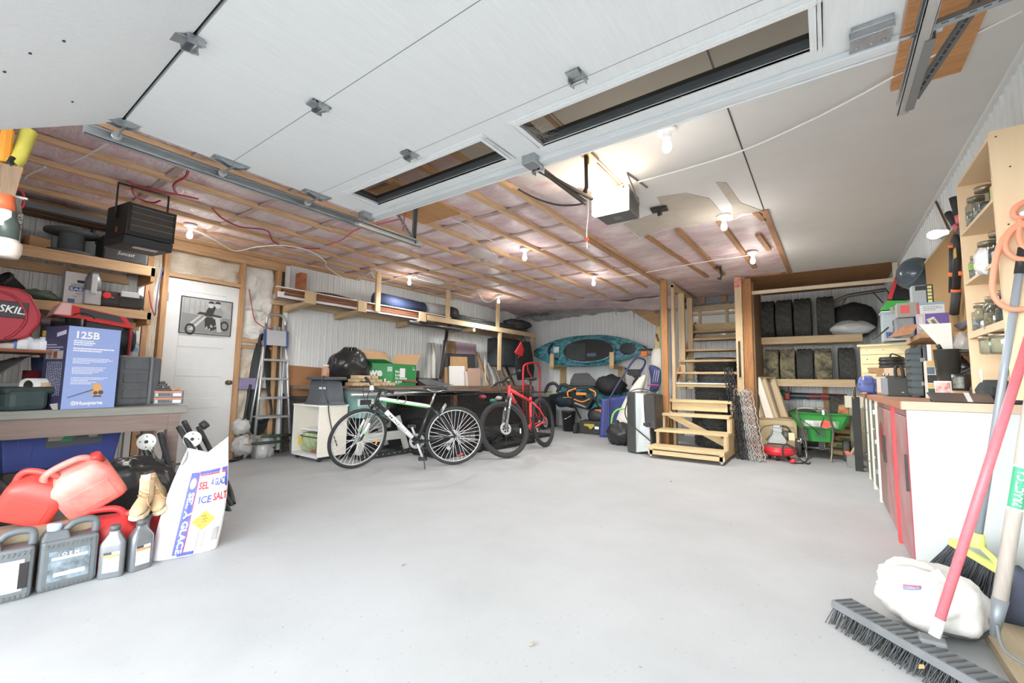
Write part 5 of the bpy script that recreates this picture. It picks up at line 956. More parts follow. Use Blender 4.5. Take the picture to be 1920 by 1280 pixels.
# offcuts of wood
bw=P(655,722,Z=BZ)
for i in range(11):
    r_=i//4; j=i%4; y_=3.52+.115*j+.04*r_; z_=BZ+.001+.05*r_; S('wood_offcut',MB().box((-5.23+.02*nz((i,2,0),3),y_,z_+.024),(.16,.1,.046),rz=rnd(-.2,.2)),PINE('x'),['short pale wood offcuts piled on the bench before the garbage bag'][0],'wood',group='wood offcuts on the bench',bev=.003)
for j in range(5): S('wood_offcut',MB().cyl((-5.22,3.98+.06*j,BZ+.03),(-5.36,3.98+.06*j,BZ+.03),.029,n=7),PINE('x'),'pinkish hexagonal wood blocks lined up before the green carton','wood',group='wood blocks before the green carton')
# saw, bin, tubes beside the green carton
q=P(770,717,Z=BZ); t=T('hand_saw','old hand saw lying on the bench right of the green carton','saw',q); part('handle',MB().bar(P(755,713,X=-5.24),P(782,716,X=-5.24),.03,.035),M('8a4b38',.5),t,bev=.008)
part('blade',MB().prism([P(782,711,X=-5.24),P(806,710,X=-5.24),P(852,722,X=-5.3),P(800,722,X=-5.24)],(-.004,0,0)),M('8b9193',.4,.5),t)
k=carton('parts_bin','black plastic bin behind the hand saw','bin',P(785,712,X=-5.5),P(822,714,X=-5.5),.2,BZ,1.02,M('1e2124',.5),bev=.01); patch(k,'white_mark',.26,.3,.03,.06,M('9aa0a4',.5))
k=carton('dark_carton','small black carton with pale letters behind the green carton','box',(-5.6,4.86,0),(-5.62,5.08,0),.1,BZ,1.14,M('26282a',.6)); text('3U',k.map(.02,.12),M('9aa0a0',.6),k.t,'lettering',.07)
for i,(u0,v0,u1,v1,l_) in enumerate(((803,705,806,644,'white cardboard tube leaning on the wall, left of the two'),(813,705,811,644,'white cardboard tube leaning on the wall, right of the two'))):
    a=P(u0,v0,X=-5.66);a.z=.9;c=P(u1,v1,X=-5.86); t=T('cardboard_tube',l_,'tube',a); part('tube',MB().cyl(a,c,.038,n=20,cap=False),M('dcdcd6',.7),t,solid=.006); part('bore',MB().cyl(a+(c-a)*.9,c+(c-a)*.001,.035,n=18),M('a09a90',.8),t)
a,c=P(826,710,X=-5.45),P(838,622,X=-5.62); t=T('drain_pipe','black plastic pipe leaning from the bench to the rack','pipe',a); part('pipe',MB().tube([a,c],.03,14),M('26272a',.4),t); part('elbow',MB().tube(curve([c,c+V((0,.01,.05)),c+V((.02,.02,.09)),c+V((.06,.0,.11))],4),.034,12),M('26272a',.4),t)
# --- sheets and panels leaning on the left wall
def leaner(name,label,q,x,mat,dx=.06,th=.015,cat='sheet',group=None):
    """panel standing against the wall: q its picture corners, x the plane of its lower edge"""
    z=[P(u,v,X=x).z for u,v in q]; zl,zh=min(z),max(z); pts=[]
    for (u,v),zz in zip(q,z): f=(zz-zl)/(zh-zl); pts.append(P(u,v,X=x-dx*f))
    b=MB().prism(pts,(-th,0,0)); return S(name,b,mat,label,cat,group)
leaner('plywood_sheet','tall brown panel behind the black pipe',((831,722),(853,724),(854,640),(832,637)),-5.72,M('9a7a55',.8,var=.2))
leaner('foam_sheet','mauve foam board at the top of the leaning panels',((855,700),(892,700),(893,645),(855,640)),-5.74,M('a28a97',.8,var=.15))
leaner('black_sheet','black board behind the pale brown panel',((834,690),(892,692),(891,664),(834,662)),-5.68,M('1e1f20',.6))
leaner('plywood_sheet','pale brown board in front of the black board',((844,700),(877,700),(876,669),(844,668)),-5.63,wood('z','b08a5c',.2))
leaner('plywood_sheet','dull brown board left of the white panel',((833,724),(844,726),(842,688),(834,688)),-5.6,M('9b7b58',.8))
leaner('white_sheet','white board leaning in the middle of the panels',((843,730),(873,731),(871,686),(842,686)),-5.57,M('dcdddb',.6))
leaner('pinkish_sheet','pinkish brown board right of the white panel',((876,733),(902,733),(900,690),(877,690)),-5.55,M('a88a80',.8,var=.25,h2='c9a87a',sc=7))
leaner('board_edge','torn pale board edge between white and pinkish boards',((874,732),(879,732),(876,697),(872,695)),-5.53,M('c9bcb0',.8))
for i,(u0,v0,u1,v1,w_,h,l_) in enumerate(((916,735,894,660,.07,'b08d60','light trim length leaning right of the boards'),(923,735,897,665,.05,'7d5a3d','brown trim length beside the light one'),(912,735,908,660,.03,'d8d4c8','thin white trim leaning further right'),(938,735,915,680,.09,'c9c2b4','pale board with a dark zigzag edge'),(945,735,925,675,.07,'cdb48d','pale wood length leaning by the zigzag board'),(955,735,930,660,.05,'b5814f','orange brown length leaning near the end'),(962,735,936,660,.03,'e3d6bd','thin bright strip leaning near the end'),(970,735,945,680,.14,'8a5a3c','wide brown board, last of the leaning lengths'),(905,735,897,715,.05,'9a7148','short brown stub standing at the foot of the trims'),(930,735,922,690,.04,'e1ddd2','white strip with shadow line among the trims'))):
    a=P(u0,v0,X=-5.5);c=P(u1,v1,X=-5.84); S('trim_length',MB().bar(a,c,w_,.018,up=(1,.25,0)),wood('z',h,.2),l_,'trim')
# --- lumber rack on the wall
t=T('lumber_rack','long wooden lumber rack bracketed on the white left wall','rack',(-5.55,5.3,1.93))
PB=PINE('y'); KX=-5.3
for u,y in((580,2.90),(679,3.66),(793,4.80)):
    yy=y; part('bracket_arm',MB().prism([(XL+.01,yy-.045,1.86),(XL+.01,yy-.045,1.95),(KX+.02,yy-.045,1.965),(KX+.02,yy-.045,1.935)],(0,.09,0)),PINE('x'),t); part('end_block',MB().b2((KX,yy-.07,1.935),(KX+.03,yy+.07,2.09)),PINE('z'),t,bev=.002)
part('long_beam',MB().b2((KX-.01,4.9,1.97),(KX+.03,8.2,2.06)),PB,t); part('shelf_beam',MB().b2((XL+.02,2.7,1.95),(XL+.06,8.2,2.03)),PB,t)
for u,yb,zt_ in((711,3.95,2.58),(843,5.42,2.58),(937,6.85,2.58)): part('hanger_post',MB().b2((KX-.05,yb-.04,1.98),(KX-.012,yb+.04,zt_)),PINE('z'),t)
for y in(6.9,8.1): part('support_post',MB().b2((KX-.03,y-.04,1.2),(KX+.01,y+.04,1.97)),PINE('z'),t)
part('cross_arm',MB().b2((XL+.02,8.12,1.97),(KX,8.2,2.06)),PINE('x'),t); part('cross_arm',MB().b2((XL+.02,6.05,1.9),(KX+.02,6.11,1.965)),PINE('x'),t)
rk=[(-5.36,1.97,2.53,5.15,.016,.07,'eceae6','white trim length at the front underside of the lumber rack'),(-5.345,2.085,2.5,5.5,.05,.012,'eeeeec','white trim length on top of the lumber rack'),(-5.36,2.0,2.6,5.9,.04,.03,'8a4f2c','dark brown molding in the lumber rack, lowest at the front'),(-5.36,2.035,2.62,5.7,.04,.03,'7d4526','reddish molding in the lumber rack, second at the front'),(-5.42,1.97,2.55,5.6,.05,.05,'a0623a','orange brown board in the lumber rack, second row'),(-5.42,2.03,2.65,5.4,.05,.04,'6a3d24','dark stained board in the lumber rack, second row top'),(-5.5,1.98,2.7,5.2,.06,.08,'946040','wide brown board deep in the lumber rack'),(-5.6,1.98,2.6,5.0,.08,.06,'b5b8b8','grey metal length deep in the lumber rack'),(-5.36,2.068,2.57,5.3,.04,.014,'9b5e38','thin brown strip just under the top white trim')]
for x,z,y0,y1,w_,h_,c_,l_ in rk: S('lumber_length',MB().b2((x-w_/2,y0,z),(x+w_/2,y1,z+h_)),wood('y',c_,.35) if c_[0] not in 'e' else M(c_,.5),l_,'lumber')
k=Box((-5.42,2.98,0),(-5.42,3.9,0),.35,2.1,2.12); S('cardboard_sheet',MB().grid(lambda u,v:V((-5.42-.35*v,2.95+1.0*u,2.11+.05*sin(u*5)*.5+.04*u*(1-u)+.03*v)),10,4),M('8f7458',.85),'curled brown cardboard lying on the lumber rack','cardboard',solid=.008)
S('cedar_bundle',MB().b2((-5.86,2.99,2.1),(-5.72,3.07,2.42)),M('a5462f',.8,var=.6,h2='c9a06a',sc=12),'reddish splintered wood bundle standing by the white corner strip','wood')
def roll(name,label,a,c,r,h,hb,cat='roll'):
    a=V(a);c=V(c); t=T(name,label,cat,a); d_=c-a; part('roll',MB().lathe([(r*.45,0),(r,0),(r,d_.length),(r*.45,d_.length)],c=a,ax=d_,n=24,closed=True),M(h,.6,var=.15,sc=6),t); part('end',MB().lathe([(0,.02),(r*.46,.02)],c=a,ax=d_,n=16,cap=False),M(hb,.7),t); return t
roll('camping_mat','rolled blue mat on the lumber rack',(-5.52,4.05,2.21),(-5.52,5.0,2.19),.11,'35466f','15161a'); roll('foil_roll','rolled clear plastic on the lumber rack beside the blue mat',(-5.6,5.05,2.2),(-5.52,5.5,2.2),.13,'b9bcbe','2a2b2c'); roll('stove_pipe','black pipe end on the lumber rack behind a post',(-5.46,5.5,2.2),(-5.5,5.75,2.2),.12,'141416','050505')
b=MB()
for i in range(7): b.grid(lambda u,v,i=i:V((-5.86+.5*v,5.7+2.3*u,2.07+.018*i+.02*nz((u*5,v*3,i),1,2))),12,4)
S('dark_sheeting',b,M('3d4041',.35,var=.6,h2='8a8d8e',sc=12),'stack of dark plastic sheeting on the far part of the rack','sheeting',solid=.004)
b=MB().ball((-5.5,7.75,2.22),.3,24,sc=(.8,1.3,.42),fn=lambda d:1+.3*nz(d,2.2,4)); S('tent_bag',b,M('33373a',.6,var=.3),'dark grey bundle at the far end of the rack by the back wall','bundle')
t=T('black_pipe','long black pipe slung below the lumber rack','pipe',(-5.36,5.0,1.92)); part('pipe',MB().cyl((-5.33,4.55,1.9),(-5.33,5.75,1.9),.035,n=16),M('1d1e20',.4),t)
b=MB().grid(lambda u,v:V((-5.85+.9*u,8.68-.5*v,2.58-.09*u*0-.12*v-.05*nz((u*4,v*3,0),1))),12,8); S('tarp',b,M('26304f',.6,var=.9,h2='c9ccd2',sc=14),'blue and white patterned cloth stuffed under the ceiling in the far corner','cloth',solid=.01)
S('red_strap',MB().tube(curve([P(1008,573,Y=8.4),P(1016,570,Y=8.4),P(1030,566,Y=8.4),P(1046,563,Y=8.4)],4),.025,6,flat=.3),M('c0303a',.6),'red cloth strip tucked under the plastic in the far corner','cloth')
# life vest on the rack post
t=T('hanging_life_vest','red and black life vest hanging from the far end of the rack','life vest',(-5.18,8.0,1.5))
q=lambda u,v,x=-5.15:P(u,v,X=x)
part('black_body',MB().loft([[q(u,v,x_) for u,v,x_ in r] for r in ([(974,640,-5.1),(994,640,-5.1),(994,640,-5.3),(974,640,-5.3)],[(968,660,-5.05),(998,662,-5.05),(998,662,-5.3),(968,660,-5.3)],[(966,690,-5.06),(1002,690,-5.06),(1002,690,-5.3),(966,690,-5.3)],[(970,712,-5.1),(1000,712,-5.1),(1000,712,-5.3),(970,712,-5.3)])]),M('17181a',.7),t,bev=.02)
part('red_panel',MB().prism([q(964,660,-5.03),q(976,640,-5.03),q(980,655,-5.03),q(978,668,-5.03),q(966,664,-5.03)],(.03,0,0)),M('d02a35',.6),t,bev=.01); part('red_panel',MB().prism([q(970,672,-5.03),q(976,650,-5.03),q(982,655,-5.03),q(980,664,-5.03)],(.02,0,0)),M('d02a35',.6),t,bev=.01); part('shoulder_strap',MB().tube(curve([q(976,642,-5.05),q(979,630,-5.2),q(986,640,-5.05)],4),.02,6),M('17181a',.7),t)
S('metal_cabinet',MB().b2((-5.88,7.2,1.3),(-5.45,7.95,1.9)),M('3a4145',.6,var=.3),'dark grey bundle stored between the rack posts','bundle',bev=.03)
# --- table saw with teal cabinet
t=T('table_saw','teal table saw with a long extension table behind the first bicycle','table saw',(-4.85,3.8,0)); TEAL=M('7fa8a0',.5,var=.12)
part('cast_iron_top',MB().b2((-5.12,3.30,.835),(-4.68,4.95,.865)),M('8d8f8d',.45,.4,var=.3,sc=7),t,bev=.003); part('wooden_edge',MB().b2((-4.69,3.3,.855),(-4.66,4.9,.868)),wood('y','8f7f70'),t)
part('front_rail',MB().cyl((-4.635,3.1,.80),(-4.635,4.7,.80),.03,n=16),M('a7a9a8',.35,.7),t)
part('teal_body',MB().b2((-5.1,3.29,.5),(-4.72,3.72,.835)),TEAL,t,bev=.015); part('motor_plate',MB().b2((-4.72,3.27,.655),(-4.712,3.5,.74)),M('d9dcd6',.5),t); part('switch_plate',MB().b2((-4.712,3.30,.665),(-4.706,3.46,.73)),M('22282a',.5),t)
part('motor',MB().cyl((-4.9,3.76,.66),(-4.9,3.95,.66),.1,n=20),M('3b4042',.5),t); part('hand_wheel',MB().tube([(-4.66,3.62+.085*cos(a),.63+.085*sin(a)) for a in [2*pi*i/20 for i in range(20)]],.008,6,closed=True).cyl((-4.72,3.62,.63),(-4.65,3.62,.63),.014,n=10).bar((-4.66,3.54,.63),(-4.66,3.70,.63),.012,.01),M('5a5c5b',.4,.6),t)
LG=M('c9cbc4',.55,var=.12)
for x,y0_,y1_ in((-4.68,3.28,3.42),(-4.68,3.86,4.04),(-5.12,3.28,3.42),(-5.12,3.86,4.04)):
    a,c=(V((x,y0_,.06)),V((x,y1_,.5))) if y0_<3.5 else (V((x,y1_,.06)),V((x,y0_,.5))); part('leg',MB().bar(a,c,.07,.04,up=(1,0,0)),LG,t)
part('stretcher',MB().b2((-4.7,3.33,.2),(-4.67,4.0,.31)),LG,t); part('drawer_front',MB().b2((-4.71,3.45,.36),(-4.70,3.78,.5)),M('6d7470',.5),t)
part('wiring_harness',MB().tube(curve([(-4.7,3.6,.52),(-4.66,3.66,.47),(-4.68,3.72,.44),(-4.7,3.66,.4)],5),.01,6),BLK,t)
b=MB(); b.b2((-4.66,3.26,.015),(-4.6,4.12,.06)); b.b2((-5.14,3.26,.015),(-5.08,4.12,.06)); b.b2((-5.1,3.3,.02),(-4.62,3.36,.055)); b.b2((-5.1,4.03,.02),(-4.62,4.09,.055)); part('mobile_base',b,M('2a2d2f',.5,.3),t)
b=MB()
for i in range(9): b.cyl((-4.6,3.32+i*.09,.04),(-4.594,3.32+i*.09,.04),.008,n=8)
part('base_bolt',b,M('b9bbb9',.4,.6),t); part('caster',MB().cyl((-4.63,4.16,.03),(-4.6,4.16,.03),.03,n=14),BLK,t)
for i,(y,z,h,l_) in enumerate(((4.4,.0,'232526','black case on the floor behind the bicycle'),)): S('storage_case',MB().b2((-5.1,y,0),(-4.75,y+.38,.42)),M(h,.6),l_,'case',bev=.02)
S('shelf_board',MB().b2((-5.19,3.35,.0),(-5.16,5.6,.55)),M('1d1e1f',.8),'dark board standing behind the saw under the bench','board')
# ================================================================ BICYCLES, CRATES
def torus(b,c,ax,R_,r,n=56,k=10,m=0,lug=0):
    d,a,e=basis(ax); c=V(c); rings=[]
    for i in range(n):
        q=2*pi*i/n; o=a*cos(q)+e*sin(q); ring=[]
        for j in range(k):
            p=2*pi*j/k; rr=r*(1+(lug if (i%2) and cos(p)>.35 else 0)); ring.append(c+o*(R_+rr*cos(p))+d*rr*sin(p))
        rings.append(ring)
    return b.loft(rings,m,False,True,sm=True)
def bike(label,loc,th,lean,steer,K):
    t=T('bicycle',label,'bicycle',loc,rot=Euler((rad(lean),0,rad(th))),local=True)
    r,wb=K['r'],K['wb']; R_=V((0,0,r)); Fx=V((wb,0,r)); BB=V(K['bb']); ST=V(K['st']); HT=V(K['ht']); HB=V(K['hb'])
    ax=(HT-HB).normalized(); SM=Matrix.Translation(HB)@Matrix.Rotation(rad(steer),4,ax)@Matrix.Translation(-HB)
    def wheel(c,X,rotor,red):
        b=MB(X); torus(b,c,(0,1,0),r-K['tr'],K['tr'],72,12,lug=K['lug']); w=part('wheel',b,M('1a1b1c',.75,bump=.2,bsc=60),t)
        b=MB(X); n=64; R0=r-K['tr']*1.85
        b.loft([[c+V((0,y,0))+V((cos(q),0,sin(q)))*rr for rr,y in((R0,-.010),(R0-.013,-.009),(R0-.014,.009),(R0-.002,.010))] for q in [2*pi*i/n for i in range(n)]],0,False,True); part('rim',b,K['rim'],w)
        b=MB(X)
        for i in range(K['sp']):
            q=2*pi*i/K['sp']; s=1 if i%2 else -1; q2=q+(.9 if (i//2)%2 else -.9); b.tube([c+V((cos(q2)*.024,s*.028,sin(q2)*.024)),c+V((cos(q)*(R0-.012),0,sin(q)*(R0-.012)))],K['sw'],4,cap=False)
        part('spokes',b,K['spm'],w)
        part('hub',MB(X).cyl(c+V((0,-.05,0)),c+V((0,.05,0)),.014,n=12).cyl(c+V((0,-.03,0)),c+V((0,-.025,0)),.028,n=14).cyl(c+V((0,.025,0)),c+V((0,.03,0)),.028,n=14),M('8d9194',.35,.8),w)
        q=K['refl'][0 if red else 1]; cc=c+V((cos(q),0,sin(q)))*(R0*.78); d_=V((-sin(q),0,cos(q))); part('reflector',MB(X).bar(cc-d_*.035,cc+d_*.035,.014,.022,up=(0,1,0)),K['rc'][0 if red else 1],w,bev=.005)
        if rotor:
            b=MB(X); y=.04; n=36; rin,ro=.052,.08
            b.loft([[c+V((0,y+dy,0))+V((cos(q),0,sin(q)))*rr for rr,dy in((rin,-.001),(ro,-.001),(ro,.001),(rin,.001))] for q in [2*pi*i/n for i in range(n)]],0,False,True,sm=False)
            for i in range(6): a=2*pi*i/6; b.bar(c+V((cos(a)*.02,y,sin(a)*.02)),c+V((cos(a+.6)*.056,y,sin(a+.6)*.056)),.01,.002,up=(0,1,0))
            part('brake_rotor',b,M('c5c7c8',.3,.8),w)
        return w
    wheel(R_,None,K['disc'],1); wheel(Fx,SM,K['disc'],0)
    # frame
    g=K['tube']; b=MB()
    b.tube([HT+V((0,0,.0)),HB],[.022,.024],12,0)
    b.tube([HT*.62+HB*.38,ST+V((0,0,K['tt']))],[.021*g,.019*g],12,K['mt'])
    b.tube([HT*.25+HB*.75,BB],[.026*g,.026*g],12,K['md'])
    b.tube([BB,ST],.0175*g,12,K['ms'])
    for s in(1,-1):
        b.tube([BB+V((-.03,s*.03,0)),R_+V((.13,s*.055,-.0)),R_+V((0,s*.06,0))],.0105*g,8,K['mc']); b.tube([ST+V((0,s*.018,K['sst'])),R_+V((.15,s*.045,.2)),R_+V((0,s*.06,.01))],.0095*g,8,K['mss'])
    b.cyl(BB+V((0,-.04,0)),BB+V((0,.04,0)),.026,n=16,m=K['md'])
    fr=part('frame',b,K['fm'],t)
    # fork
    cr=HB-ax*.015; b=MB(SM)
    for s in(1,-1):
        a=cr+V((0,s*.0,0)); top=cr+V((0,s*.055,-.01)); bot=Fx+V((0,s*.058,0))
        if K['susp']: mid=top*.45+bot*.55; b.tube([top+ax*.02,mid],.0165,10,1); b.tube([mid+ax*.07,bot],.021,10,0)
        else: b.tube([top,top*.8+bot*.2,top*.45+bot*.55+V((.01,0,0)),bot],[.016,.014,.012,.01],8,0)
    b.tube([cr+V((0,-.062,-.01)),cr+V((0,0,.012)),cr+V((0,.062,-.01))],.019,8,0)
    if K['susp']:
        m_=Fx+V((0,0,r+.03)); b.tube([cr+V((.02,-.055,-.13)),cr+V((.05,0,-.08)),cr+V((.02,.055,-.13))],.014,8,0)
    fk=part('fork',b,[K['fk'],K['fk2']],t)
    if not K['susp']:
        b=MB(SM)
        for s in(1,-1): top=cr+V((0,s*.055,-.01)); bot=Fx+V((0,s*.058,0)); b.tube([top*.55+bot*.45+V((.01,s*.001,0)),top*.3+bot*.7+V((.008,s*.001,0))],.0135,8,0); b.tube([top*.3+bot*.7+V((.008,s*.001,0)),top*.2+bot*.8+V((.006,s*.001,0))],.0125,8,1)
        part('fork_decal',b,[M('eef0ee',.4),M('8fe08a',.4)],fk)
    # stem, bar, grips
    S0=HT+ax*.05; S1=S0+V((.075,0,.03)); b=MB(SM); b.tube([HT,S0+ax*.01],.016,10); b.tube([S0,S1],.016,10); part('stem',b,M('1c1d1f',.4),t)
    hw=K['bar']; b=MB(SM); bar=[S1+V((-.045,-hw,.03)),S1+V((-.02,-hw*.55,.025)),S1+V((0,-.06,0)),S1+V((0,.06,0)),S1+V((-.02,hw*.55,.025)),S1+V((-.045,hw,.03))]; b.tube(curve(bar,4),.0125,8); hb=part('handlebar',b,M('1b1c1e',.4),t)
    for s in(1,-1):
        e=bar[-1] if s>0 else bar[0]; i_=(bar[-2] if s>0 else bar[1]); part('grip',MB(SM).tube([e,e*.55+i_*.45],[.019,.017],10),M('101112',.7),hb)
        p0=e*.4+i_*.6; part('brake_lever',MB(SM).tube(curve([p0+V((.02,0,-.01)),p0+V((.045,s*.02,-.02)),p0+V((.05,s*.09,-.03))],4),.007,6).ball(p0+V((.012,0,-.012)),.02,8),K['lev'],hb)
    p=bar[2]; b=MB(SM)
    for s in(1,-1): b.tube(curve([S1+V((.02,s*.12,.0)),S1+V((.1,s*.08,-.0)),S1+V((.1,s*.03,-.12)),HB+V((.05,s*.01,-.04))],5),.004,5)
    part('brake_cable',b,BLK,hb)
    if K['front_refl']: q=S1+V((.02,.0,-.0)); part('front_reflector',MB(SM).cyl(q+V((.01,0,-.0)),q+V((.03,0,0)),.034,n=16),M('eceef0',.3),hb,bev=.004)
    # saddle
    SP=ST+(ST-BB).normalized()*K['post']; part('seat_post',MB().tube([ST-(ST-BB)*.02,SP],.014,10),K['pm'],t)
    def sec(x,w,h,d_): return [SP+V((x,w*cos(q),.045+(h*sin(q) if sin(q)>0 else d_*sin(q)))) for q in [2*pi*i/16 for i in range(16)]]
    sd=part('saddle',MB().loft([sec(-.13,.03,.012,.012),sec(-.12,.065,.024,.02),sec(-.07,.078,.028,.022),sec(0,.05,.022,.018),sec(.07,.026,.018,.016),sec(.13,.018,.012,.014),sec(.145,.006,.004,.006)]),M('1a1b1c',.5),t)
    b=MB()
    for s in(1,-1): b.tube(curve([SP+V((-.1,s*.04,.03)),SP+V((-.04,s*.02,.005)),SP+V((.04,s*.02,.005)),SP+V((.1,s*.01,.035))],4),.0045,6)
    part('saddle_rails',b,CHR,sd)
    # crank, chain, derailleur
    b=MB(); y=-.05; n=44; ro=.088
    b.loft([[BB+V((cos(q)*rr*(1.03 if i%2 and rr>.07 else 1),y+dy,sin(q)*rr*(1.03 if i%2 and rr>.07 else 1))) for rr,dy in((.06,-.002),(ro,-.002),(ro,.002),(.06,.002))] for i,q in enumerate([2*pi*i/n for i in range(n)])],0,False,True,sm=False)
    for i in range(5): a=2*pi*i/5; b.bar(BB+V((0,y,0)),BB+V((cos(a)*.066,y,sin(a)*.066)),.016,.004,up=(0,1,0))
    ck=part('chainring',b,K['crm'],t)
    ca=K['crank']; cv=V((cos(ca),0,sin(ca)))*.17
    for s in(1,-1):
        o=V((0,s*.068,0)); arm=part('crank_arm',MB().bar(BB+o,BB+o+cv*s,.026,.014,up=(0,1,0)),K['arm'],t,bev=.004)
        pc=BB+cv*s+V((0,s*.12,0)); b=MB(); 
        for k in(1,-1): b.bar(pc+V((-.045,0,k*.0))+V((0,k*.04,0)),pc+V((.045,0,0))+V((0,k*.04,0)),.012,.018)
        b.bar(pc+V((-.042,-.045,0)),pc+V((-.042,.045,0)),.012,.018); b.bar(pc+V((.042,-.045,0)),pc+V((.042,.045,0)),.012,.018); b.cyl(pc+V((0,-.05,0)),pc+V((0,.05,0)),.008,n=8); part('pedal',b,BLK,t)
    ch=BB+V((0,y,0)); rh=R_+V((0,y,0)); b=MB(); b.tube([ch+V((0,0,ro)),rh+V((0,0,.04))],.005,5); b.tube([ch+V((0,0,-ro)),rh+V((.05,0,-.12)),rh+V((.01,0,-.09))],.005,5); part('chain',b,M('6d6a66',.4,.7),t)
    part('cassette',MB().lathe([(.05,0),(.05,.004),(.04,.006),(.04,.014),(.028,.016),(.028,.026)],c=R_+V((0,-.062,0)),ax=(0,1,0),n=28),M('8d8f8f',.35,.8),t)
    b=MB(); q=R_+V((0,-.07,0)); b.bar(q+V((0,0,-.02)),q+V((.03,0,-.09)),.02,.016,up=(0,1,0)); b.cyl(q+V((.03,-.008,-.09)),q+V((.03,.008,-.09)),.022,n=14); b.bar(q+V((.03,0,-.09)),q+V((.06,0,-.16)),.018,.012,up=(0,1,0)); b.cyl(q+V((.06,-.008,-.165)),q+V((.06,.008,-.165)),.022,n=14); part('derailleur',b,K['der'],t)
    if K['vb']:
        q=R_+V((.17,0,.28)); b=MB()
        for s in(1,-1): b.tube([q+V((0,s*.045,0)),q+V((-.05,s*.04,.09))],.009,6)
        b.tube([q+V((-.05,.04,.09)),q+V((-.05,-.04,.09))],.004,5); part('rim_brake',b,M('c9cbcc',.3,.7),t)
    if K['kick']:
        a=BB+V((-.06,.04,-.03)); part('kickstand',MB().tube([a,a+V((-.03,.16,-.235))],[.008,.006],8).ball(a+V((-.03,.16,-.24)),.012,8),M('2a2b2c',.5),t)
    return t,fr,dict(HT=HT,HB=HB,BB=BB,ST=ST)
WH=M('eef1ee',.35); GF=M('74d67c',.4); BK=M('15161a',.3,coat=.3)
h1=math.degrees(math.atan2(2.93-3.82,-4.33+3.60))
K1=dict(r=.345,wb=1.08,bb=(.43,.275,0),st=(.295,0,.70),ht=(.865,0,.83),hb=(.90,0,.705),tr=.019,lug=0.0,sp=36,sw=.0019,spm=M('f0f2f4',.4),rim=M('c3c6c8',.35,.4),refl=(-1.9,3.5),rc=(M('e8363f',.3),M('f08a2a',.3)),disc=False,tube=1,tt=-.01,mt=1,md=0,ms=0,mc=0,mss=0,sst=-.02,fm=[BK,WH,GF],susp=False,fk=BK,fk2=BK,bar=.30,lev=M('2a2b2d',.4),front_refl=True,post=.17,pm=CHR,crm=M('c5c7c8',.3,.8),crank=-1.95,arm=M('d5d7d8',.3,.5),der=M('d0d2d3',.3,.6),vb=True,kick=True)
# bottom brackets carry (x, y, z)
K1['bb']=(.43,0,.275)
bk1,fr1,D=bike('white, black and green city bicycle on its kickstand before the saw',(-3.60,3.83,.003),h1,-7,33,K1)
HT,HB,BB,ST_=D['HT'],D['HB'],D['BB'],D['ST']
a,c=HT*.62+HB*.38,ST_+V((0,0,-.01)); part('green_stripe',MB().tube([a*.93+c*.07+V((0,.0,-.009)),a*.05+c*.95+V((0,0,-.009))],.0185,10),GF,fr1)
a,c=HT*.25+HB*.75,BB; part('white_panel',MB().tube([a*.78+c*.22,a*.12+c*.88],.0272,12),WH,fr1)
e1=(c-a).normalized(); n_=V((0,1,0)); up_=n_.cross(e1)
text('MINELLI',lambda x,y:a*.70+c*.30+e1*x+ -e1.cross(n_)*(-1)*0+ (e1.cross(V((0,-1,0))))*(y-.012)+V((0,math.sqrt(max(0,.0285**2-min(.026,abs(y-.012))**2)),0)),M('141518',.4),fr1,'lettering',.034,bold=.02,width=.27,shear=.1)
part('cable_lock',MB().tube([V((.62,.03,.78))+V((.05*cos(q),.02*sin(q*2),.05*sin(q))) for q in [2*pi*i/24 for i in range(24)]],.005,6,closed=True),M('5a5550',.5),fr1)
RF=M('e6323c',.38,coat=.4)
h2_=math.degrees(math.atan2(4.62-5.78,-3.37+3.50))
K2=dict(r=.37,wb=1.14,bb=(.44,0,.31),st=(.315,0,.76),ht=(.905,0,.94),hb=(.95,0,.80),tr=.029,lug=.09,sp=32,sw=.0013,spm=M('3a3b3c',.4,.5),rim=M('232425',.4),refl=(-.4,3.4),rc=(M('d9dadb',.3),M('e6e6e6',.3)),disc=True,tube=1.18,tt=-.06,mt=0,md=1,ms=0,mc=0,mss=0,sst=-.07,fm=[RF,M('1c1c1e',.4)],susp=True,fk=M('6d7073',.35,.3),fk2=M('dcdee0',.15,.8),bar=.36,lev=M('1d1e20',.4),front_refl=False,post=.24,pm=M('202123',.4),crm=M('2a2b2c',.4),crank=1.2,arm=M('26272a',.4),der=M('3a3b3c',.4),vb=False,kick=False)
bk2,fr2,D=bike('red mountain bicycle leaning on the black wire crates',(-3.50,5.76,.003),h2_,9,-30,K2)
a,c=D['HT']*.25+D['HB']*.75,D['BB']; part('red_sleeve',MB().tube([a,a*.74+c*.26],.0312,12),RF,fr2); part('red_sleeve',MB().tube([a*.14+c*.86,c],.0312,12),RF,fr2)
b=MB(); e1=(c-a).normalized()
for i in range(12): q=a*.66+c*.34+e1*(.022*i); b.bar(q+V((0,.0305,.006)),q+V((0,.0305,-.006)),.006,.002,up=(0,1,0))
part('frame_lettering',b,RF,fr2)
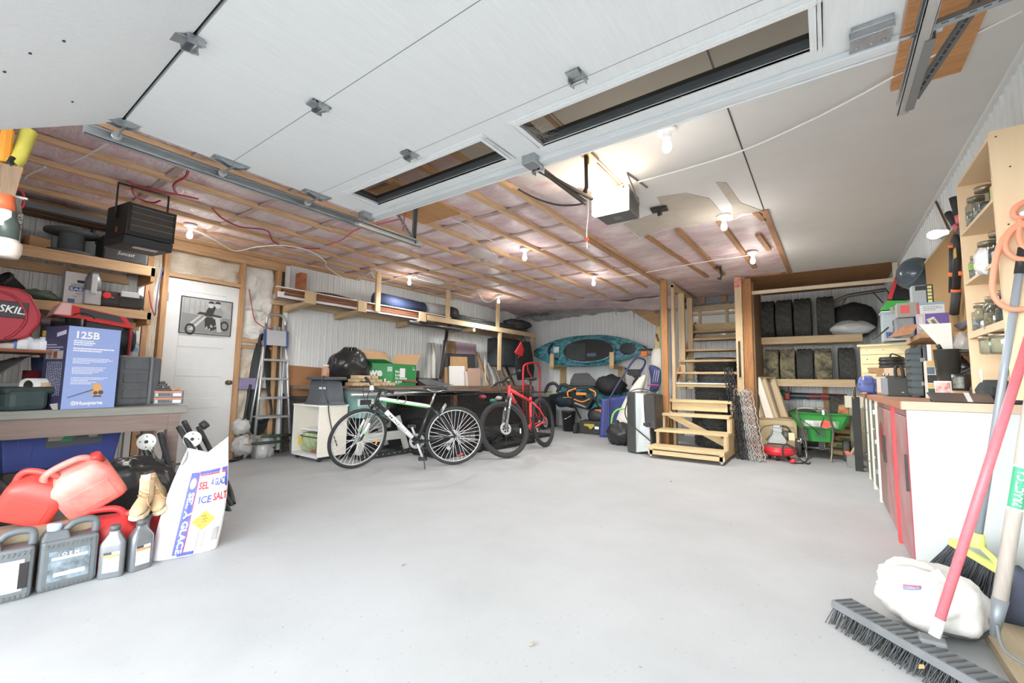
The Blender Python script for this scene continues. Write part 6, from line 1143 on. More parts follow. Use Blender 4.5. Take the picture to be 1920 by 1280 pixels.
# tyre lettering on the front tyre
# --- wire crates
WR=M('151617',.45,.3)
def crate(label,x0,x1,y0,y1,h,rz=0):
    c=V(((x0+x1)/2,(y0+y1)/2,0)); t=T('wire_crate',label,'wire crate',c,rz=rz,local=True,group=None); a,d_=(x1-x0)/2,(y1-y0)/2; r=.0017
    def side(p,q,nm):
        p=V(p);q=V(q); L=(q-p).length; e=(q-p)/L; b=MB(); n=int(L/.028)
        for i in range(n+1): s=p+e*(L*i/n); b.tube([s+V((0,0,.03)),s+V((0,0,h))],r,3,cap=False)
        for z in [.03+ (h-.03)*k/6 for k in range(7)]: b.tube([p+V((0,0,z)),q+V((0,0,z))],r*1.5,4,cap=False)
        b.tube([p+V((0,0,h)),q+V((0,0,h))],.004,5); b.tube([p+V((0,0,.02)),q+V((0,0,.02))],.004,5); part(nm,b,WR,t)
    side((a,-d_,0),(a,d_,0),'front_wire_panel'); side((-a,-d_,0),(-a,d_,0),'back_wire_panel'); side((-a,-d_,0),(a,-d_,0),'end_wire_panel'); side((-a,d_,0),(a,d_,0),'end_wire_panel')
    b=MB()
    for i in range(int(2*d_/.05)+1): y=-d_+2*d_*i/int(2*d_/.05); b.tube([(-a,y,h),(a,y,h)],r,3,cap=False)
    for i in range(5): x=-a+2*a*i/4; b.tube([(x,-d_,h),(x,d_,h)],r*1.4,4,cap=False)
    part('top_wire_panel',b,WR,t); part('tray',MB().b2((-a+.01,-d_+.01,.004),(a-.01,d_-.01,.05)),M('1b1c1d',.6),t,bev=.005); return t
crate('near black wire dog crate behind the white bicycle wheel',-4.5,-3.93,3.98,4.78,.80)
crate('far longer black wire dog crate behind the red bicycle',-4.5,-3.87,4.86,6.05,.82)
crate('third black wire crate behind the red bicycle rear wheel, by the mower',-4.75,-4.1,6.15,6.95,.80)
for i,(x,y,s,h,l_) in enumerate(((-4.2,4.3,.24,'1f2021','dark bundle inside the near wire crate'),(-4.2,5.2,.26,'232224','dark blanket bundle in the far wire crate'),(-4.2,5.7,.2,'2c3b3a','dark teal bundle at the far end of the wire crate'))):
    S('blanket',MB().ball((x,y,s*.45+.07),s*.75,20,sc=(.8,1.2,.55),fn=lambda d:1+.3*nz(d,2,i)),M(h,.9,var=.4),l_,'blanket')
for i,(u,v,x,h,l_) in enumerate(((905,744,-4.2,'b8404e','red toy lying on top of the near wire crates'),(925,751,-4.25,'2e7d78','teal toy in the wire crate by the red one'),(935,746,-4.2,'c9c4ba','pale toy beside the teal one in the wire crate'))):
    q=P(u,v,X=x); S('dog_toy',MB().ball(q,.045,14,sc=(1,1.6,.7),fn=lambda d:1+.3*nz(d,3,i)),M(h,.6),l_,'toy')
S('black_tray_lid',MB().b2((-4.55,3.95,.835),(-3.98,4.75,.86)),M('1c1d1e',.5),'black plastic tray lying on top of the near wire crate','tray',bev=.01)
# --- red hand truck
t=T('hand_truck','red tubular hand truck standing behind the red bicycle','hand truck',(-4.9,7.15,0)); HR_=M('d02030',.35)
q=lambda u,v:P(u,v,X=-4.85)
part('frame',MB().tube(curve([q(982,790),q(981,740),q(981,695),q(984,684),q(994,680.5),q(1006,680.5),q(1010,686),q(1012,700),q(1012,740),q(1012,790)],5),.02,10),HR_,t); part('inner_bar',MB().tube(curve([q(989,682),q(990,695),q(995,704),q(996,712),q(996,790)],4),.016,8),HR_,t); part('cross_bar',MB().tube([q(981,722),q(996,722)],.016,8),HR_,t)
part('axle',MB().cyl((-4.85,q(982,790).y,.12),(-4.85,q(1012,790).y,.12),.015,n=8),BLK,t)
for u in(979,1015): y=q(u,790).y; part('wheel',MB().lathe([(.04,-.03),(.11,-.03),(.12,0),(.11,.03),(.04,.03)],c=(-4.8,y,.12),ax=(0,1,0),n=24),BLK,t)
# ================================================================ BACK: KAYAKS, STAIRS, TYRE SHELVES
PX=PINE('x');PY=PINE('y');PZ=PINE('z')
def kmat():
    mt=bpy.data.materials.new('kayak_swirl'); mt.use_nodes=True; nt=mt.node_tree; b=nt.nodes['Principled BSDF']; tc=N(nt,'ShaderNodeTexCoord'); mp=N(nt,'ShaderNodeMapping'); mp.inputs['Scale'].default_value=(.6,1.6,2.4); nt.links.new(tc.outputs['Object'],mp.inputs['Vector'])
    n=N(nt,'ShaderNodeTexNoise',Scale=1.7,Detail=5,Roughness=.55,Distortion=2.2); nt.links.new(mp.outputs[0],n.inputs['Vector']); r=N(nt,'ShaderNodeValToRGB'); e=r.color_ramp.elements
    e[0].position=.34; e[0].color=lin('12202b'); e[1].position=.66; e[1].color=lin('7f93bd')
    for p_,c_ in((.42,'276078'),(.48,'45a3a4'),(.52,'24405c'),(.57,'62b8b2'),(.61,'3a5a90')): x=e.new(p_); x.color=lin(c_)
    nt.links.new(n.outputs['Fac'],r.inputs[0]); nt.links.new(r.outputs[0],b.inputs['Base Color']); b.inputs['Roughness'].default_value=.35; return mt
KM=kmat()
def kayak(t,L,hw,dk,hd,fx,m=KM):
    """hull as a loft along its length; fx maps (along -L/2..L/2, across, depth from the deck) to a point"""
    rings=[]; n=26
    for i in range(33):
        s=i/32; w_=hw*max(.03,(1-abs(2*s-1)**2.3))**.85; d1_=hd*max(.08,(1-abs(2*s-1)**3))**.8; d2_=dk*max(.1,1-abs(2*s-1)**2); ro=.0
        rings.append([fx((s-.5)*L,w_*cos(q),(d1_ if sin(q)>0 else d2_*(1-.35*abs(cos(q))))*sin(q)) for q in [2*pi*j/n for j in range(n)]])
    part('hull',MB().loft(rings),m,t)
kz=1.655;kc=V((-4.18,8.40,kz))
t=T('kayak','teal and blue swirled kayak hung sideways on pine brackets on the back wall','kayak',kc)
kf=lambda a,c,d_:kc+V((a,d_,c+.015*a))
kayak(t,2.72,.335,.07,.24,kf)
cp_=V((-4.062,0,0)).x; CX=.12
oval=lambda a,b_,o,n=40:[kf(CX+a*cos(q)*(1-.06*sin(q)),b_*sin(q)+.005,o) for q in [2*pi*i/n for i in range(n)]]
ck=part('cockpit_rim',MB().tube(oval(.60,.255,-.075),.022,8,closed=True),KM,t); part('cockpit_opening',MB().loft([oval(.585,.24,-.082),oval(.57,.23,-.074),oval(.4,.15,-.071),oval(.05,.02,-.07)]),M('101315',.7),ck)
part('seat_pad',MB().grid(lambda u,v:kf(CX-.5+.45*u,-.2+.36*v,-.09-.006*sin(pi*u)),8,8),M('353c3c',.7,var=.3),ck); part('seat_base',MB().grid(lambda u,v:kf(CX-.02+.42*u,-.21+.34*v,-.092),6,6),M('0d0e10',.7),ck)
b=MB(); b.hexa([kf(CX+.0,-.13,-.098),kf(CX+.2,-.13,-.098),kf(CX+.2,-.13,-.09),kf(CX,-.13,-.09),kf(CX,-.06,-.098),kf(CX+.2,-.06,-.098),kf(CX+.2,-.06,-.09),kf(CX,-.06,-.09)]); part('seat_label',b,M('3f5673',.5),ck)
part('paddle_holder',MB().tube(curve([kf(-.72,.2,-.085),kf(-.82,.05,-.09),kf(-.76,-.1,-.09),kf(-.6,-.16,-.085)],5),.045,8,flat=.4),M('17191a',.6),t); part('paper_tag',MB().grid(lambda u,v:kf(-.69+.14*u,-.02+.13*v,-.115),2,2),M('dfe3e6',.6),t,solid=.003)
part('hatch',MB().loft([[kf(.98+.16*k*cos(q),.0+.12*k*sin(q),-.055-.02*(1-k)) for q in [2*pi*i/24 for i in range(24)]] for k in(1,.95,.1)]),M('20262c',.5),t); part('bungee',MB().tube([kf(.8,.13,-.06),kf(1.02,-.1,-.06),kf(1.15,.09,-.05),kf(.9,-.14,-.06)],.007,5),M('191b1c',.6),t)
part('carry_handle',MB().tube(curve([kf(1.3,.03,-.03),kf(1.37,0,-.06),kf(1.33,-.05,-.05)],4),.012,6),BLK,t); part('strap',MB().tube([kf(.13,-.26,-.08),kf(.13,-.34,.02)],.012,5,flat=.4),BLK,t)
part('logo_mark',MB().grid(lambda u,v:kf(.62+.12*u,-.285+.03*v,-.052),2,2),M('10181b',.5),t)
for i,(u,l_) in enumerate(((1036.5,'pine bracket carrying the bow half of the hung kayak'),(1148.5,'pine bracket carrying the stern half of the hung kayak'))):
    q=P(u,675,Y=8.25); t=T('kayak_bracket',l_,'bracket',(q.x,YB-.05,1.1)); part('upright',MB().b2((q.x-.045,8.2,1.32),(q.x+.045,8.24,1.6)),PZ,t); part('arm',MB().b2((q.x-.045,8.2,1.27),(q.x+.045,YB-.05,1.33)),wood('y','bd9c6c'),t); part('wall_plate',MB().b2((q.x-.07,YB-.05,.75),(q.x+.07,YB-.011,1.33)),wood('z','c2a877'),t)
# second kayak lying behind the mower
t=T('kayak','second teal kayak leaning low against the back wall behind the mower','kayak',(-3.6,8.35,.5)); 
RK=Euler((rad(-18),rad(10),rad(-3))).to_matrix(); kf2=lambda a,c,d_:V((-3.55,8.32,.62))+RK@V((a,d_,c)); kayak(t,2.5,.32,.08,.22,kf2)
part('logo_mark',MB().ball(kf2(.3,.1,-.085),.03,8,sc=(1,.3,1)),M('cfd8d8',.5),t)
# pink bulge and torn tips of the vapour barrier by the stairs
b=MB().grid(lambda u,v:V((-3.55+1.5*u,7.75+.95*v,ZC-.06-.13*sin(pi*v)*min(1,2.2*u)+.05*nz((u*3,v*3,0),1.3)-.06*u*v)),26,16); S('insulation_batt',b,PINK,'pink insulation sagging from the ceiling left of the stair posts','insulation')
for u,v,w_,l_ in((1155,577,.05,'left torn tip of vapour barrier hanging before the back wall'),(1189,583,.035,'right torn tip of vapour barrier hanging beside the stair stringer')):
    q=P(u,v,Y=8.2); S('hanging_plastic_tip',MB().grid(lambda a,c:q+V(((a-.5)*w_*2*(1-c*.9),.02*sin(a*5),.13-.27*c)),6,8),M('a9a29f',.4),l_,'plastic',solid=.003)
S('plastic_fold',MB().grid(lambda u,v:V((-5.6+2.5*u,8.72-.5*v,2.42+.1*u+.1*v+.05*nz((u*9,v*4,1),1.2))),40,8),M('a8a09f',.3,var=.5,h2='6e6668',sc=10,coat=.5),'crumpled grey plastic edge along the top of the back wall','plastic sheet')
# stringer of the upper stair
t=T('stair_stringer','notched wooden stair stringer slanting behind the left stair post','stringer',P(1215,590,Y=8.3)); q=lambda u,v:P(u,v,Y=8.3)
part('stringer',MB().prism([q(1168,573),q(1200,573),q(1206,571),q(1229,569),q(1229,587),q(1245,586),q(1245,620)],(0,.05,0)),wood('x','b9946a'),t); part('tread',MB().prism([q(1204,572),q(1231,569),q(1231,572.5),q(1204,575.5)],(0,-.12,0)),wood('x','c9a97d'),t); S('dark_gap_sheet',MB().prism([q(1206,569),q(1243,562),q(1243,553),q(1224,558)],(0,.03,0)),M('14100d',.9),'dark sheet standing in for the hollow above the slanting stair stringer','board')  # near-black sheet filling the gap above the stringer
# ---- stairs
ZT=[.161,.36,.566,.757,.985,1.18,1.38,1.573,1.782,1.95]; YT=[5.87,6.16,6.43,6.72,6.98,7.11,7.38,7.67,7.97,8.27]
sx0,sx1=-1.98,-1.04
t=T('rolling_stairs','wooden rolling stair unit of five pine treads on casters','stairs',(-1.5,5.9,0)); PT=wood('x','dcc394',.22)
for i in range(5): part('tread',MB().b2((sx0+.0,YT[i],ZT[i]-.038),(sx1+(.0 if i<2 else -.03),YT[i]+.30,ZT[i])),PT,t,bev=.004)
for x in(sx0+.02,sx1-.06):
    for i in range(4):
        part('riser_post',MB().b2((x,YT[i+1]+.02,(ZT[i]) if i else .12),(x+.04,YT[i+1]+.1,ZT[i+1]-.038)),PZ,t)
    part('riser_post',MB().b2((x,YT[0]+.02,.05),(x+.04,YT[0]+.1,ZT[0]-.038)),PZ,t)
pts=[(sx1-.02,5.90,.06)]
for i in range(5): pts+=[(sx1-.02,YT[i]+.03,ZT[i]-.04),(sx1-.02,(YT[i+1] if i<4 else 7.2)+.03,ZT[i]-.04)]
pts+=[(sx1-.02,7.23,.06)]; OSBM=M('c2a274',.8,var=.35,h2='9a7a50',sc=10)
part('side_panel',MB().prism(pts,(.018,0,0)),OSBM,t); part('side_panel',MB().prism([(sx0+.02,y,z) for x,y,z in pts],(.015,0,0)),OSBM,t)
part('front_rail',MB().b2((sx0,5.89,.05),(sx1,5.93,.105)),PT,t); part('riser_board',MB().b2((sx0+.08,6.76,.60),(sx1-.1,6.78,.72)),PT,t); part('brace',MB().bar((sx0+.1,6.55,.55),(sx1-.1,6.5,.2),.09,.03,up=(0,1,0)),PT,t)
for x,y in((sx0+.03,5.92),(sx1-.04,5.92),(sx0+.03,7.15),(sx1-.04,7.15)): part('caster',MB().cyl((x-.014,y,.027),(x+.014,y,.027),.027,n=16).b2((x-.02,y-.02,.03),(x+.02,y+.02,.056)),CHR,t)
t=T('upper_stairs','fixed upper wooden stair treads rising between the posts','stairs',(-1.5,7.7,1.1))
for i in range(5,10): part('tread',MB().b2((-1.96,YT[i],ZT[i]-.035),(-1.0,YT[i]+.27,ZT[i])),wood('x','c9ab80',.25),t,bev=.003)
for x in(-1.98,-1.0): part('stringer',MB().prism([(x,7.05,.98),(x,7.2,.98),(x,8.6,1.95),(x,8.6,2.15)],(.035,0,0)),wood('y','b8976a'),t)
part('riser_board',MB().b2((-1.95,8.5,1.96),(-1.0,8.53,2.1)),PT,t)
# posts
OW=wood('z','b87f4a',.35)
t=T('post_assembly','wooden post frame left of the stairs','post frame',(-1.95,7.2,0))
part('front_post',MB().b2((-1.995,6.60,0),(-1.905,6.64,2.56)),OW,t); part('green_edge',MB().b2((-2.005,6.595,0),(-1.995,6.645,2.56)),M('3f7a5e',.6),t); part('post',MB().b2((-1.925,6.90,0),(-1.885,6.99,2.56)),PZ,t); part('post',MB().b2((-1.96,7.45,.9),(-1.87,7.49,2.5)),PZ,t); part('post',MB().b2((-1.95,7.95,.9),(-1.86,7.99,2.5)),PZ,t); part('head_plate',MB().b2((-1.96,6.9,2.5),(-1.87,8.6,2.54)),PY,t)
t=T('post_assembly','wooden post frame right of the stairs with red paint at its top','post frame',(-.95,7.2,0))
part('light_post',MB().b2((-1.045,7.02,0),(-.955,7.06,2.57)),PZ,t); part('red_paint',MB().b2((-1.046,7.015,2.42),(-.954,7.02,2.56)),M('c8323a',.5,var=.6,h2='e6cdb0',sc=30),t); part('orange_post',MB().b2((-.955,7.1,0),(-.84,7.19,2.55)),OW,t); part('bay_side_board',MB().b2((-.86,7.19,0),(-.82,8.1,2.5)),wood('z','8d6f4f',.3),t)
part('hung_chain',MB().cyl((-1.0,7.0,1.1),(-1.0,7.0,1.62),.014,n=6),M('2b2b2a',.5),t)
# framed plastic behind the stairs
t=T('framed_plastic','timber stud frame covered in white plastic at the top of the stairs','frame',(-1.6,8.6,1.9)); yb=8.62
part('plastic',MB().grid(lambda u,v:V((-2.1+1.0*u,yb+.03+.012*nz((u*6,v*6,1),1.5),1.85+.6*v)),24,16),M('e4e5e2',.25,coat=.6,bump=.3,bsc=18),t)
for z0,z1 in((1.84,1.89),(2.0,2.03),(2.27,2.31),(2.36,2.45)): part('rail',MB().b2((-2.1,yb-.02,z0),(-1.05,yb+.02,z1)),PX,t)
for x in(-1.88,-1.42): part('stud',MB().b2((x-.022,yb-.015,1.88),(x+.022,yb+.015,2.36)),PZ,t)
b=MB().grid(lambda u,v:V((-2.05+.95*u,8.45,2.46+.12*v)),4,2); S('grey_sheet',b,M('8b8e9a',.4,var=.3),'bluish grey plastic between dark joists over the stairs','plastic sheet'); 
S('hanging_joist',MB().b2((-1.82,8.4,2.45),(-1.74,8.43,2.58)),SBD,'dark joist end above the stairs on the left','joist'); S('hanging_joist',MB().b2((-1.46,8.4,2.45),(-1.38,8.43,2.58)),SBD,'dark joist end above the stairs on the right','joist')
# ---- tyres
TYM=M('333433',.85,var=.5,h2='55564f',sc=14); MUD=M('a59b78',.9,var=.95,h2='30302a',sc=7)
def tyre_mesh(R0,W,mat,dep=.012):
    b=MB(); n=72; cols=9; rings=[]
    for i in range(n):
        q=2*pi*i/n; ring=[]
        def add(y,r): ring.append(V((y*W/2,r*cos(q),r*sin(q))))
        add(-.62,R0*.6); add(-.9,R0*.66); add(-1.0,R0*.8); add(-.97,R0*.93)
        for j in range(cols+1):
            y=-.88+1.76*j/cols; lug=dep if ((i+(abs(j-cols/2)*1.0)) %4<1.6) or (j in(3,6)) else 0; add(y,R0*(1-.02*y*y)-lug)
        add(.97,R0*.93); add(1.0,R0*.8); add(.9,R0*.66); add(.62,R0*.6); add(.4,R0*.64); add(-.4,R0*.64); rings.append(ring)
    return b.loft(rings,0,False,True,sm=False)
def tyre(R0,W,mat,loc,rot,label,group,src={}):
    k=(R0,W,mat.name)
    if k not in src: src[k]=tyre_mesh(R0,W,mat).raw('tire',mat)
    o=bpy.data.objects.new('tire',src[k]); COL.objects.link(o); o.location=loc; o.rotation_euler=rot; o['label']=label; o['category']='tire'; o['group']=group; return o
G1,G2,G3='tires on the upper shelf','tires on the lower shelf','tires stacked under the stairs'
for i,(u0,u1,l_) in enumerate(((1425,1454,'black tire at the left end of the upper shelf'),(1455,1487,'second tire from the left on the upper shelf'),(1488,1522,'third tire from the left on the upper shelf, before the gap'),(1530,1565,'fourth tire on the upper shelf, right of the gap'))):
    y=8.35; a,c=P(u0,580,Y=y).x,P(u1,580,Y=y).x; tyre(.335,(c-a)*.95,TYM,((a+c)/2,y,1.725+.335),(rnd(0,3),0,0),l_,G1)
for i,(u0,u1,l_,m_) in enumerate(((1434,1463,'muddy tire at the left end of the lower shelf',MUD),(1464,1493,'second muddy tire from the left on the lower shelf',MUD),(1494,1526,'third tire from the left on the lower shelf, dusty black',TYM),(1527,1561,'fourth tire on the lower shelf with pale lug edges',MUD),(1571,1604,'fifth tire standing apart at the right of the lower shelf',TYM))):
    y=8.3; a,c=P(u0,680,Y=y).x,P(u1,680,Y=y).x; tyre(.29,(c-a)*.95,m_,((a+c)/2,y,1.0+.29),(i*1.3,0,0),l_,G2)
for i in range(6): tyre(.33,.235,TYM,(-1.5+.02*(-1)**i,8.0 if i>2 else 7.75,.12+.24*i),(0,pi/2,i*.7),['bottom tire of the stack under the stairs','second tire from the bottom under the stairs','third tire from the bottom under the stairs','fourth tire from the bottom under the stairs','fifth tire from the bottom under the stairs','top tire of the stack seen between the treads'][i],G3)
tyre(.32,.22,TYM,(-.32,8.3,.32),(0,0,pi/2),'tire lying against the wall below the lower shelf, left','tires under the lower shelf'); tyre(.28,.2,TYM,(.13,8.25,.575),(.5,0,0),'tire standing on another under the shelf behind the spreader','tires under the lower shelf'); tyre(.28,.2,TYM,(.13,8.25,.28-.0),(.2,0,0),'lowest tire under the shelf behind the green spreader','tires under the lower shelf'); tyre(.28,.14,TYM,(.33,8.25,.58),(.9,0,0),'narrow tire at the right under the shelf, half hidden','tires under the lower shelf')
# shelves
for z,x1,l_,g in((1.69,.45,'upper pine tire shelf between the stair post and the tool board',1),(1.03,.34,'lower pine tire shelf under the muddy tires',2)):
    t=T('tire_shelf',l_,'shelf',(-.2,8.0,z)); part('front_beam',MB().b2((-.82,7.98,z-.05),(x1,8.02,z+.06)),PX,t); part('rear_beam',MB().b2((-.82,8.5,z-.04),(x1,8.54,z+.05)),PX,t)
    if g==1:
        for a,c in((-.8,-.52),(-.5,-.3),(-.28,-.02),(.04,.26)): part('slat',MB().b2((a,8.0,z+.02),(c,8.5,z+.034)),PX,t)
    part('wall_post',MB().b2((-.05,YB-.05,.0),(.02,YB-.012,z)),wood('z','c9a070'),t) if g==2 else None
t=T('shelf_lip','pale wooden rail hung below the board ceiling above the tires','rail',(0,7.2,2.33)); part('rail',MB().b2((-.93,7.18,2.32),(.79,7.21,2.37)),M('dccbae',.7,var=.1),t); part('hanger',MB().b2((-.955,7.17,2.32),(-.925,7.22,2.6)),M('dccbae',.7),t); part('hanger',MB().b2((.74,7.18,2.37),(.79,7.22,2.6)),M('dfd6c6',.7),t)
# bundle with bent rods right of the tires
b=MB().ball((.36,8.37,1.99),.32,30,sc=(.95,.7,.85),fn=lambda d:1+.14*nz(d,2,5)); S('black_bundle',b,M('1b1c1a',.7,var=.3),'black plastic covered bundle right of the upper tires','bundle')
S('rod_frame',MB().tube([P(1563,563,Y=8.0),P(1590,552,Y=8.0),P(1660,541,Y=8.0),P(1672,556,Y=8.0)],.012,6).tube([P(1563,568,Y=8.0),P(1592,556,Y=8.0),P(1660,545,Y=8.0)],.01,6).tube([P(1636,547,Y=8.0),P(1656,568,Y=8.0)],.009,6).tube([P(1587,557,Y=8.0),P(1578,574,Y=8.0)],.009,6),M('54463c',.5),'bent dark rods resting over the black bundle','rods')
S('plastic_bag',MB().ball((.33,8.2,1.86),.26,30,sc=(1.05,.7,.45),fn=lambda d:1+.2*nz(d,2.2,7)+.05*nz(d,8,2)),M('d9dcdd',.3,coat=.4,bump=.3,bsc=14),'crumpled white plastic sack at the right of the upper tire shelf','bag')
# long handled tools lying on hooks under the shelf
for i,(v0,v1,h,l_) in enumerate(((737,741,'1b1c1e','black pole with red grips lying on hooks under the lower tire shelf'),(741,744,'8d8f90','silver pole lying below the black one under the tire shelf'),(745,748,'1f2022','lowest black pole with red grips under the tire shelf'),(748,744,'2f5f8c','short blue handled pole among those under the tire shelf'))):
    a,c=P(1470,v0,Y=8.4),P(1588 if i<3 else 1512,v1,Y=8.4); t=T('tool_pole',l_,'pole',a,group=None); part('shaft',MB().cyl(a,c,.016,n=8),M(h,.5),t)
    if i in(0,2):
        b=MB()
        for f in [.42+.025*k for k in range(6)]+[.78+.025*k for k in range(8)]: q=a+(c-a)*f; b.cyl(q,q+(c-a)*.012,.02,n=8)
        b.cyl(a+(c-a)*.6,a+(c-a)*.72,.019,n=8); part('red_grip',b,M('c9342f',.5),t)
q=P(1468,742,Y=8.35); t=T('trimmer_head','green and red trimmer head at the end of the poles','trimmer',q); part('green_cap',MB().ball(q+V((0,0,.05)),.05,12),M('2f8a3c',.4),t); part('red_body',MB().b2(q+V((.02,-.04,-.06)),q+V((.1,.04,.06))),M('b5262a',.4),t,bev=.015); part('black_fin',MB().prism([q+V((.06,0,.04)),q+V((.11,0,.05)),q+V((.07,0,.16))],(0,.01,0)),BLK,t)
# ---- things on the floor before the tire bay
k=carton('pine_cabinet','low pine cabinet behind the red compressor','cabinet',(-.84,7.33,0),(-.36,7.33,0),.45,0,.50,M('d3bd90',.6,var=.15,sc=4),bev=.004); 
for (x0,x1,y0,y1) in((.03,.45,.40,.41),(.03,.45,.06,.07),(.03,.04,.06,.41),(.44,.45,.06,.41)): patch(k,'door_molding',x0,x1,y0,y1,M('bfa877',.6),o=.008)
part('top_board',k.blk(MB(),-.01,k.w+.01,.5,.52,-.46,.012),M('b39a70',.6,var=.2),k.t)
for i,(us,l_) in enumerate((((1400,706,1410,706,1427,787,1416,789),'left white wooden frame leaning on the pine cabinet'),((1414,708,1424,706,1451,787,1437,789),'right white wooden frame with a glass pane leaning on the pine cabinet'))):
    yq=7.36; A_,B_,C_,D_=[P(us[j],us[j+1],Y=yq+(.05 if j in(0,2) else 0)) for j in(0,2,4,6)]
    t=T('wooden_sash',l_,'frame',C_); dd=V((.13+.03*i,.38,.0)); WC=M('efe7d6',.55)  # white window sash leaning with its pane
    part('front_stile',MB().hexa([D_,C_,C_+dd*.06,D_+dd*.06,A_,B_,B_+dd*.06,A_+dd*.06]),WC,t)
    part('top_rail',MB().hexa([A_+(D_-A_)*.03,B_+(C_-B_)*.03,B_+(C_-B_)*.03+dd,A_+(D_-A_)*.03+dd,A_,B_,B_+dd,A_+dd]),M('b59a78',.6),t); part('bottom_rail',MB().hexa([D_,C_,C_+dd,D_+dd,D_+(A_-D_)*.04,C_+(B_-C_)*.04,C_+(B_-C_)*.04+dd,D_+(A_-D_)*.04+dd]),M('c9ae88',.6),t)
    for f in(.3,.96): part('stile',MB().hexa([D_+dd*f,C_+dd*f,C_+dd*(f+.1),D_+dd*(f+.1),A_+dd*f,B_+dd*f,B_+dd*(f+.1),A_+dd*(f+.1)]),M('cbb18c',.6),t)
    part('pane',MB().hexa([D_+dd*.4,D_+dd*.95,D_+dd*.95+V((.01,0,0)),D_+dd*.4+V((.01,0,0)),A_+dd*.4,A_+dd*.95,A_+dd*.95+V((.01,0,0)),A_+dd*.4+V((.01,0,0))]),M('8d8878',.15,coat=.4),t)
# compressor
c=V((-.56,6.93,0)); t=T('air_compressor','red pancake air compressor with a bare pump on top','air compressor',c); CRD=M('e5232f',.35,coat=.3)
part('tank',MB().lathe([(0,.05),(.12,.05),(.19,.08),(.215,.125),(.19,.17),(.12,.2),(0,.205)],c=c,n=36),CRD,t); part('dust_cover',MB().lathe([(0,.207),(.12,.202),(.185,.175)],c=c,n=36,cap=False),M('8a6a5e',.8,var=.3),t)
for a in(.6,2.6,4.7): part('foot',MB().cyl(c+V((.13*cos(a),.13*sin(a),.0)),c+V((.13*cos(a),.13*sin(a),.07)),.02,n=10),BLK,t)
PU=M('8f908b',.4,.5,var=.3)
part('crankcase',MB().prism([c+V((x,-.06,z)) for x,z in((-.12,.21),(.1,.21),(.11,.26),(.05,.36),(-.04,.38),(-.1,.3))],(0,.1,0)),PU,t,bev=.008); part('cylinder_head',MB().b2(c+V((-.06,-.05,.36)),c+V((.05,.05,.42))).b2(c+V((-.05,-.045,.42)),c+V((.04,.045,.46))),PU,t,bev=.006); b=MB()
for i in range(6): b.b2(c+V((-.07,-.055,.365+i*.013)),c+V((.06,.055,.37+i*.013)))
part('cooling_fins',b,M('8f918d',.4,.6),t); part('electric_motor',MB().cyl(c+V((.05,.03,.32)),c+V((.14,.03,.32)),.065,n=20),M('55564f',.5,.3),t); part('pressure_switch',MB().b2(c+V((.13,-.1,.27)),c+V((.2,-.03,.37))),M('d9c9a0',.5),t,bev=.006); part('regulator',MB().cyl(c+V((.2,-.06,.27)),c+V((.28,-.06,.27)),.014,n=10).cyl(c+V((.26,-.06,.24)),c+V((.26,-.06,.31)),.012,n=10),CHR,t)
part('crank_arm',MB().tube([c+V((-.06,-.07,.4)),c+V((-.07,-.075,.33)),c+V((-.13,-.075,.25))],.012,6),PU,t); part('carry_handle',MB().tube(curve([c+V((.05,-.02,.45)),c+V((.12,-.02,.43)),c+V((.17,-.02,.33))],4),.012,6),BLK,t); part('discharge_line',MB().tube(curve([c+V((-.04,-.04,.46)),c+V((-.16,-.05,.42)),c+V((-.22,-.05,.28)),c+V((-.21,-.06,.19))],6),.005,6),BLK,t); part('drain_cock',MB().ball(c+V((-.03,-.12,.045)),.012,8),CHR,t)
S('air_hose',MB().tube(curve([c+V((.28,-.06,.27)),c+V((.33,-.1,.12)),c+V((.3,-.16,.02)),c+V((.18,-.24,.012)),c+V((.08,-.24,.05)),c+V((.07,-.22,.2)),c+V((.14,-.2,.22)),c+V((.25,-.22,.06)),c+V((.33,-.2,.012)),c+V((.35,-.1,.012))],6),.009,6),BLK,'black air hose looped in front of the red compressor','hose'); S('red_plug',MB().cyl(c+V((.15,-.27,.02)),c+V((.2,-.29,.05)),.022,n=10),M('e03040',.4),'red hose coupling lying at the compressor','coupling')
# spreader
c=V((-.09,7.35,0)); t=T('lawn_spreader','green two wheeled lawn spreader with a tubular handle','spreader',c); SG=M('2f9a3e',.4,var=.1)
q=lambda u,v,y=7.35:P(u,v,Y=y)
def rect(z,x0,x1,y0,y1,k=.04): return [V((x0+k,y0,z)),V((x1-k,y0,z)),V((x1,y0+k,z)),V((x1,y1-k,z)),V((x1-k,y1,z)),V((x0+k,y1,z)),V((x0,y1-k,z)),V((x0,y0+k,z))]
xl,xr=q(1492,790).x,q(1586,790).x; cx=(xl+xr)/2
part('hopper',MB().loft([rect(.24,cx-.14,cx+.14,7.28,7.46),rect(.40,cx-.15,cx+.15,7.24,7.5),rect(.42,cx-.25,cx+.25,7.22,7.56),rect(.60,cx-.33,cx+.33,7.18,7.66),rect(.61,cx-.345,cx+.345,7.165,7.675),rect(.60,cx-.31,cx+.31,7.2,7.64),rect(.45,cx-.22,cx+.22,7.26,7.52),rect(.44,cx-.1,cx+.1,7.3,7.48)],cap=True,sm=False),SG,t)
part('sloped_front',MB().hexa([V((cx-.2,7.17,.44)),V((cx+.2,7.17,.44)),V((cx+.2,7.25,.44)),V((cx-.2,7.25,.44)),V((cx-.21,7.19,.53)),V((cx+.21,7.19,.53)),V((cx+.21,7.26,.53)),V((cx-.21,7.26,.53))]),SG,t)
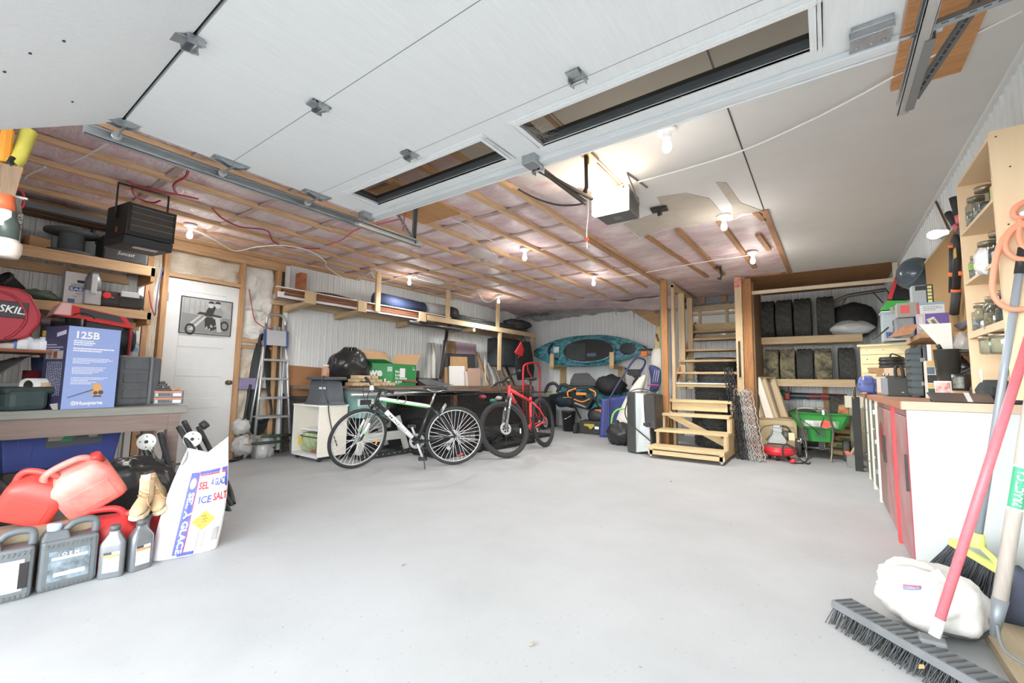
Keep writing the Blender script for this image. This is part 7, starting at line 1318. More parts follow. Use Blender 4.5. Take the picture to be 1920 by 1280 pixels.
lb=part('front_label',MB().hexa([V((cx-.18,7.166,.45)),V((cx+.18,7.166,.45)),V((cx+.18,7.172,.45)),V((cx-.18,7.172,.45)),V((cx-.16,7.186,.525)),V((cx+.16,7.186,.525)),V((cx+.16,7.192,.525)),V((cx-.16,7.192,.525))]),M('e6e4e0',.5,var=.6,h2='6a4440',sc=22),t); part('rate_dial',MB().cyl((cx+.06,7.15,.485),(cx+.06,7.175,.487),.055,n=24),M('f0604a',.4),t); part('red_agitator',MB().ball((cx+.2,7.45,.56),.07,12,sc=(1.2,.6,.5)),M('a82a28',.5),t)
TU=M('8a8674',.4,.6)
part('handle_tube',MB().tube(curve([q(1532,766,7.0),q(1500,765,7.0),q(1495,772,7.02),q(1505,805,7.12),q(1511,830,7.16),q(1511,845,7.16)],4)+[q(1513,862,7.14),q(1520,865.5,7.13),q(1550,868,7.13),q(1558,866,7.14),q(1560,850,7.16)]+curve([q(1560,835,7.16),q(1562,805,7.12),q(1553,776,7.02),q(1547,768,7.0),q(1532,766,7.0)],4),.0135,8),TU,t)
for x in(cx-.26,cx+.27): part('wheel',MB().lathe([(.05,-.03),(.125,-.035),(.14,-.02),(.14,.02),(.125,.035),(.05,.03)],c=(x,7.4,.14),ax=(1,0,0),n=28),M('4a4b45',.7,var=.2),t)
part('axle',MB().cyl((cx-.27,7.4,.14),(cx+.28,7.4,.14),.012,n=8),TU,t); part('gear_box',MB().b2((cx-.03,7.36,.12),(cx+.03,7.44,.24)),BLK,t); part('control_cable',MB().tube([q(1500,785,7.05),q(1522,800,7.1),q(1537,815,7.14)],.005,5).tube([q(1545,782,7.05),q(1539,800,7.14)],.005,5),BLK,t); part('gate_lever',MB().b2((cx+.03,7.22,.6),(cx+.05,7.24,.68)),CHR,t); part('rate_slot',MB().b2((cx-.05,7.225,.31),(cx+.05,7.235,.42)),M('1f5a2a',.6),t)
# paper sacks of pellets
for i,(x,y,z,l_) in enumerate(((.27,7.95,0,'bottom paper sack of the pile behind the spreader'),(.24,7.97,.10,'second paper sack from the bottom behind the spreader'),(.28,7.95,.20,'third paper sack from the bottom with green print'),(.25,7.97,.30,'top flat paper sack of the pile behind the spreader'))):
    t=T('paper_sack',l_,'sack',(x,y,z),group='paper sacks piled behind the spreader'); part('sack',MB().ball((x,y,z+.055),.3,24,sc=(.92,.6,.155),fn=lambda d:(abs(d.x)**4+abs(d.y)**4+abs(d.z)**4)**-.25*(1+.03*nz(d,3,i))),M('c0a06c',.8,var=.15,sc=8),t)
    if i in(1,2): part('green_print',MB().b2((x-.16,y-.19,z+.03),(x+.05,y-.186,z+.07)),M('4a6a40',.7),t); part('white_print',MB().b2((x+.09,y-.19,z+.03),(x+.2,y-.186,z+.08)),M('d9d2bd',.7),t)
t=T('charcoal_sack','upright brown paper sack with red and black print','sack',(.27,7.9,.41)); part('sack',MB().loft([rect(.41,.14,.42,7.82,7.98),rect(.5,.12,.44,7.8,8.0),rect(.66,.12,.44,7.8,8.0),rect(.73,.13,.43,7.85,7.96)],sm=False),M('c19b62',.8,var=.1),t,bev=.02); part('red_print',MB().b2((.13,7.794,.62),(.40,7.8,.70)),M('c23a2a',.6,var=.9,h2='caa468',sc=16),t); part('dark_print',MB().b2((.24,7.79,.57),(.31,7.796,.68)),M('3a2a22',.6,var=.8,h2='caa468',sc=20),t); part('white_print',MB().b2((.22,7.794,.46),(.31,7.8,.56)),M('d9cfae',.7,var=.5,h2='8d8a60',sc=30),t)
k=carton('cream_box','plain cream box standing above the brown sack at the worktop end','box',P(1585,772,Y=7.6),P(1626,772,Y=7.6),.25,.70,P(1600,742,Y=7.6).z,M('dfd8c3',.6)); S('stool_post',MB().b2((.24,7.6,.0),(.42,7.85,.70)),M('9a8f78',.8),'wooden stand carrying the cream box','stand')
S('concrete_block',MB().b2((.17,6.86,0),(.30,7.15,.15)),M('8f9088',.9,var=.2),'grey concrete block on the floor by the cabinets','block',bev=.006)
t=T('hand_trowel','orange trowel lying on the concrete block','trowel',(.2,6.9,.152)); part('blade',MB().prism([P(1583,846,Y=6.95),P(1590,845,Y=6.95),P(1609,858,Y=6.9),P(1609,866,Y=6.9),P(1592,862,Y=6.9)],(0,.02,0)),M('e2613a',.5),t); part('handle',MB().tube([P(1596,850,Y=6.95),P(1606,835,Y=7.0)],.015,8),M('b9a58a',.5),t)
S('rubber_plank',MB().b2((.24,6.62,0),(.315,6.68,.87)),M('2b2c2a',.8,var=.3),'tall black ribbed rubber plank leaning by the end cabinet','plank',bev=.004)
# collapsed chain link mesh bundles
def bundle(p,q,n,h,h2,label,r=.036):
    p=V(p);q=V(q); d_,s_,u_=basis(q-p); b=MB(); L=(q-p).length
    for i in range(n):
        a=2*pi*i/n; o=(s_*cos(a)+u_*sin(a))*r*(.55+.45*(i%2)); pts=[]
        k=int(L/.03)
        for j in range(k+1): f=j/k; z=(1 if j%2 else -1)*.011; pts.append(p+(q-p)*f+o+(s_*-sin(a)+u_*cos(a))*z*1.3+ (s_*cos(a)+u_*sin(a))*(.006 if (j//2)%2 else -.003))
        b.tube(pts,.008,4)
    S('mesh_bundle',b,M(h,.5,.5,var=.6,h2=h2,sc=5),label,'wire mesh')
bundle(P(1368,858,Y=6.75),P(1354,745,Y=6.95),8,'26282a','0f1010','dark wire mesh bundle leaning closest to the stairs'); bundle(P(1393,862,Y=6.6),P(1366,690,Y=6.85),10,'2f3132','101112','tall black collapsed wire mesh bundle leaning on the stair post',.06); bundle(P(1403,863,Y=6.58),P(1383,742,Y=6.85),9,'55595a','1d1e1f','dark grey collapsed wire mesh bundle in the middle'); bundle(P(1412,864,Y=6.55),P(1392,735,Y=6.82),9,'b9bcba','7a5a40','galvanised wire mesh bundle, second from the pine cabinet'); bundle(P(1426,866,Y=6.52),P(1399,731,Y=6.8),10,'c9cbc6','8a4a2a','galvanised wire mesh bundle with rust spots, nearest the pine cabinet',.06)
S('perforated_strip',MB().b2((-1.93,6.95,.99),(-1.12,7.0,1.01)),M('dfe0de',.5,var=.3,sc=60),'white perforated metal strip lying on the fifth tread','strip'); S('green_tool',MB().tube([P(1285,714,Y=6.95),P(1292,711,Y=6.95),P(1300,712,Y=6.95)],.012,6),M('2f5f3a',.5),'small dark green tool lying on the white strip','tool')
# ---- corner left of the stairs
# mower
t=T('lawn_mower','black and orange battery lawn mower with a yellow marked grass bag','lawn mower',(-3.65,7.75,0)); OR=M('f08a2a',.4)
q=lambda u,v,y=7.7:P(u,v,Y=y)
part('grass_bag',MB().hexa([q(1084,813),q(1128,816),q(1128,816)+V((0,.4,0)),q(1084,813)+V((0,.4,0)),q(1085,788),q(1127,790),q(1127,790)+V((0,.4,0)),q(1085,788)+V((0,.4,0))]),M('2f312a',.6,var=.2),t,bev=.03); part('yellow_chevron',MB().prism([q(1095,794,7.68),q(1114,795,7.68),q(1114,799,7.68),q(1107,805,7.68),q(1102,799,7.68),q(1095,798,7.68)],(0,.005,0)),M('b5a62c',.5),t); part('white_tag',MB().prism([q(1115,799,7.68),q(1123,800,7.68),q(1123,805,7.68),q(1115,804,7.68)],(0,.005,0)),WP,t)
for u in(1082,1131): part('wheel',MB().lathe([(.05,-.03),(.12,-.035),(.13,0),(.12,.035),(.05,.03)],c=q(u,804)+V((0,.0,.0)),ax=(1,0,0),n=24),M('1d1e1c',.7),t)
part('motor_cover',MB().ball(q(1114,780)+V((0,.25,0)),.24,20,sc=(1,1,.7)),M('202226',.5),t); part('orange_cover',MB().ball(q(1115,774)+V((0,.18,0)),.17,18,sc=(1,.8,.5)),OR,t)
part('handle_frame',MB().tube([q(1076,786)+V((0,.3,0)),q(1068,735)+V((0,-.05,0)),q(1110,738)+V((0,-.05,0)),q(1126,790)+V((0,.3,0))],.014,8),BLK,t); part('control_bar',MB().tube(curve([q(1066,748,7.6),q(1064,730,7.6),q(1075,727,7.6),q(1105,728,7.6),q(1118,735,7.6),q(1116,750,7.6)],5),.02,8),BLK,t); part('orange_trim',MB().tube(curve([q(1066,745,7.55),q(1065,734,7.55),q(1080,728,7.55)],4),.016,6).tube(curve([q(1105,729,7.55),q(1116,735,7.55),q(1116,743,7.55)],4),.016,6).tube(curve([q(1076,748,7.55),q(1092,753,7.55),q(1106,747,7.55)],4),.012,6).b2(q(1080,740,7.55)-V((0,0,.0)),q(1099,736,7.55)+V((0,.02,.0))),OR,t); part('bag_mouth',MB().hexa([q(1075,762),q(1100,768),q(1100,768)+V((0,.2,0)),q(1075,762)+V((0,.2,0)),q(1070,745),q(1112,748),q(1112,748)+V((0,.2,0)),q(1070,745)+V((0,.2,0))]),M('15181b',.6),t,bev=.02); part('grey_strip',MB().bar(q(1078,755,7.66),q(1098,763,7.66),.05,.02),M('aab0b5',.5),t)
S('seat_cushion',MB().loft([[q(a,c_,y) for a,c_,y in r] for r in ([(1068,724,7.85),(1118,724,7.85),(1118,724,8.05),(1068,724,8.05)],[(1070,712,7.85),(1116,712,7.85),(1116,712,8.05),(1070,712,8.05)],[(1076,700,7.9),(1103,699,7.9),(1103,699,8.0),(1076,700,8.0)])]),M('474a4a',.8,var=.15),'dark grey padded seat back above the mower','cushion',bev=.03)
t=T('black_bucket','black plastic bucket left of the mower','bucket',q(1065,808,7.9)); c=q(1066,809,7.9); c.z=0; part('bucket',MB().lathe([(0,0),(.11,0),(.14,.38),(.15,.38),(.15,.4),(.13,.4),(.1,.02)],c=c,n=24),M('151617',.3),t); part('bail',MB().tube(curve([c+V((-.14,-.03,.36)),c+V((0,-.18,.25)),c+V((.14,-.03,.36))],6),.005,5),CHR,t)
S('storage_case',MB().b2((-5.3,7.95,0),(-4.85,8.4,.65)),M('26292a',.6,var=.2),'dark case on the floor in the corner behind the red bicycle','case',bev=.02)
for i,(us,l_) in enumerate((((1022,737,1028,722,1040,719,1050,730),'left black padded carry handle above the corner heap'),((1045,735,1052,722,1066,724,1078,734),'right black padded carry handle by the grey cushion'))): S('padded_strap',MB().tube(curve([P(us[j],us[j+1],Y=7.8) for j in(0,2,4,6)],5),.035,8),BLK,l_,'handle')
b=MB().ball((-4.45,8.2,.62),.3,24,sc=(1.5,.6,.55),fn=lambda d:1+.25*nz(d,2.2,3)); S('pool_float',b,M('233a4a',.5,var=.6,h2='101418',sc=6),'dark blue heap of gear in the back corner left of the mower','heap'); S('yellow_strap',MB().bar(P(1024,737,Y=7.7),P(1044,737,Y=7.7),.05,.02),M('9aa43a',.6),'dull yellow strip on the gear behind the red bicycle','strip'); S('yellow_line',MB().bar(P(1056,745,Y=7.6),P(1072,745,Y=7.6),.015,.01),M('c0b23a',.6),'thin yellow edge beside the mower handle','strip')
S('dark_jacket',MB().ball(P(1143,722,Y=8.1),.26,24,sc=(1.2,.7,.75),fn=lambda d:1+.35*nz(d,2,8)),M('15171a',.8,var=.3),'black jacket thrown over the second kayak','jacket')
# snow scoop
t=T('snow_scoop','dark blue snow scoop with a bent tube handle leaning on the back heap','snow scoop',(-3.0,7.4,0)); SB_=M('2c3468',.4); q=lambda u,v,y:P(u,v,Y=y)
part('tube_handle',MB().tube(curve([q(1141,818,7.3),q(1141,790,7.3),q(1141,752,7.35)],3)+curve([q(1141,750,7.35),q(1160,718,7.4),q(1180,686,7.5),q(1192,672,7.5),q(1200,671,7.5),q(1210,678,7.55),q(1200,700,7.6),q(1188,716,7.7)],5),.018,8),SB_,t)
part('pan',MB().grid(lambda u,v:q(1128+44*u-4*v,748+74*v-8*u+5*sin(pi*v)*u,7.45)+V((0,-.12*sin(pi*u)*0+.25*u,0)),10,12),M('35408a',.4,var=.15),t,solid=.008)
# white sheet bag, green strap, television
b=MB().loft([[P(u,v,Y=y) for u,v,y in r] for r in ([(1143,828,6.95),(1186,832,6.9),(1190,832,7.2),(1148,828,7.25)],[(1146,790,7.0),(1188,800,6.9),(1192,800,7.2),(1155,790,7.25)],[(1168,745,7.0),(1200,745,6.95),(1205,745,7.2),(1175,745,7.25)],[(1186,716,7.05),(1210,716,7.0),(1212,716,7.2),(1192,716,7.25)],[(1205,700,7.1),(1214,702,7.1),(1214,702,7.2),(1206,700,7.2)])])
o_=S('covered_boards',b,M('e6e2d8',.6,var=.25,h2='9d978a',sc=8,bump=.2,bsc=10),'white sheet draped over boards between the snow scoop and the television','sheet',sub=2)
S('black_bag',MB().ball(P(1163,812,Y=6.75),.18,32,sc=(1.15,.8,1.0),fn=lambda d:1+.35*nz(d,2.4,2)+.1*abs(nz(d,6,1))),M('141516',.4),'black bag at the foot of the white sheet','bag'); S('green_strap',MB().tube(curve([P(1172,766,Y=6.75),P(1158,768,Y=6.75),P(1149,778,Y=6.75),P(1147,797,Y=6.75),P(1156,798,Y=6.75)],5),.016,6),M('7fd04a',.4),'lime green hose loop beside the television','strap')
t=T('television','old silver and black tube television standing on its side by the stairs','television',(-2.25,6.4,0)); q=lambda u,v,y:P(u,v,Y=y); yT=6.12
part('screen_bezel',MB().hexa([q(1176,846,yT),q(1192,849,yT-.05),q(1192,849,yT-.05)+V((.05,.45,0)),q(1176,846,yT)+V((.02,.45,0)),q(1175,735,yT),q(1190,734,yT-.05),q(1190,734,yT-.05)+V((.05,.45,0)),q(1175,735,yT)+V((.02,.45,0))]),M('3a3d3b',.45),t,bev=.012)
part('silver_side',MB().hexa([q(1192,849,yT-.05),q(1222,846,yT),q(1222,846,yT)+V((0,.45,0)),q(1192,849,yT-.05)+V((0,.45,0)),q(1190,735,yT-.05),q(1211,737,yT),q(1211,737,yT)+V((0,.45,0)),q(1190,735,yT-.05)+V((0,.45,0))]),M('8b8f8d',.35,.5),t,bev=.01); part('bright_edge',MB().hexa([q(1205,800,yT-.05),q(1210,800,yT-.05),q(1210,800,yT),q(1205,800,yT),q(1200,738,yT-.05),q(1205,738,yT-.05),q(1205,738,yT),q(1200,738,yT)]),M('dfe2e2',.3,.3),t)
b=MB()
for i in range(14): v=801+i*2.7; b.bar(q(1206,v,yT-.055),q(1219,v,yT-.05),.008,.006)
part('speaker_grille',b,M('d2d5d4',.35,.5),t); part('button_panel',MB().b2(q(1206,798,yT-.06),q(1219,793,yT-.04)),M('1c1e1e',.4),t)
part('tube_housing',MB().hexa([q(1208,800,yT-.02),q(1230,806,yT),q(1230,806,yT)+V((0,.4,0)),q(1208,800,yT)+V((0,.4,0)),q(1206,738,yT-.02),q(1227,740,yT),q(1227,740,yT)+V((0,.4,0)),q(1206,738,yT)+V((0,.4,0))]),M('2a2724',.5),t,bev=.02); b=MB()
for i in range(12): v=743+i*4; b.bar(q(1212,v,yT-.05),q(1224,v+1,yT-.045),.008,.006)
part('vent_slots',b,M('0f0e0d',.6),t); part('power_cord',MB().tube(curve([q(1180,742,yT-.05),q(1172,770,yT-.08),q(1177,788,yT-.09),q(1195,806,yT-.09),q(1214,822,yT-.09),q(1222,829,yT-.08)],6),.008,6).tube(curve([q(1180,735,yT-.03),q(1195,729,yT),q(1215,731,yT),q(1233,740,yT),q(1236,762,yT)],5),.007,6),BLK,t)
for u in(1180,1215): part('foot',MB().cyl(q(u,847,yT+.05)*1,q(u,847,yT+.05)-V((0,0,max(.0,q(u,847,yT+.05).z))),.015,n=8),BLK,t) if q(u,847,yT+.05).z>.002 else None
# camping chair bag, straps, ropes
t=T('camp_chair','folded dark blue camping chair leaning on the left stair post','camping chair',(-2.15,6.95,0)); NV=M('2b3566',.6,var=.2); q=lambda u,v,y=6.9:P(u,v,Y=y)
part('fabric',MB().loft([[q(u,v,y) for u,v,y in r] for r in ([(1209,678,6.85),(1240,688,6.8),(1242,688,7.0),(1212,678,7.0)],[(1216,700,6.83),(1243,702,6.8),(1243,702,7.0),(1220,700,7.0)],[(1220,722,6.85),(1240,724,6.82),(1240,724,6.98),(1222,722,6.98)],[(1210,735,6.85),(1232,738,6.82),(1234,738,6.98),(1214,735,6.98)])]),NV,t,sub=1); b=MB()
for i in range(3): b.bar(q(1228+i*4,694,6.79),q(1224+i*4,716,6.79),.012,.004)
part('white_stitching',b,M('cfd3e6',.6),t); part('pink_tie',MB().tube([q(1214,723,6.8),q(1222,721,6.79),q(1236,722,6.79)],.01,6),M('c23a7a',.5),t)
for u in(1228,1237): part('leg',MB().tube([q(u,722,6.9),V((q(u,740,6.9).x,6.9,.02))],.02,8),M('6d7072',.5),t)
S('black_frame_chair',MB().tube([P(1172,690,Y=7.6),P(1200,715,Y=7.6)],.022,6).tube([P(1205,690,Y=7.6),P(1186,722,Y=7.6)],.022,6).tube([P(1176,700,Y=7.6),P(1205,706,Y=7.6)],.018,6).b2(P(1180,704,Y=7.6)-V((0,.03,.0)),P(1200,692,Y=7.6)+V((0,.03,0))).tube([P(1188,718,Y=7.6),V((P(1188,718,Y=7.6).x,7.6,.0))],.025,6),BLK,'black folding frame stand below the kayak stern','stand')
for u,l_,m_ in((1207,'orange clamp hung beside the kayak stern','f0862e'),(1227,'second orange clamp nearer the stair post','f0862e')):
    q0=P(u,663,Y=8.0); t=T('hanging_clamp',l_,'clamp',q0); part('orange_body',MB().b2(q0-V((.05,.02,.05)),q0+V((.07,.02,.05))),M(m_,.4),t,bev=.01); part('black_bar',MB().bar(q0+V((-.1,0,.07)),q0+V((.15,0,.08)),.03,.03),BLK,t); part('stem',MB().cyl(q0+V((0,.02,0)),(q0.x,YB-.012,q0.z),.008,n=6),BLK,t)
b=MB(); q0=P(1237,645,Y=7.6)
for i in range(4): b.tube(curve([q0+V((.02*i-.03,0,.28)),q0+V((-.07+.02*i,0,.0)),q0+V((-.04+.02*i,0,-.3)),q0+V((.05+.01*i,0,-.32)),q0+V((.07,0,.0)),q0+V((.03,0,.27))],5,True),.012,6,closed=True)
S('rope_hank',b,M('d9c48a',.8,var=.3),'hank of pale rope hanging left of the stair post','rope'); q0=P(1232,628,Y=7.6); S('wall_hook',MB().tube([P(1231,626,Y=7.6),P(1235,640,Y=7.6)],.02,6).tube([P(1233,660,Y=7.7),P(1234,674,Y=7.7)],.016,6),M('4a3026',.7),'short rusty brown hook beside the rope hank','hook')
S('hanging_sack',MB().ball(P(1233,676,Y=7.5),.14,18,sc=(.8,.8,1.6),fn=lambda d:1+.2*nz(d,2.4,1)),M('d8d6cc',.7),'cream sack hanging under the rope hank','sack')
# ================================================================ RIGHT: CABINETS, WORKTOP, TOOL BOARD, JAR SHELF, BROOMS
FX=.352
def metal(h,h2,v=.5,sc=3): return M(h,.45,.15,var=v,h2=h2,sc=sc)
MR=metal('b5a4a0','b03a4a',.75,2.2); MG=metal('7d7f72','64665c',.4); MS=metal('82847a','a8443c',.55,1.3)
cab=[(3.27,3.80,MR,'red painted steel locker nearest the camera, right of a bright red strip'),(3.86,4.46,MR,'second red painted steel locker beyond the bright red strip'),(4.47,5.0,MS,'grey steel locker with a red stain beside the red ones'),(5.06,5.58,MG,'grey four drawer steel cabinet in the middle of the row'),(5.66,6.15,MG,'grey steel cabinet with black handles, second from the far end'),(6.2,6.72,MG,'last grey steel cabinet at the far end of the row')]
for i,(y0,y1,m_,l_) in enumerate(cab):
    t=T('steel_cabinet',l_,'cabinet',(.55,(y0+y1)/2,0),group='steel cabinets under the worktop')
    part('body',MB().b2((FX+.02,y0,.0),(.79,y1,.87)),m_,t,bev=.004)
    if i in(3,):
        for k_ in range(3): z0=.05+.27*k_; d_=part('drawer',MB().b2((FX,y0+.015,z0),(FX+.02,y1-.015,z0+.255)),m_,t,bev=.004); part('drawer_lock',MB().b2((FX-.012,y0+.2,z0+.15),(FX,y0+.25,z0+.19)),CHR,d_)
    else:
        d_=part('door',MB().b2((FX,y0+.012,.02),(FX+.02,y1-.012,.83)),m_,t,bev=.004); part('handle',MB().b2((FX-.012,y0+.03 if i!=1 else y1-.05,.42),(FX,y0+.05 if i!=1 else y1-.03,.62)),M('2e2a2a',.5),d_)
        if i>3:
            for z in(.2,.5,.75): part('latch',MB().ball((FX-.004,y1-.06,z),.012,8),CHR,d_)
    part('top_rail',MB().b2((FX+.004,y0,.835),(FX+.03,y1,.87)),m_,t)
for y,w_,h,l_ in((3.83,.05,'f0454a','bright red upright strip between the two red lockers'),(5.03,.05,'ece8d8','cream upright strip between the stained and the drawer cabinet'),(5.62,.06,'ece8d8','cream upright strip left of the drawer cabinet'),(6.175,.04,'e6e2d2','thin cream upright strip near the far end of the cabinets')):
    S('corner_strip',MB().b2((FX-.012,y-w_/2,.0),(FX+.02,y+w_/2,.87)),M(h,.45),l_,'strip')
S('rust_stain',MB().prism([(FX-.0015,4.72+.16*cos(a),.58+.13*sin(a)) for a in [2*pi*i/24 for i in range(24)]],(.001,0,0)),M('9a3f30',.6,var=.3),'round rusty red paint patch on the stained grey locker','paint patch')
S('white_side_board',MB().b2((FX+.0,3.235,0),(.80,3.262,.872)),M('cfd5d2',.5,var=.03),'white end panel of the cabinet row facing the camera','panel')
part('red_edge',MB().b2((FX-.001,3.235,0),(FX+.0035,3.27,.872)),M('c0404a',.5),bpy.data.objects['white_side_board'])
t=T('worktop','long worn wooden worktop over the steel cabinets','worktop',(.58,4.9,.874)); WT=M('b08468',.6,var=.45,h2='7d6f66',sc=5,grain='y'); part('slab',MB().b2((FX-.02,3.23,.875),(.81,6.72,.918)),WT,t,bev=.003); part('end_edge',MB().b2((FX-.02,3.222,.874),(.81,3.23,.919)),M('dcbfa4',.6,var=.15),t); part('front_edge',MB().b2((FX-.026,3.225,.876),(FX-.02,6.72,.917)),M('b57a5c',.6,var=.3,h2='96624a'),t)
WZ=.92
# tool board on the wall
t=T('tool_board','large plywood tool board on the right wall','board',(.81,4.6,1.0)); part('board',MB().b2((.79,3.36,.93),(.808,5.45,2.15)),M('b7935f',.75,var=.25,h2='a07c4c',sc=4,grain='z'),t); part('top_trim',MB().b2((.786,4.2,2.14),(.806,5.45,2.16)),M('cfc8b8',.6),t)
# corner shelf with white gusset
t=T('corner_shelf','wooden shelf with a white triangular gusset on the tool board','shelf',(.65,5.0,1.36)); q=lambda u,v,x=.66:P(u,v,X=x)
zs=1.372
part('shelf_board',MB().b2((P(1724,610,Y=4.06).x,4.06,zs-.035),(.79,4.72,zs)),wood('y','b98f66',.3),t); part('gusset',MB().prism([P(u,v,Y=4.04) for u,v in((1722,608),(1783,605),(1787,657),(1767,655))],(0,.018,0)),M('f0eee8',.5),t); part('nose',MB().prism([P(u,v,Y=4.04) for u,v in((1664,633),(1710,626),(1722,608),(1708,608),(1692,612))],(0,.05,0)),wood('y','c08a66'),t)
# items on the shelf
def sh(u,y,x0=None): return P(u,600,Y=y).x
k=carton('battery_charger','grey battery charger with a blue label on the corner shelf','battery charger',(P(1656,612,Y=5.95).x,5.95,0),(P(1711,612,Y=5.95).x,5.95,0),.25,1.475,P(1680,582,Y=5.95).z,M('a9b6bb',.4,var=.08)); k.A; patch(k,'blue_label',.02,.26,.03,.09,M('3b4f94',.5)); text('12V BATTERY',k.map(.09,.048),WP,k.t,'lettering',.026,width=.15); patch(k,'white_badge',.045,.065,.04,.065,WP); patch(k,'gauge',.09,.14,.11,.135,M('4a3a2a',.4)); part('top_rim',k.blk(MB(),-.01,k.w+.01,k.h-.012,k.h,-.25,.01),M('d6dcde',.4),k.t); part('latch',k.blk(MB(),.06,.09,k.h-.02,k.h+.04,-.02,.015),CHR,k.t)
part('charger_lead',MB().tube(curve([k.p(.04,.14,.01),k.p(-.0,.1,.03),k.p(-.05,.05,.04),k.p(-.1,.02,.02)],5),.007,6),BLK,k.t)
q_=lambda u,v,y=5.98:P(u,v,Y=y)
S('green_tray',MB().hexa([q_(1650,582),q_(1706,580),q_(1706,580)+V((0,.22,0)),q_(1650,582)+V((0,.22,0)),q_(1664,563),q_(1703,563),q_(1703,563)+V((0,.22,0)),q_(1664,563)+V((0,.22,0))]),M('2fa83c',.45),'bright green plastic tray on top of the battery charger','tray',bev=.004)
t=T('parts_bag','glossy black and red bag standing on the green tray','bag',(.53,5.15,zs+.275)); z0=zs+.275
part('bag_body',MB().loft([[q_(u0,v),q_(u1,v),q_(u1,v)+V((0,d_,0)),q_(u0,v)+V((0,d_,0))] for u0,u1,v,d_ in((1668,1716,562,.18),(1672,1718,540,.18),(1686,1712,502,.1))],sm=False),M('131314',.2,coat=.5,bump=.3,bsc=12),t,bev=.012); part('red_edge',MB().prism([q_(1664,560,5.97),q_(1672,561,5.97),q_(1690,503,5.97),q_(1685,506,5.97)],(0,.1,0)),M('d0262f',.3),t)
text('metro',lambda x,y:q_(1690,541,5.965)+V((x,0,y)),M('d8343c',.4),t,'lettering',.045,width=.1); part('red_corner',MB().prism([q_(1714,556,5.96),q_(1722,555,5.96),q_(1721,540,5.96),q_(1717,540,5.96)],(0,.02,0)),M('d0262f',.4),t)
q0=P(1716,513,Y=5.6); t=T('welding_helmet','dark grey welding helmet tipped on top of the shelf pile','helmet',q0); hr=Euler((rad(20),rad(35),0)).to_matrix()
part('shell',MB().ball(q0,.15,28,sc=(.95,.95,1.05)),M('3d4f5c',.28,coat=.4),t); part('rim',MB().tube([q0+V((-.7,-.45,.3)).normalized()*.05+.142*(basis((-.7,-.45,.3))[1]*cos(a)+basis((-.7,-.45,.3))[2]*sin(a)) for a in [2*pi*i/28 for i in range(28)]],.006,6,closed=True),M('56646c',.4),t); part('head_band',MB().ball(P(1734,498,Y=5.5),.06,14,sc=(1,.8,1.1),fn=lambda d:1+.3*nz(d,4,2)),M('4c4f45',.7),t)
bx=[(1726,548,4.62,.12,.155,'c9ced0','grey carton with yellow squares, highest of the shelf cartons'),(1716,575,4.55,.14,.12,'a9a49e','carton with red picture, middle left of the shelf pile'),(1746,562,4.5,.11,.09,'d9dcda','white carton with blue band, middle right of the shelf pile')]
k4=carton('purple_carton','purple carton picturing a radio at the front of the corner shelf','box',(.56,4.34,0),(.735,4.34,0),.12,zs+.002,zs+.165,M('6b55a5',.5)); patch(k4,'grey_side',0,.05,0,k4.h,M('c2bfc0',.5)); text('RADIO',(lambda x,y:k4.p(.014+ -y*1.0+.02,.05+x,.002)),WP,k4.t,'lettering',.024,width=.09)
b=MB(); k4.blk(b,.0,.0,.0,.0,0,0); b=MB().bar(k4.p(.075,.13,.003),k4.p(.125,.03,.003),.045,.004,up=k4.n); part('pictured_radio',b,M('d9d4c6',.5),k4.t); part('picture_dial',MB().bar(k4.p(.085,.115,.006),k4.p(.12,.045,.006),.02,.003,up=k4.n),M('7d7458',.5),k4.t); patch(k4,'cream_label',.0,.055,0,.03,M('d8d0b8',.5),o=.002)
k=carton('tool_carton','grey carton with a red tool picture beside the purple carton','box',(.46,4.36,0),(.585,4.36,0),.14,zs+.15,zs+.26,M('98958e',.5)); patch(k,'red_picture',.02,.07,.03,.09,M('d8504a',.5)); patch(k,'red_band',.11,.122,.0,.1,M('d05060',.5)); S('clear_clamshell',MB().b2((.44,4.36,zs+.002),(.555,4.5,zs+.148)),M('8f9394',.25,coat=.5,var=.3),'clear grey plastic clamshell pack left of the purple carton','pack',bev=.012)
k=carton('white_carton','white carton with a blue band on top of the purple carton','box',(.585,4.36,0),(.72,4.36,0),.12,zs+.167,zs+.25,M('e1e3e0',.5)); patch(k,'blue_band',0,k.w,.065,.083,M('8fb0c4',.5)); rules(k,.02,.05,[.09,.1,.07],.012,.003,INK)
k=carton('spark_plug_carton','grey and black carton with yellow squares, highest in the shelf pile','box',(.56,4.45,0),(.68,4.45,0),.1,zs+.255,zs+.40,M('aab2b6',.5)); patch(k,'black_panel',.02,.08,.105,.14,INK); patch(k,'black_strip',.08,k.w,0,.145,INK)
for i in range(5): patch(k,'yellow_square',.088,.112,.008+i*.027,.028+i*.027,M('e6e094',.5),o=.002)
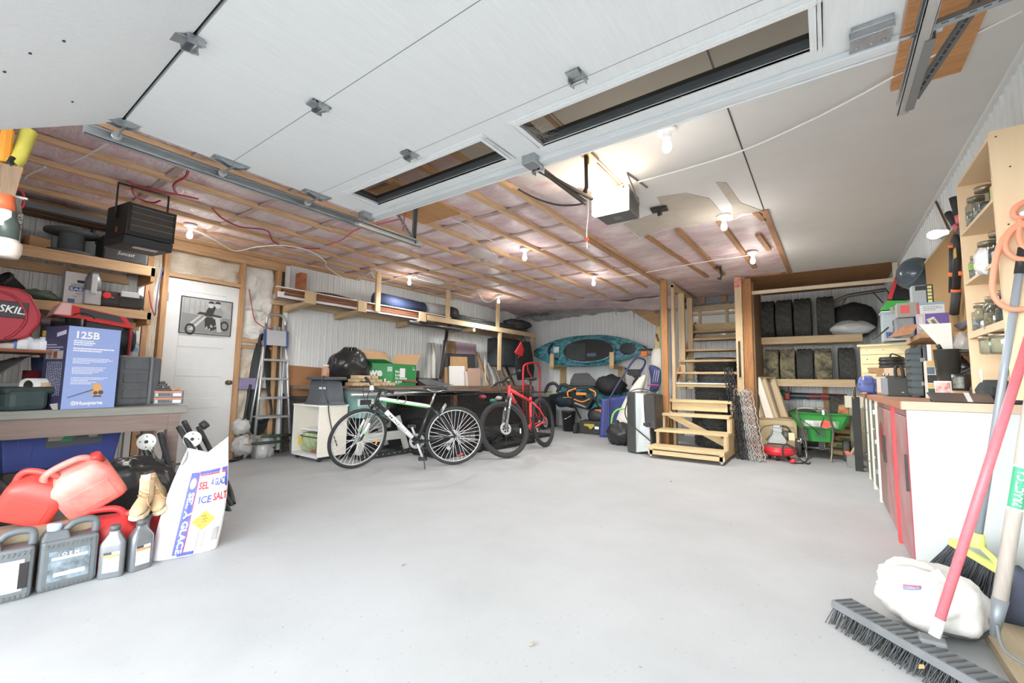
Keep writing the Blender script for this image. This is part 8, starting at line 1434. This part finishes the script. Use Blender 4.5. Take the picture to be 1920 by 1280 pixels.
# hung tools
t=T('hanging_lopper','long black and orange lopper hanging on the tool board','lopper',P(1790,500,X=.76)); q=lambda u,v,x=.75:P(u,v,X=x)
part('black_tube',MB().tube([q(1796,440),q(1793,545)],.022,10),M('1b1c1e',.4),t); part('grip',MB().tube([q(1793,545),q(1789,588)],.026,10),M('3a3b3b',.7),t); part('orange_ring',MB().cyl(q(1793,542),q(1793,547),.0275,n=14),M('ee7a3a',.4),t); part('second_tube',MB().tube([q(1785,465),q(1784,548)],.016,8),M('26272a',.5),t); part('orange_collar',MB().cyl(q(1786,458),q(1786,464),.024,n=12).cyl(q(1785,510),q(1785,518),.02,n=12).cyl(q(1803,508),q(1803,516),.015,n=10),M('ee7a3a',.4),t); part('blade_head',MB().prism([q(1780,455),q(1790,430),q(1800,424),q(1802,440),q(1790,458)],(.015,0,0)),M('2c2d2e',.4,.4),t,bev=.004); part('yellow_mark',MB().b2(q(1789,468,.735),q(1792,482,.73)),M('d9a83a',.5),t)
for i,(us,l_) in enumerate((((1778,400,1797,432),'left black rubber grip of pruning shears beside the jar shelf'),((1787,370,1799,418),'right black rubber grip of pruning shears beside the jar shelf'))):
    a,c=P(us[0],us[1],X=.74),P(us[2],us[3],X=.76); t=T('pruning_shears',l_,'handle',c); part('grip',MB().tube([a,a*.3+c*.7],[.022,.018],10),M('262728',.7),t); part('pink_collar',MB().cyl(a*.3+c*.7,c,.017,n=10),M('e0707a',.5),t)
S('rusty_rod',MB().tube([P(1755,378,X=.8),P(1783,438,X=.8)],.008,6),M('6b4632',.7),'thin rusty rod slanting on the right wall above the board','rod')
b_=P(1757,443,X=.76); t=T('wall_lamp','white bulb sticking out sideways above the tool board','lamp',b_); ax_=(-.8,.1,.0); part('light_bulb',MB().lathe([(0,.1),(.014,.1),(.018,.08),(.028,.05),(.031,.03),(.026,.01),(.014,-.004),(0,-.006)][::-1],c=P(1740,442,X=.60),ax=(1,-.35,.0),n=18),M('f6f4ef',.3,emit=1.0),t); part('socket',MB().cyl(P(1753,443,X=.68),V((.805,P(1757,443,X=.79).y,P(1757,443,X=.79).z)),.022,n=14),WHT,t)
t=T('steel_angle','grey steel angle bracket fixed on the board above the mug','bracket',P(1800,605,X=.76)); part('plate',MB().prism([P(1787,610,X=.77),P(1815,598,X=.77),P(1815,606,X=.77),P(1799,618,X=.77)],(.02,0,0)),STEEL,t)
# things on the worktop
t=T('bench_vise','big blue bench vise at the far end of the worktop','vise',(.42,5.75,WZ)); VB=M('5a6ab0',.45,var=.15); q=lambda u,v,y=5.62:P(u,v,Y=y-.5 if y>5.65 else y)
part('fixed_jaw',MB().loft([[q(u,v,y) for u,v,y in r] for r in ([(1612,735,6.1),(1640,736,6.1),(1640,736,6.4),(1612,735,6.4)],[(1607,722,6.1),(1640,724,6.1),(1640,724,6.4),(1607,722,6.4)],[(1610,708,6.1),(1637,708,6.1),(1637,708,6.4),(1610,708,6.4)],[(1618,704,6.15),(1634,704,6.15),(1634,704,6.35),(1618,704,6.35)])]),VB,t,bev=.015); part('slide',MB().hexa([q(1638,728),q(1660,728),q(1660,728)+V((0,.12,0)),q(1638,728)+V((0,.12,0)),q(1638,716),q(1660,716),q(1660,716)+V((0,.12,0)),q(1638,716)+V((0,.12,0))]),VB,t,bev=.006); part('front_jaw',MB().hexa([q(1630,732),q(1650,732),q(1650,732)+V((0,.2,0)),q(1630,732)+V((0,.2,0)),q(1632,710),q(1644,710),q(1644,710)+V((0,.2,0)),q(1632,710)+V((0,.2,0))]),VB,t,bev=.012); part('swivel_base',MB().cyl((.42,5.75,WZ),(.42,5.75,WZ+.03),.085,n=24),VB,t); part('screw_handle',MB().tube([q(1601,725,6.0),q(1603,745,6.0)],.012,6).ball(q(1602,746,6.0),.02,8),M('54463c',.5,.4),t); part('anvil_latch',MB().b2(q(1617,712,6.08),q(1620,704,6.05)),M('b5a584',.4,.4),t); 
text('6 TON',lambda x,y:q(1610,722,6.09)+V((x,0,y)),M('2b3266',.5),t,'lettering',.035,width=.12)
k=Box((P(1667,738,Y=4.8).x,4.8,0),(P(1711,738,Y=4.8).x,4.8,0),.2,WZ,1.09); t=T('car_battery','black car battery with a strap handle on the worktop','battery',k.c); part('case',k.body(),M('2f322c',.5),t,bev=.005); part('side_label',k.blk(MB(),-.035,-.001,.01,k.h-.02,-.18,-.03),M('8d949a',.5),t); part('strap',MB().tube(curve([k.p(.05,k.h-.01,.002),k.p(.05,k.h+.05,-.02),k.p(.065,k.h+.08,-.05),k.p(.085,k.h+.08,-.05),k.p(.095,k.h+.05,-.02),k.p(.095,k.h-.02,.004)],4),.012,6),M('1e201d',.7),t); part('strap_lug',k.blk(MB(),.04,.12,k.h-.03,k.h-.015,0,.01),BLK,t)
for x in(.01,.035): part('terminal',MB().cyl(k.p(x-.03,k.h-.005,-.06),k.p(x-.03,k.h+.02,-.06),.009,n=8),CHR,t)
part('white_mark',k.blk(MB(),.08,.095,.03,.036,0,.001),WP,t)
# cream drawer chest
k=carton('drawer_chest','tall cream drawer chest with knobs standing on the worktop','chest of drawers',(P(1617,735,Y=6.1).x,6.1,0),(P(1712,735,Y=6.0).x,6.0,0),.35,WZ,1.44,M('dccd9d',.55,var=.12,sc=5))
for i in range(5): 
    z=.02+.1*i; d_=part('drawer',k.blk(MB(),.01,k.w-.005,z,z+.094,0,.012),M('dfd09f',.55,var=.08),k.t,bev=.002); b=MB()
    for x in(.06,.2): b.ball(k.p(x,z+.05,.014),.005,6)
    part('knob',b,M('6d5f40',.5),d_)
part('cornice',k.blk(MB(),-.02,k.w+.02,.51,.53,-.36,.03),M('d3c391',.55),k.t); b=MB()
for i in range(4): k.blk(b,-.012,0,.08+.1*i,.14+.1*i,-.28,-.05)
part('side_slot',b,M('6a6040',.7),k.t)
k=carton('shipping_carton','brown shipping carton in front of the cream chest','box',(P(1645,738,Y=5.45).x,5.45,0),(P(1710,738,Y=5.4).x,5.4,0),.22,WZ,1.175,CARD); patch(k,'packing_tape',.06,.14,.15,k.h,M('b99a6c',.3)); part('open_flap',k.blk(MB(),-.06,0,.21,.26,-.2,-.01),CARD,k.t); patch(k,'white_side',0,.06,.02,.17,M('d9c9b4',.6))
b=MB(); c=V((P(1672,670,Y=5.52).x,5.53,1.18))
for i in range(9): b.tube([c+V(((.095-.004*(i%3))*cos(a),(.095-.004*(i%3))*sin(a),.006+.011*i)) for a in [2*pi*j/28 for j in range(28)]],.0075,5,closed=True)
b.tube(curve([c+V((-.02,-.1,.1)),c+V((.0,-.07,.13)),c+V((.06,-.08,.1))],4),.007,5); S('cable_coil',b,M('18191a',.35),'black cable coil lying on the brown carton','cable coil')
k=Box((P(1719,738,Y=4.5).x,4.5,0),(P(1744,738,Y=4.5).x,4.5,0),.25,WZ,1.325); t=T('tool_box','tall dark grey metal tool box standing on end on the worktop','tool box',k.c); DG=M('56646a',.4,.3,var=.2); part('lid_half',k.blk(MB(),.05,k.w,0,k.h,-.3,0),DG,t,bev=.006); part('box_half',k.blk(MB(),-.02,.045,.01,k.h-.03,-.3,-.01),M('3f4a4e',.5,.2),t,bev=.006); b=MB()
for i in range(7): k.blk(b,-.026,.04,.03+i*.052,.065+i*.052,-.2,-.004)
part('ribs',b,M('4a565a',.5),t)
for y in(.1,.3): part('latch',k.blk(MB(),.03,.06,y*.9,y*.9+.03,-.01,.008),CHR,t)
k=carton('light_kit_carton','carton with wooden ends and dark pictures beside the tool box','box',(P(1741,738,Y=4.2).x,4.2,0),(P(1760,738,Y=4.2).x,4.2,0),.12,WZ,1.185,M('dcd9d0',.6)); patch(k,'wood_band',0,k.w,.225,.265,M('dbb673',.6)); patch(k,'wood_band',0,k.w,.075,.105,M('dbb673',.6)); patch(k,'dark_picture',0,.05,.11,.165,INK); patch(k,'blue_picture',0,.04,.17,.22,M('5a6d7a',.5)); patch(k,'green_picture',0,.045,.01,.07,M('34543f',.5,var=.6,h2='1a2a20',sc=60))
c=V((P(1780,725,Y=3.95).x,3.95,WZ)); t=T('white_bucket','white paint bucket with a red label carrying a black jug','bucket',c); part('bucket',MB().lathe([(0,0),(.065,0),(.072,.12),(0,.12)],c=c,n=24),M('e9e7e0',.5),t); part('label',MB().grid(lambda u,v:c+V((.0735*cos(3.5+u*1.1),.0735*sin(3.5+u*1.1),.01+.1*v)),10,2),M('e4dfd6',.5,var=.9,h2='c62f2c',sc=26),t)
c2=c+V((0,0,.121)); t=T('measuring_jug','tall black plastic jug with a handle on the white bucket','jug',c2); part('jug_body',MB().lathe([(0,0),(.055,0),(.066,.2),(.07,.205),(.06,.205),(.05,.02)],c=c2,n=24),M('262723',.3),t); part('handle',MB().tube(curve([c2+V((.05,-.03,.19)),c2+V((.11,-.05,.18)),c2+V((.115,-.05,.1)),c2+V((.05,-.03,.05))],5),.011,8),M('1d1e1b',.4),t); part('spout',MB().tube([c2+V((-.03,-.02,.2)),c2+V((-.045,-.03,.235))],.012,8),M('1d1e1b',.4),t); b=MB()
for i in range(8): b.box(c2+V((-.055-.004*i*.3,-.03,.04+i*.018)),(.004,.012,.003))
part('scale_marks',b,M('8a8c84',.5),t)
c=V((P(1803,725,Y=3.75).x,3.75,WZ)); t=T('stacked_cans','small black can standing on a cardboard tube by the jug','can',c); part('tube_base',MB().cyl(c,c+V((0,0,.06)),.04,n=16),M('b39468',.7),t); part('black_can',MB().cyl(c+V((0,0,.061)),c+V((0,0,.16)),.043,n=20),M('2c2d2a',.35,.3),t); part('torn_label',MB().grid(lambda u,v:c+V((.0445*cos(3.6+u*1.2),.0445*sin(3.6+u*1.2),.075+.07*v)),8,2),M('4a4c44',.4,var=.6,h2='9a9c90',sc=40),t)
t=T('mower_cutter','flat rusty steel mower blade lying on the worktop','blade',P(1820,745,X=.5)); q=lambda u,v,x=.5:P(u,v,X=x)
a=V((.47,3.30,WZ)); part('plate',MB().hexa([(.47,3.27,WZ),(.70,3.27,WZ),(.70,3.36,WZ+.045),(.455,3.36,WZ+.045),(.47,3.262,WZ+.004),(.70,3.262,WZ+.004),(.70,3.352,WZ+.05),(.455,3.352,WZ+.05)]),M('6c6f72',.35,.6,var=.6,h2='8a6a58',sc=7),t); part('white_patch',MB().hexa([(.60,3.266,WZ+.006),(.62,3.266,WZ+.006),(.62,3.266,WZ+.007),(.60,3.266,WZ+.007),(.60,3.348,WZ+.051),(.62,3.348,WZ+.051),(.62,3.349,WZ+.053),(.60,3.349,WZ+.053)]),M('d9dbdb',.5),t); part('stand',MB().b2((.47,3.34,WZ),(.7,3.37,WZ+.045)),M('1d1e1f',.5),t)
t=T('work_bag','dark grey canvas bag with a loop handle on the worktop by the jar shelf','bag',(.72,3.45,WZ)); part('bag_body',MB().loft([rect(WZ,.66,.80,3.38,3.52,.02),rect(WZ+.07,.65,.80,3.38,3.52,.02),rect(WZ+.13,.67,.80,3.4,3.5,.02)],sm=False),M('3f4345',.7,var=.2),t,bev=.012); part('loop_handle',MB().tube(curve([(.68,3.42,WZ+.13),(.66,3.42,WZ+.16),(.72,3.42,WZ+.165),(.76,3.42,WZ+.135)],5),.007,6),BLK,t); part('side_strap',MB().tube([(.67,3.39,WZ+.04),(.63,3.37,WZ+.02),(.62,3.37,WZ+.005)],.008,6),BLK,t)
k=carton('black_case','small black case with yellow mark at the frame edge on the worktop','case',(.71,3.25,0),(.80,3.25,0),.1,WZ,WZ+.09,M('1b1c1e',.5),bev=.006); patch(k,'yellow_mark',.03,.05,.03,.05,M('b9c23a',.5)); part('grip',k.blk(MB(),.01,.08,.07,.1,-.03,.01),BLK,k.t,bev=.005)
t=T('grease_gun','black grease gun with a thin nozzle hung slanting on the tool board','grease gun',P(1800,670,X=.74)); q=lambda u,v,x=.74:P(u,v,X=x); part('barrel',MB().tube([q(1803,678),q(1826,706)],.026,12),M('2a2c2e',.45,.3),t); part('head',MB().tube([q(1786,646),q(1803,678)],[.012,.022],8),M('3a3b3a',.5,.4),t); part('nozzle',MB().tube([q(1759,622),q(1787,648)],.004,6).ball(q(1759,622),.008,8),M('2a2a2a',.5),t)
t=T('puck_light','flat round grey puck light under the white gusset','lamp',P(1783,628,X=.74)); c=P(1783,629,X=.72); part('disc',MB().lathe([(0,-.012),(.035,-.012),(.038,0),(.035,.012),(0,.012)],c=c,n=24),M('3c3d3c',.5),t); part('stem',MB().b2(c+V((.02,-.01,-.006)),(.79,c.y+.01,c.z+.006)),BLK,t)
S('plastic_bag',MB().ball(P(1803,645,X=.74),.07,18,sc=(.7,1,1.1),fn=lambda d:1+.35*nz(d,3,6)),M('d8d4cc',.2,alpha=.7,coat=.5),'clear plastic bag hanging on the board beside the grease gun','plastic bag')
# ---- jar shelf
JX0,JX1,JY0,JY1=.648,.808,2.80,3.40
t=T('jar_shelf','pine wall shelf unit with a big side panel full of glass jars','shelf unit',(.73,3.1,1.09)); JP=M('ead0ab',.7,var=.2,h2='d6b384',sc=3,grain='z',stretch=5)
part('near_side_panel',MB().b2((JX0-.004,JY0-.02,.95),(JX1,JY0,2.16)),JP,t); part('far_side_panel',MB().b2((JX0,JY1,.92),(JX1,JY1+.018,2.15)),JP,t); part('back_panel',MB().b2((JX1-.008,JY0,1.05),(JX1,JY1,2.15)),JP,t)
JS=[1.845,1.565,1.265]
part('shelf',MB().b2((JX0,JY0,2.135),(JX1,JY1,2.152)),JP,t)
for z in JS: part('shelf',MB().b2((JX0,JY0,z),(JX1,JY1,z+.016)),JP,t); 
part('front_lip',MB().b2((JX0-.004,JY0,1.265),(JX0+.004,JY1,1.30)),JP,t)
b=MB()
for z,x in((2.13,.665),(1.98,.7),(1.72,.68),(1.52,.7),(1.3,.67)): b.cyl((x,JY0-.0205,z),(x,JY0-.02,z),.004,n=8)
part('screw_hole',b,M('4a3a2c',.8),t)
JG_=glass('e8eeee',.04,.08); LID=M('b5a78c',.35,.8,var=.3,sc=20)
def jar(p,r,h,label,fill,fh,tag_=None,hang=0,group='glass jars on the pine shelf unit'):
    p=V(p); t=T('glass_jar',label,'jar',p,group=group,local=True); s=-1 if hang else 1
    part('glass',MB().lathe([(0,0),(r*.9,0),(r,.008),(r,h*.7),(r*.75,h*.82),(r*.72,h*.88)] if not hang else [(0,-h),(r*.9,-h),(r,-h+.008),(r,-.02),(r*.95,-.01)],n=24,cap=False),JG_,t)
    part('lid',MB().lathe([(0,h*.87),(r*.78,h*.87),(r*.8,h),(0,h)] if not hang else [(0,-.02),(r*1.02,-.02),(r*1.02,0),(0,0)],n=24),LID,t)
    part('hardware',MB().lathe([(0,.004),(r*.86,.005),(r*.93,.012),(r*.93,h*fh),(0,h*fh)] if not hang else [(0,-h+.004),(r*.9,-h+.006),(r*.9,-h+h*fh),(0,-h+h*fh)],n=20),fill,t)
    if tag_: part('paper_label',MB().lathe([(r+.001,h*.38),(r+.001,h*.62)],n=24,cap=False),tag_,t)
    return t
FD=M('5c5a55',.5,.5,var=.9,h2='c9c6bd',sc=55); FB=M('6d5a40',.6,.3,var=.9,h2='b9a684',sc=55); FK=M('2b2b2b',.5,.2,var=.7,h2='77736c',sc=40); GT=M('7fae45',.6)
for args in (((.69,3.27,1.862),.043,.155,'tall jar of grey bits, farthest on the top row of the jar shelf',FD,.5,None),((.70,3.15,1.862),.05,.165,'large jar of small parts on the top row of the jar shelf',FD,.45,None),((.73,3.03,1.862),.046,.17,'jar with dark lid and dark bits on the top row',FK,.6,None),((.71,2.90,1.862),.04,.14,'jar of dark bits closest to the side panel on the top row',FK,.7,None),
  ((.685,3.31,1.582),.034,.125,'small jar with a green label, farthest on the second row',FD,.5,GT),((.72,3.22,1.582),.034,.125,'jar with green label behind the front ones on the second row',FK,.6,GT),((.69,3.12,1.582),.05,.15,'wide jar with a green label in the middle of the second row',FD,.55,GT),((.70,2.98,1.582),.05,.16,'wide jar with dark lid near the panel on the second row',FK,.5,None),((.70,2.87,1.582),.045,.16,'jar with a dark lid against the side panel on the second row',FB,.4,None),
  ((.69,3.30,1.282),.045,.165,'jar of silvery screws, farthest on the third row',FD,.5,None),((.71,3.19,1.282),.043,.15,'jar of brass bits with a green tag on the third row',FB,.6,GT),((.69,3.08,1.282),.048,.165,'jar of mixed screws in the middle of the third row',FB,.5,None),((.70,2.95,1.282),.048,.17,'jar of dark washers near the panel on the third row',FK,.5,None)): jar(*args)
for p,r,h,l_ in (((.69,3.18,1.26),.05,.09,'glass jar hung by its lid under the lowest shelf, farther one'),((.70,3.03,1.26),.055,.095,'glass jar hung by its lid under the lowest shelf, nearer one')): jar(p,r,h,l_,M('c9bd9c',.5),.85,None,1)
k=carton('clear_parts_tub','clear plastic tub with a black lid and spring on the second jar row','tub',(.655,2.94,0),(.70,2.82,0),.05,1.582,1.64,M('b9bcba',.2,coat=.4))
k.t; S('plastic_wrap',MB().ball((.66,3.04,1.62),.07,18,sc=(.6,1,.9),fn=lambda d:1+.4*nz(d,3,3)),M('efefed',.4,coat=.3),'white plastic wrap hanging out between the jars','plastic')
S('yellow_packet',MB().b2((.655,2.82,1.862),(.66,2.88,1.93)),M('d3c878',.6),'pale yellow packet against the side panel on the top row','packet'); 
S('door_hinge_pack',MB().b2((.655,3.27,1.03),(.66,3.30,1.1)),M('e6e6e2',.5),'white price tag at the foot of the far shelf side','tag')
# orange air hose on the near side panel
q=lambda u,v:P(u,v,Y=2.74)
t=T('coiled_hose','orange air hose looped on the big shelf side panel','hose',P(1900,440,Y=2.74)); OH=M('f59a78',.45)
part('outer_loop',MB().tube(curve([q(1925,415),q(1900,427),q(1880,450),q(1868,480),q(1862,520),q(1861,545),q(1868,562),q(1880,573),q(1900,580),q(1925,578)],6),.011,8),OH,t); part('inner_loop',MB().tube(curve([q(1922,420),q(1900,430),q(1888,446),q(1884,460),q(1890,474),q(1905,484),q(1925,486)],6),.011,8),OH,t); part('upper_loop',MB().tube(curve([q(1925,376),q(1908,386),q(1900,398),q(1905,407),q(1925,405)],6),.011,8),OH,t); part('drop',MB().tube(curve([q(1912,410),q(1910,440),q(1915,458),q(1925,468)],6),.011,8),OH,t); part('hook',MB().cyl(P(1918,400,Y=2.78),P(1918,400,Y=2.70),.01,n=8),STEEL,t)
# ---- brooms in the corner
t=T('push_broom','wide grey push broom with a red handle in the right foreground','push broom',(.2,2.25,0))
A_,B_=V((.015,2.43,.055)),V((.52,1.93,.055)); dd=(B_-A_).normalized(); nn=V((-dd.y,dd.x,0)); 
BG=M('6e7275',.6,var=.2)
part('block',MB().hexa([A_-nn*.055,B_-nn*.055,B_+nn*.055,A_+nn*.055,A_-nn*.05+V((0,0,.03)),B_-nn*.05+V((0,0,.03)),B_+nn*.05+V((0,0,.03)),A_+nn*.05+V((0,0,.03))]),BG,t,bev=.004)
b=MB(); L=(B_-A_).length
for i in range(760):
    p=A_+dd*rnd(0,L)+nn*rnd(-.053,.053); o=(p-A_).dot(nn); b.tube([p,V((p.x,p.y,.002))+nn*o*.9+dd*rnd(-.012,.012)],.0022,3,cap=False)
part('bristles',b,M('565a5c',.8,var=.3),t)
b=MB()
for i in range(26): p=A_+dd*(L*(i+.5)/26); b.bar(p-nn*.044+V((0,0,.031)),p+nn*.04+V((0,0,.031)),.007,.006)
part('block_ribs',b,M('4c5053',.6),t); c=V((.275,2.235,.09)); part('mount',MB().b2(c-V((.04,.03,.012)),c+V((.035,.03,.012))),BG,t,bev=.008)
top=P(1945,585,Y=2.45); hb_=P(1752,1192,Z=.12); part('white_ferrule',MB().cyl(hb_,hb_+(top-hb_)*.05,.017,n=8),M('eceff0',.4),t); part('red_handle',MB().cyl(hb_+(top-hb_)*.045,top,.0145,n=16),M('e8707a',.4,var=.35,h2='d84a58',sc=40),t)
t=T('angle_broom','lime green angled broom with a grey handle behind the push broom','broom',(.5,2.85,0)); LM=M('d8ea7a',.45)
nk=P(1834,1008,Y=2.85); tp=P(1912,470,Y=2.95) if False else V((.74,2.72,1.62)); tp=P(1916,480,Y=2.75)
part('grey_handle',MB().cyl(nk,tp,.0135,n=14),M('9aa4ae',.4,.2),t); part('black_cap',MB().cyl(tp-(tp-nk)*.06,tp+(tp-nk)*.03,.016,n=14),BLK,t)
q=lambda u,v,y:P(u,v,Y=y)
part('neck',MB().tube([nk+V((0,0,.02)),q(1833,1025,2.85)],[.02,.03],10),LM,t); part('head_edge',MB().bar(q(1783,1016,3.0),q(1878,1072,2.72),.03,.03),LM,t,bev=.008); part('arm',MB().tube(curve([q(1828,1022,2.86),q(1810,1018,2.92),q(1785,1014,2.99)],4),.012,8),LM,t); part('arm',MB().tube(curve([q(1836,1022,2.85),q(1858,1042,2.78),q(1878,1066,2.72)],4),.012,8),LM,t)
b=MB(); e0,e1,f0,f1=q(1783,1020,3.0),q(1878,1076,2.72),q(1743,1060,3.02),q(1868,1145,2.70)
for i in range(420):
    s=rnd(0,1); a=e0*(1-s)+e1*s; z=f0*(1-s)+f1*s; z=a+(z-a)*rnd(.85,1.05); b.tube([a+V((rnd(-.008,.008),rnd(-.012,.012),0)),V((z.x+rnd(-.012,.012),z.y+rnd(-.02,.02),max(.012,z.z)))],.0022,3,cap=False)
part('bristles',b,M('4a5056',.7,var=.3),t)
t=T('shovel','weathered wooden shaft with a green label at the right frame edge','shovel',(.5,2.5,0)); hb_=P(1868,1168,Y=2.35); ht_=P(1931,780,Y=2.35); part('wooden_shaft',MB().cyl(hb_+(ht_-hb_)*.1,ht_+(ht_-hb_)*.6,.021,n=16),M('c2bab0',.7,var=.3,h2='8d8578',sc=8,grain='z'),t); part('steel_socket',MB().cyl(hb_-(ht_-hb_)*.06,hb_+(ht_-hb_)*.12,.012,.023,n=16),M('7f868b',.5,.4),t)
d_=(ht_-hb_); e_=d_.normalized(); lb0=hb_+d_*.56; toc=(CAM-lb0); n_=(toc-e_*toc.dot(e_)).normalized(); s_=e_.cross(n_)
wrap=lambda x,y,r:(lambda a:lb0+e_*x+n_*(r*cos(a))-s_*(r*sin(a)))(y/.021)
part('green_label',MB().grid(lambda u,v:wrap(.0+.145*u,-.024+.048*v,.0216),4,8),M('3fa57a',.5),t); part('label_border',MB().grid(lambda u,v:wrap(-.008+.161*u,-.03+.06*v,.0213),4,8),M('e9efec',.5),t)
text('PRACTICA',lambda x,y:wrap(.008+x,y-.013,.0222),WP,t,'lettering',.028,bold=.03,width=.13)
# crumpled white sack
def sackf(d): return (abs(d.x)**3+abs(d.y)**3+abs(d.z)**3)**(-1/3)*(1+.2*nz(d,2.2,4)+.09*abs(nz((d.x*3,d.y*3,d.z*7),1.3,1))+.05*abs(nz((d.x*8,d.y*5,d.z*8),1.1,3)))
c=V((.315,2.56,.135)); t=T('crumpled_sack','crumpled dirty white sack lying behind the push broom','sack',(c.x,c.y,0)); part('sack',MB().ball(c,.135,64,sc=(1.12,1.1,.82),fn=sackf,rot=Euler((0,0,.5)).to_matrix()),M('e2e0dc',.6,var=.4,h2='aaa498',sc=5,bump=.25,bsc=12),t); part('blue_print',MB().grid(lambda u,v:P(1693+34*u,1098+6*v+2*sin(3*u),Y=2.365),6,3),M('5a5f9e',.6,var=.4,h2='c9c9d6',sc=40),t,solid=.002); part('red_print',MB().grid(lambda u,v:P(1693+34*u,1095+2.5*v+3*u,Y=2.36),6,2),M('d05a70',.6),t,solid=.002); part('top_fold',MB().grid(lambda u,v:P(1700+60*u+20*v,1075-10*u+28*v,Y=2.5-.05*u)+V((0,.02*nz((u*4,v*4,0),1),.01*sin(u*6))),12,8),M('f0efec',.6,var=.2,bump=.2,bsc=12),t,solid=.004)
S('floor_cable',MB().tube(curve([P(1765,1186,Z=.06),P(1800,1195,Z=.05),P(1830,1198,Z=.04),P(1855,1185,Z=.06),P(1868,1172,Z=.12)],6),.006,6),M('3a3c3e',.5),'dark cable lying across the white sack foot','cable')
S('cable',MB().tube(curve([P(1870,1172,Y=2.3),P(1875,1200,Y=2.25),P(1890,1225,Y=2.2),P(1925,1248,Y=2.15)],6),.005,6),M('6c7174',.5),'thin grey cable dropping from the shaft to the lower right corner','cable')
S('floor_plank',MB().b2((.47,1.75,.001),(.62,2.72,.04)),M('b5a588',.8,var=.35,h2='8a7a60',sc=5,grain='y'),'weathered wooden plank on the floor at the right frame edge','plank'); S('rolled_mat',MB().b2((.64,1.7,0),(.80,3.1,.09)),M('5e6a6c',.7,var=.3),'dark grey green strip along the foot of the right wall','mat',bev=.02); S('blue_cloth',MB().ball((.62,2.78,.13),.085,18,sc=(.8,.9,1.5),fn=lambda d:1+.3*nz(d,2.4,2)),M('4d5468',.8,var=.4),'dark blue cloth bundle behind the shovel shaft','cloth')
S('twisted_rope',MB().tube([P(1752+16*i,1216+9.2*i+(1.5 if i%2 else -1.5),Z=.012) for i in range(11)],.006,6),M('3a3c3e',.6),'dark twisted cord lying along the push broom head','cord')
for (u,v,h,l_) in((1727,1252,'c9a06a','curled tan leaf on the push broom head'),(757,1060,'7a5a44','small brown leaf on the concrete by the salt bag'),(997,1208,'a89a88','pale leaf on the concrete in the middle foreground'),(1258,903,'5a544a','tiny dark leaf on the concrete before the stairs'),(1656,1210,'d0b489','tan leaf caught in the push broom bristles')):
    q0=P(u,v,Z=.004 if u not in(1727,) else .07); S('dry_leaf',MB().prism([q0+V((-.008,-.01,0)),q0+V((.008,-.007,.005)),q0+V((.009,.008,.009)),q0+V((-.003,.014,.003))],(0,0,.0015)),M(h,.8),l_,'leaf')
SKY,SUN,EXPO=11.0,0.8,0.93
# ================================================================ LIGHT
w=bpy.data.worlds.new('sky'); SC.world=w; w.use_nodes=True
wt=w.node_tree; bg=wt.nodes['Background']; tc=N(wt,'ShaderNodeTexCoord'); sx=N(wt,'ShaderNodeSeparateXYZ'); wt.links.new(tc.outputs['Generated'],sx.inputs[0])
rp=N(wt,'ShaderNodeValToRGB'); e=rp.color_ramp.elements; e[0].position=.12; e[0].color=(.96,.985,1,1); e[1].position=.62; e[1].color=(.09,.10,.11,1); wt.links.new(sx.outputs['Z'],rp.inputs[0]); wt.links.new(rp.outputs[0],bg.inputs[0]); bg.inputs[1].default_value=SKY
sd=bpy.data.lights.new('sun','SUN'); sd.energy=SUN; sd.angle=.02; sd.color=(1,.96,.9); so=bpy.data.objects.new('sun',sd); COL.objects.link(so); so.rotation_euler=Euler((rad(-42),0,rad(12)))
SC.view_settings.view_transform='Standard'; SC.view_settings.look='None'; SC.view_settings.gamma=1; SC.view_settings.exposure=EXPO; SC.view_settings.use_curve_mapping=False
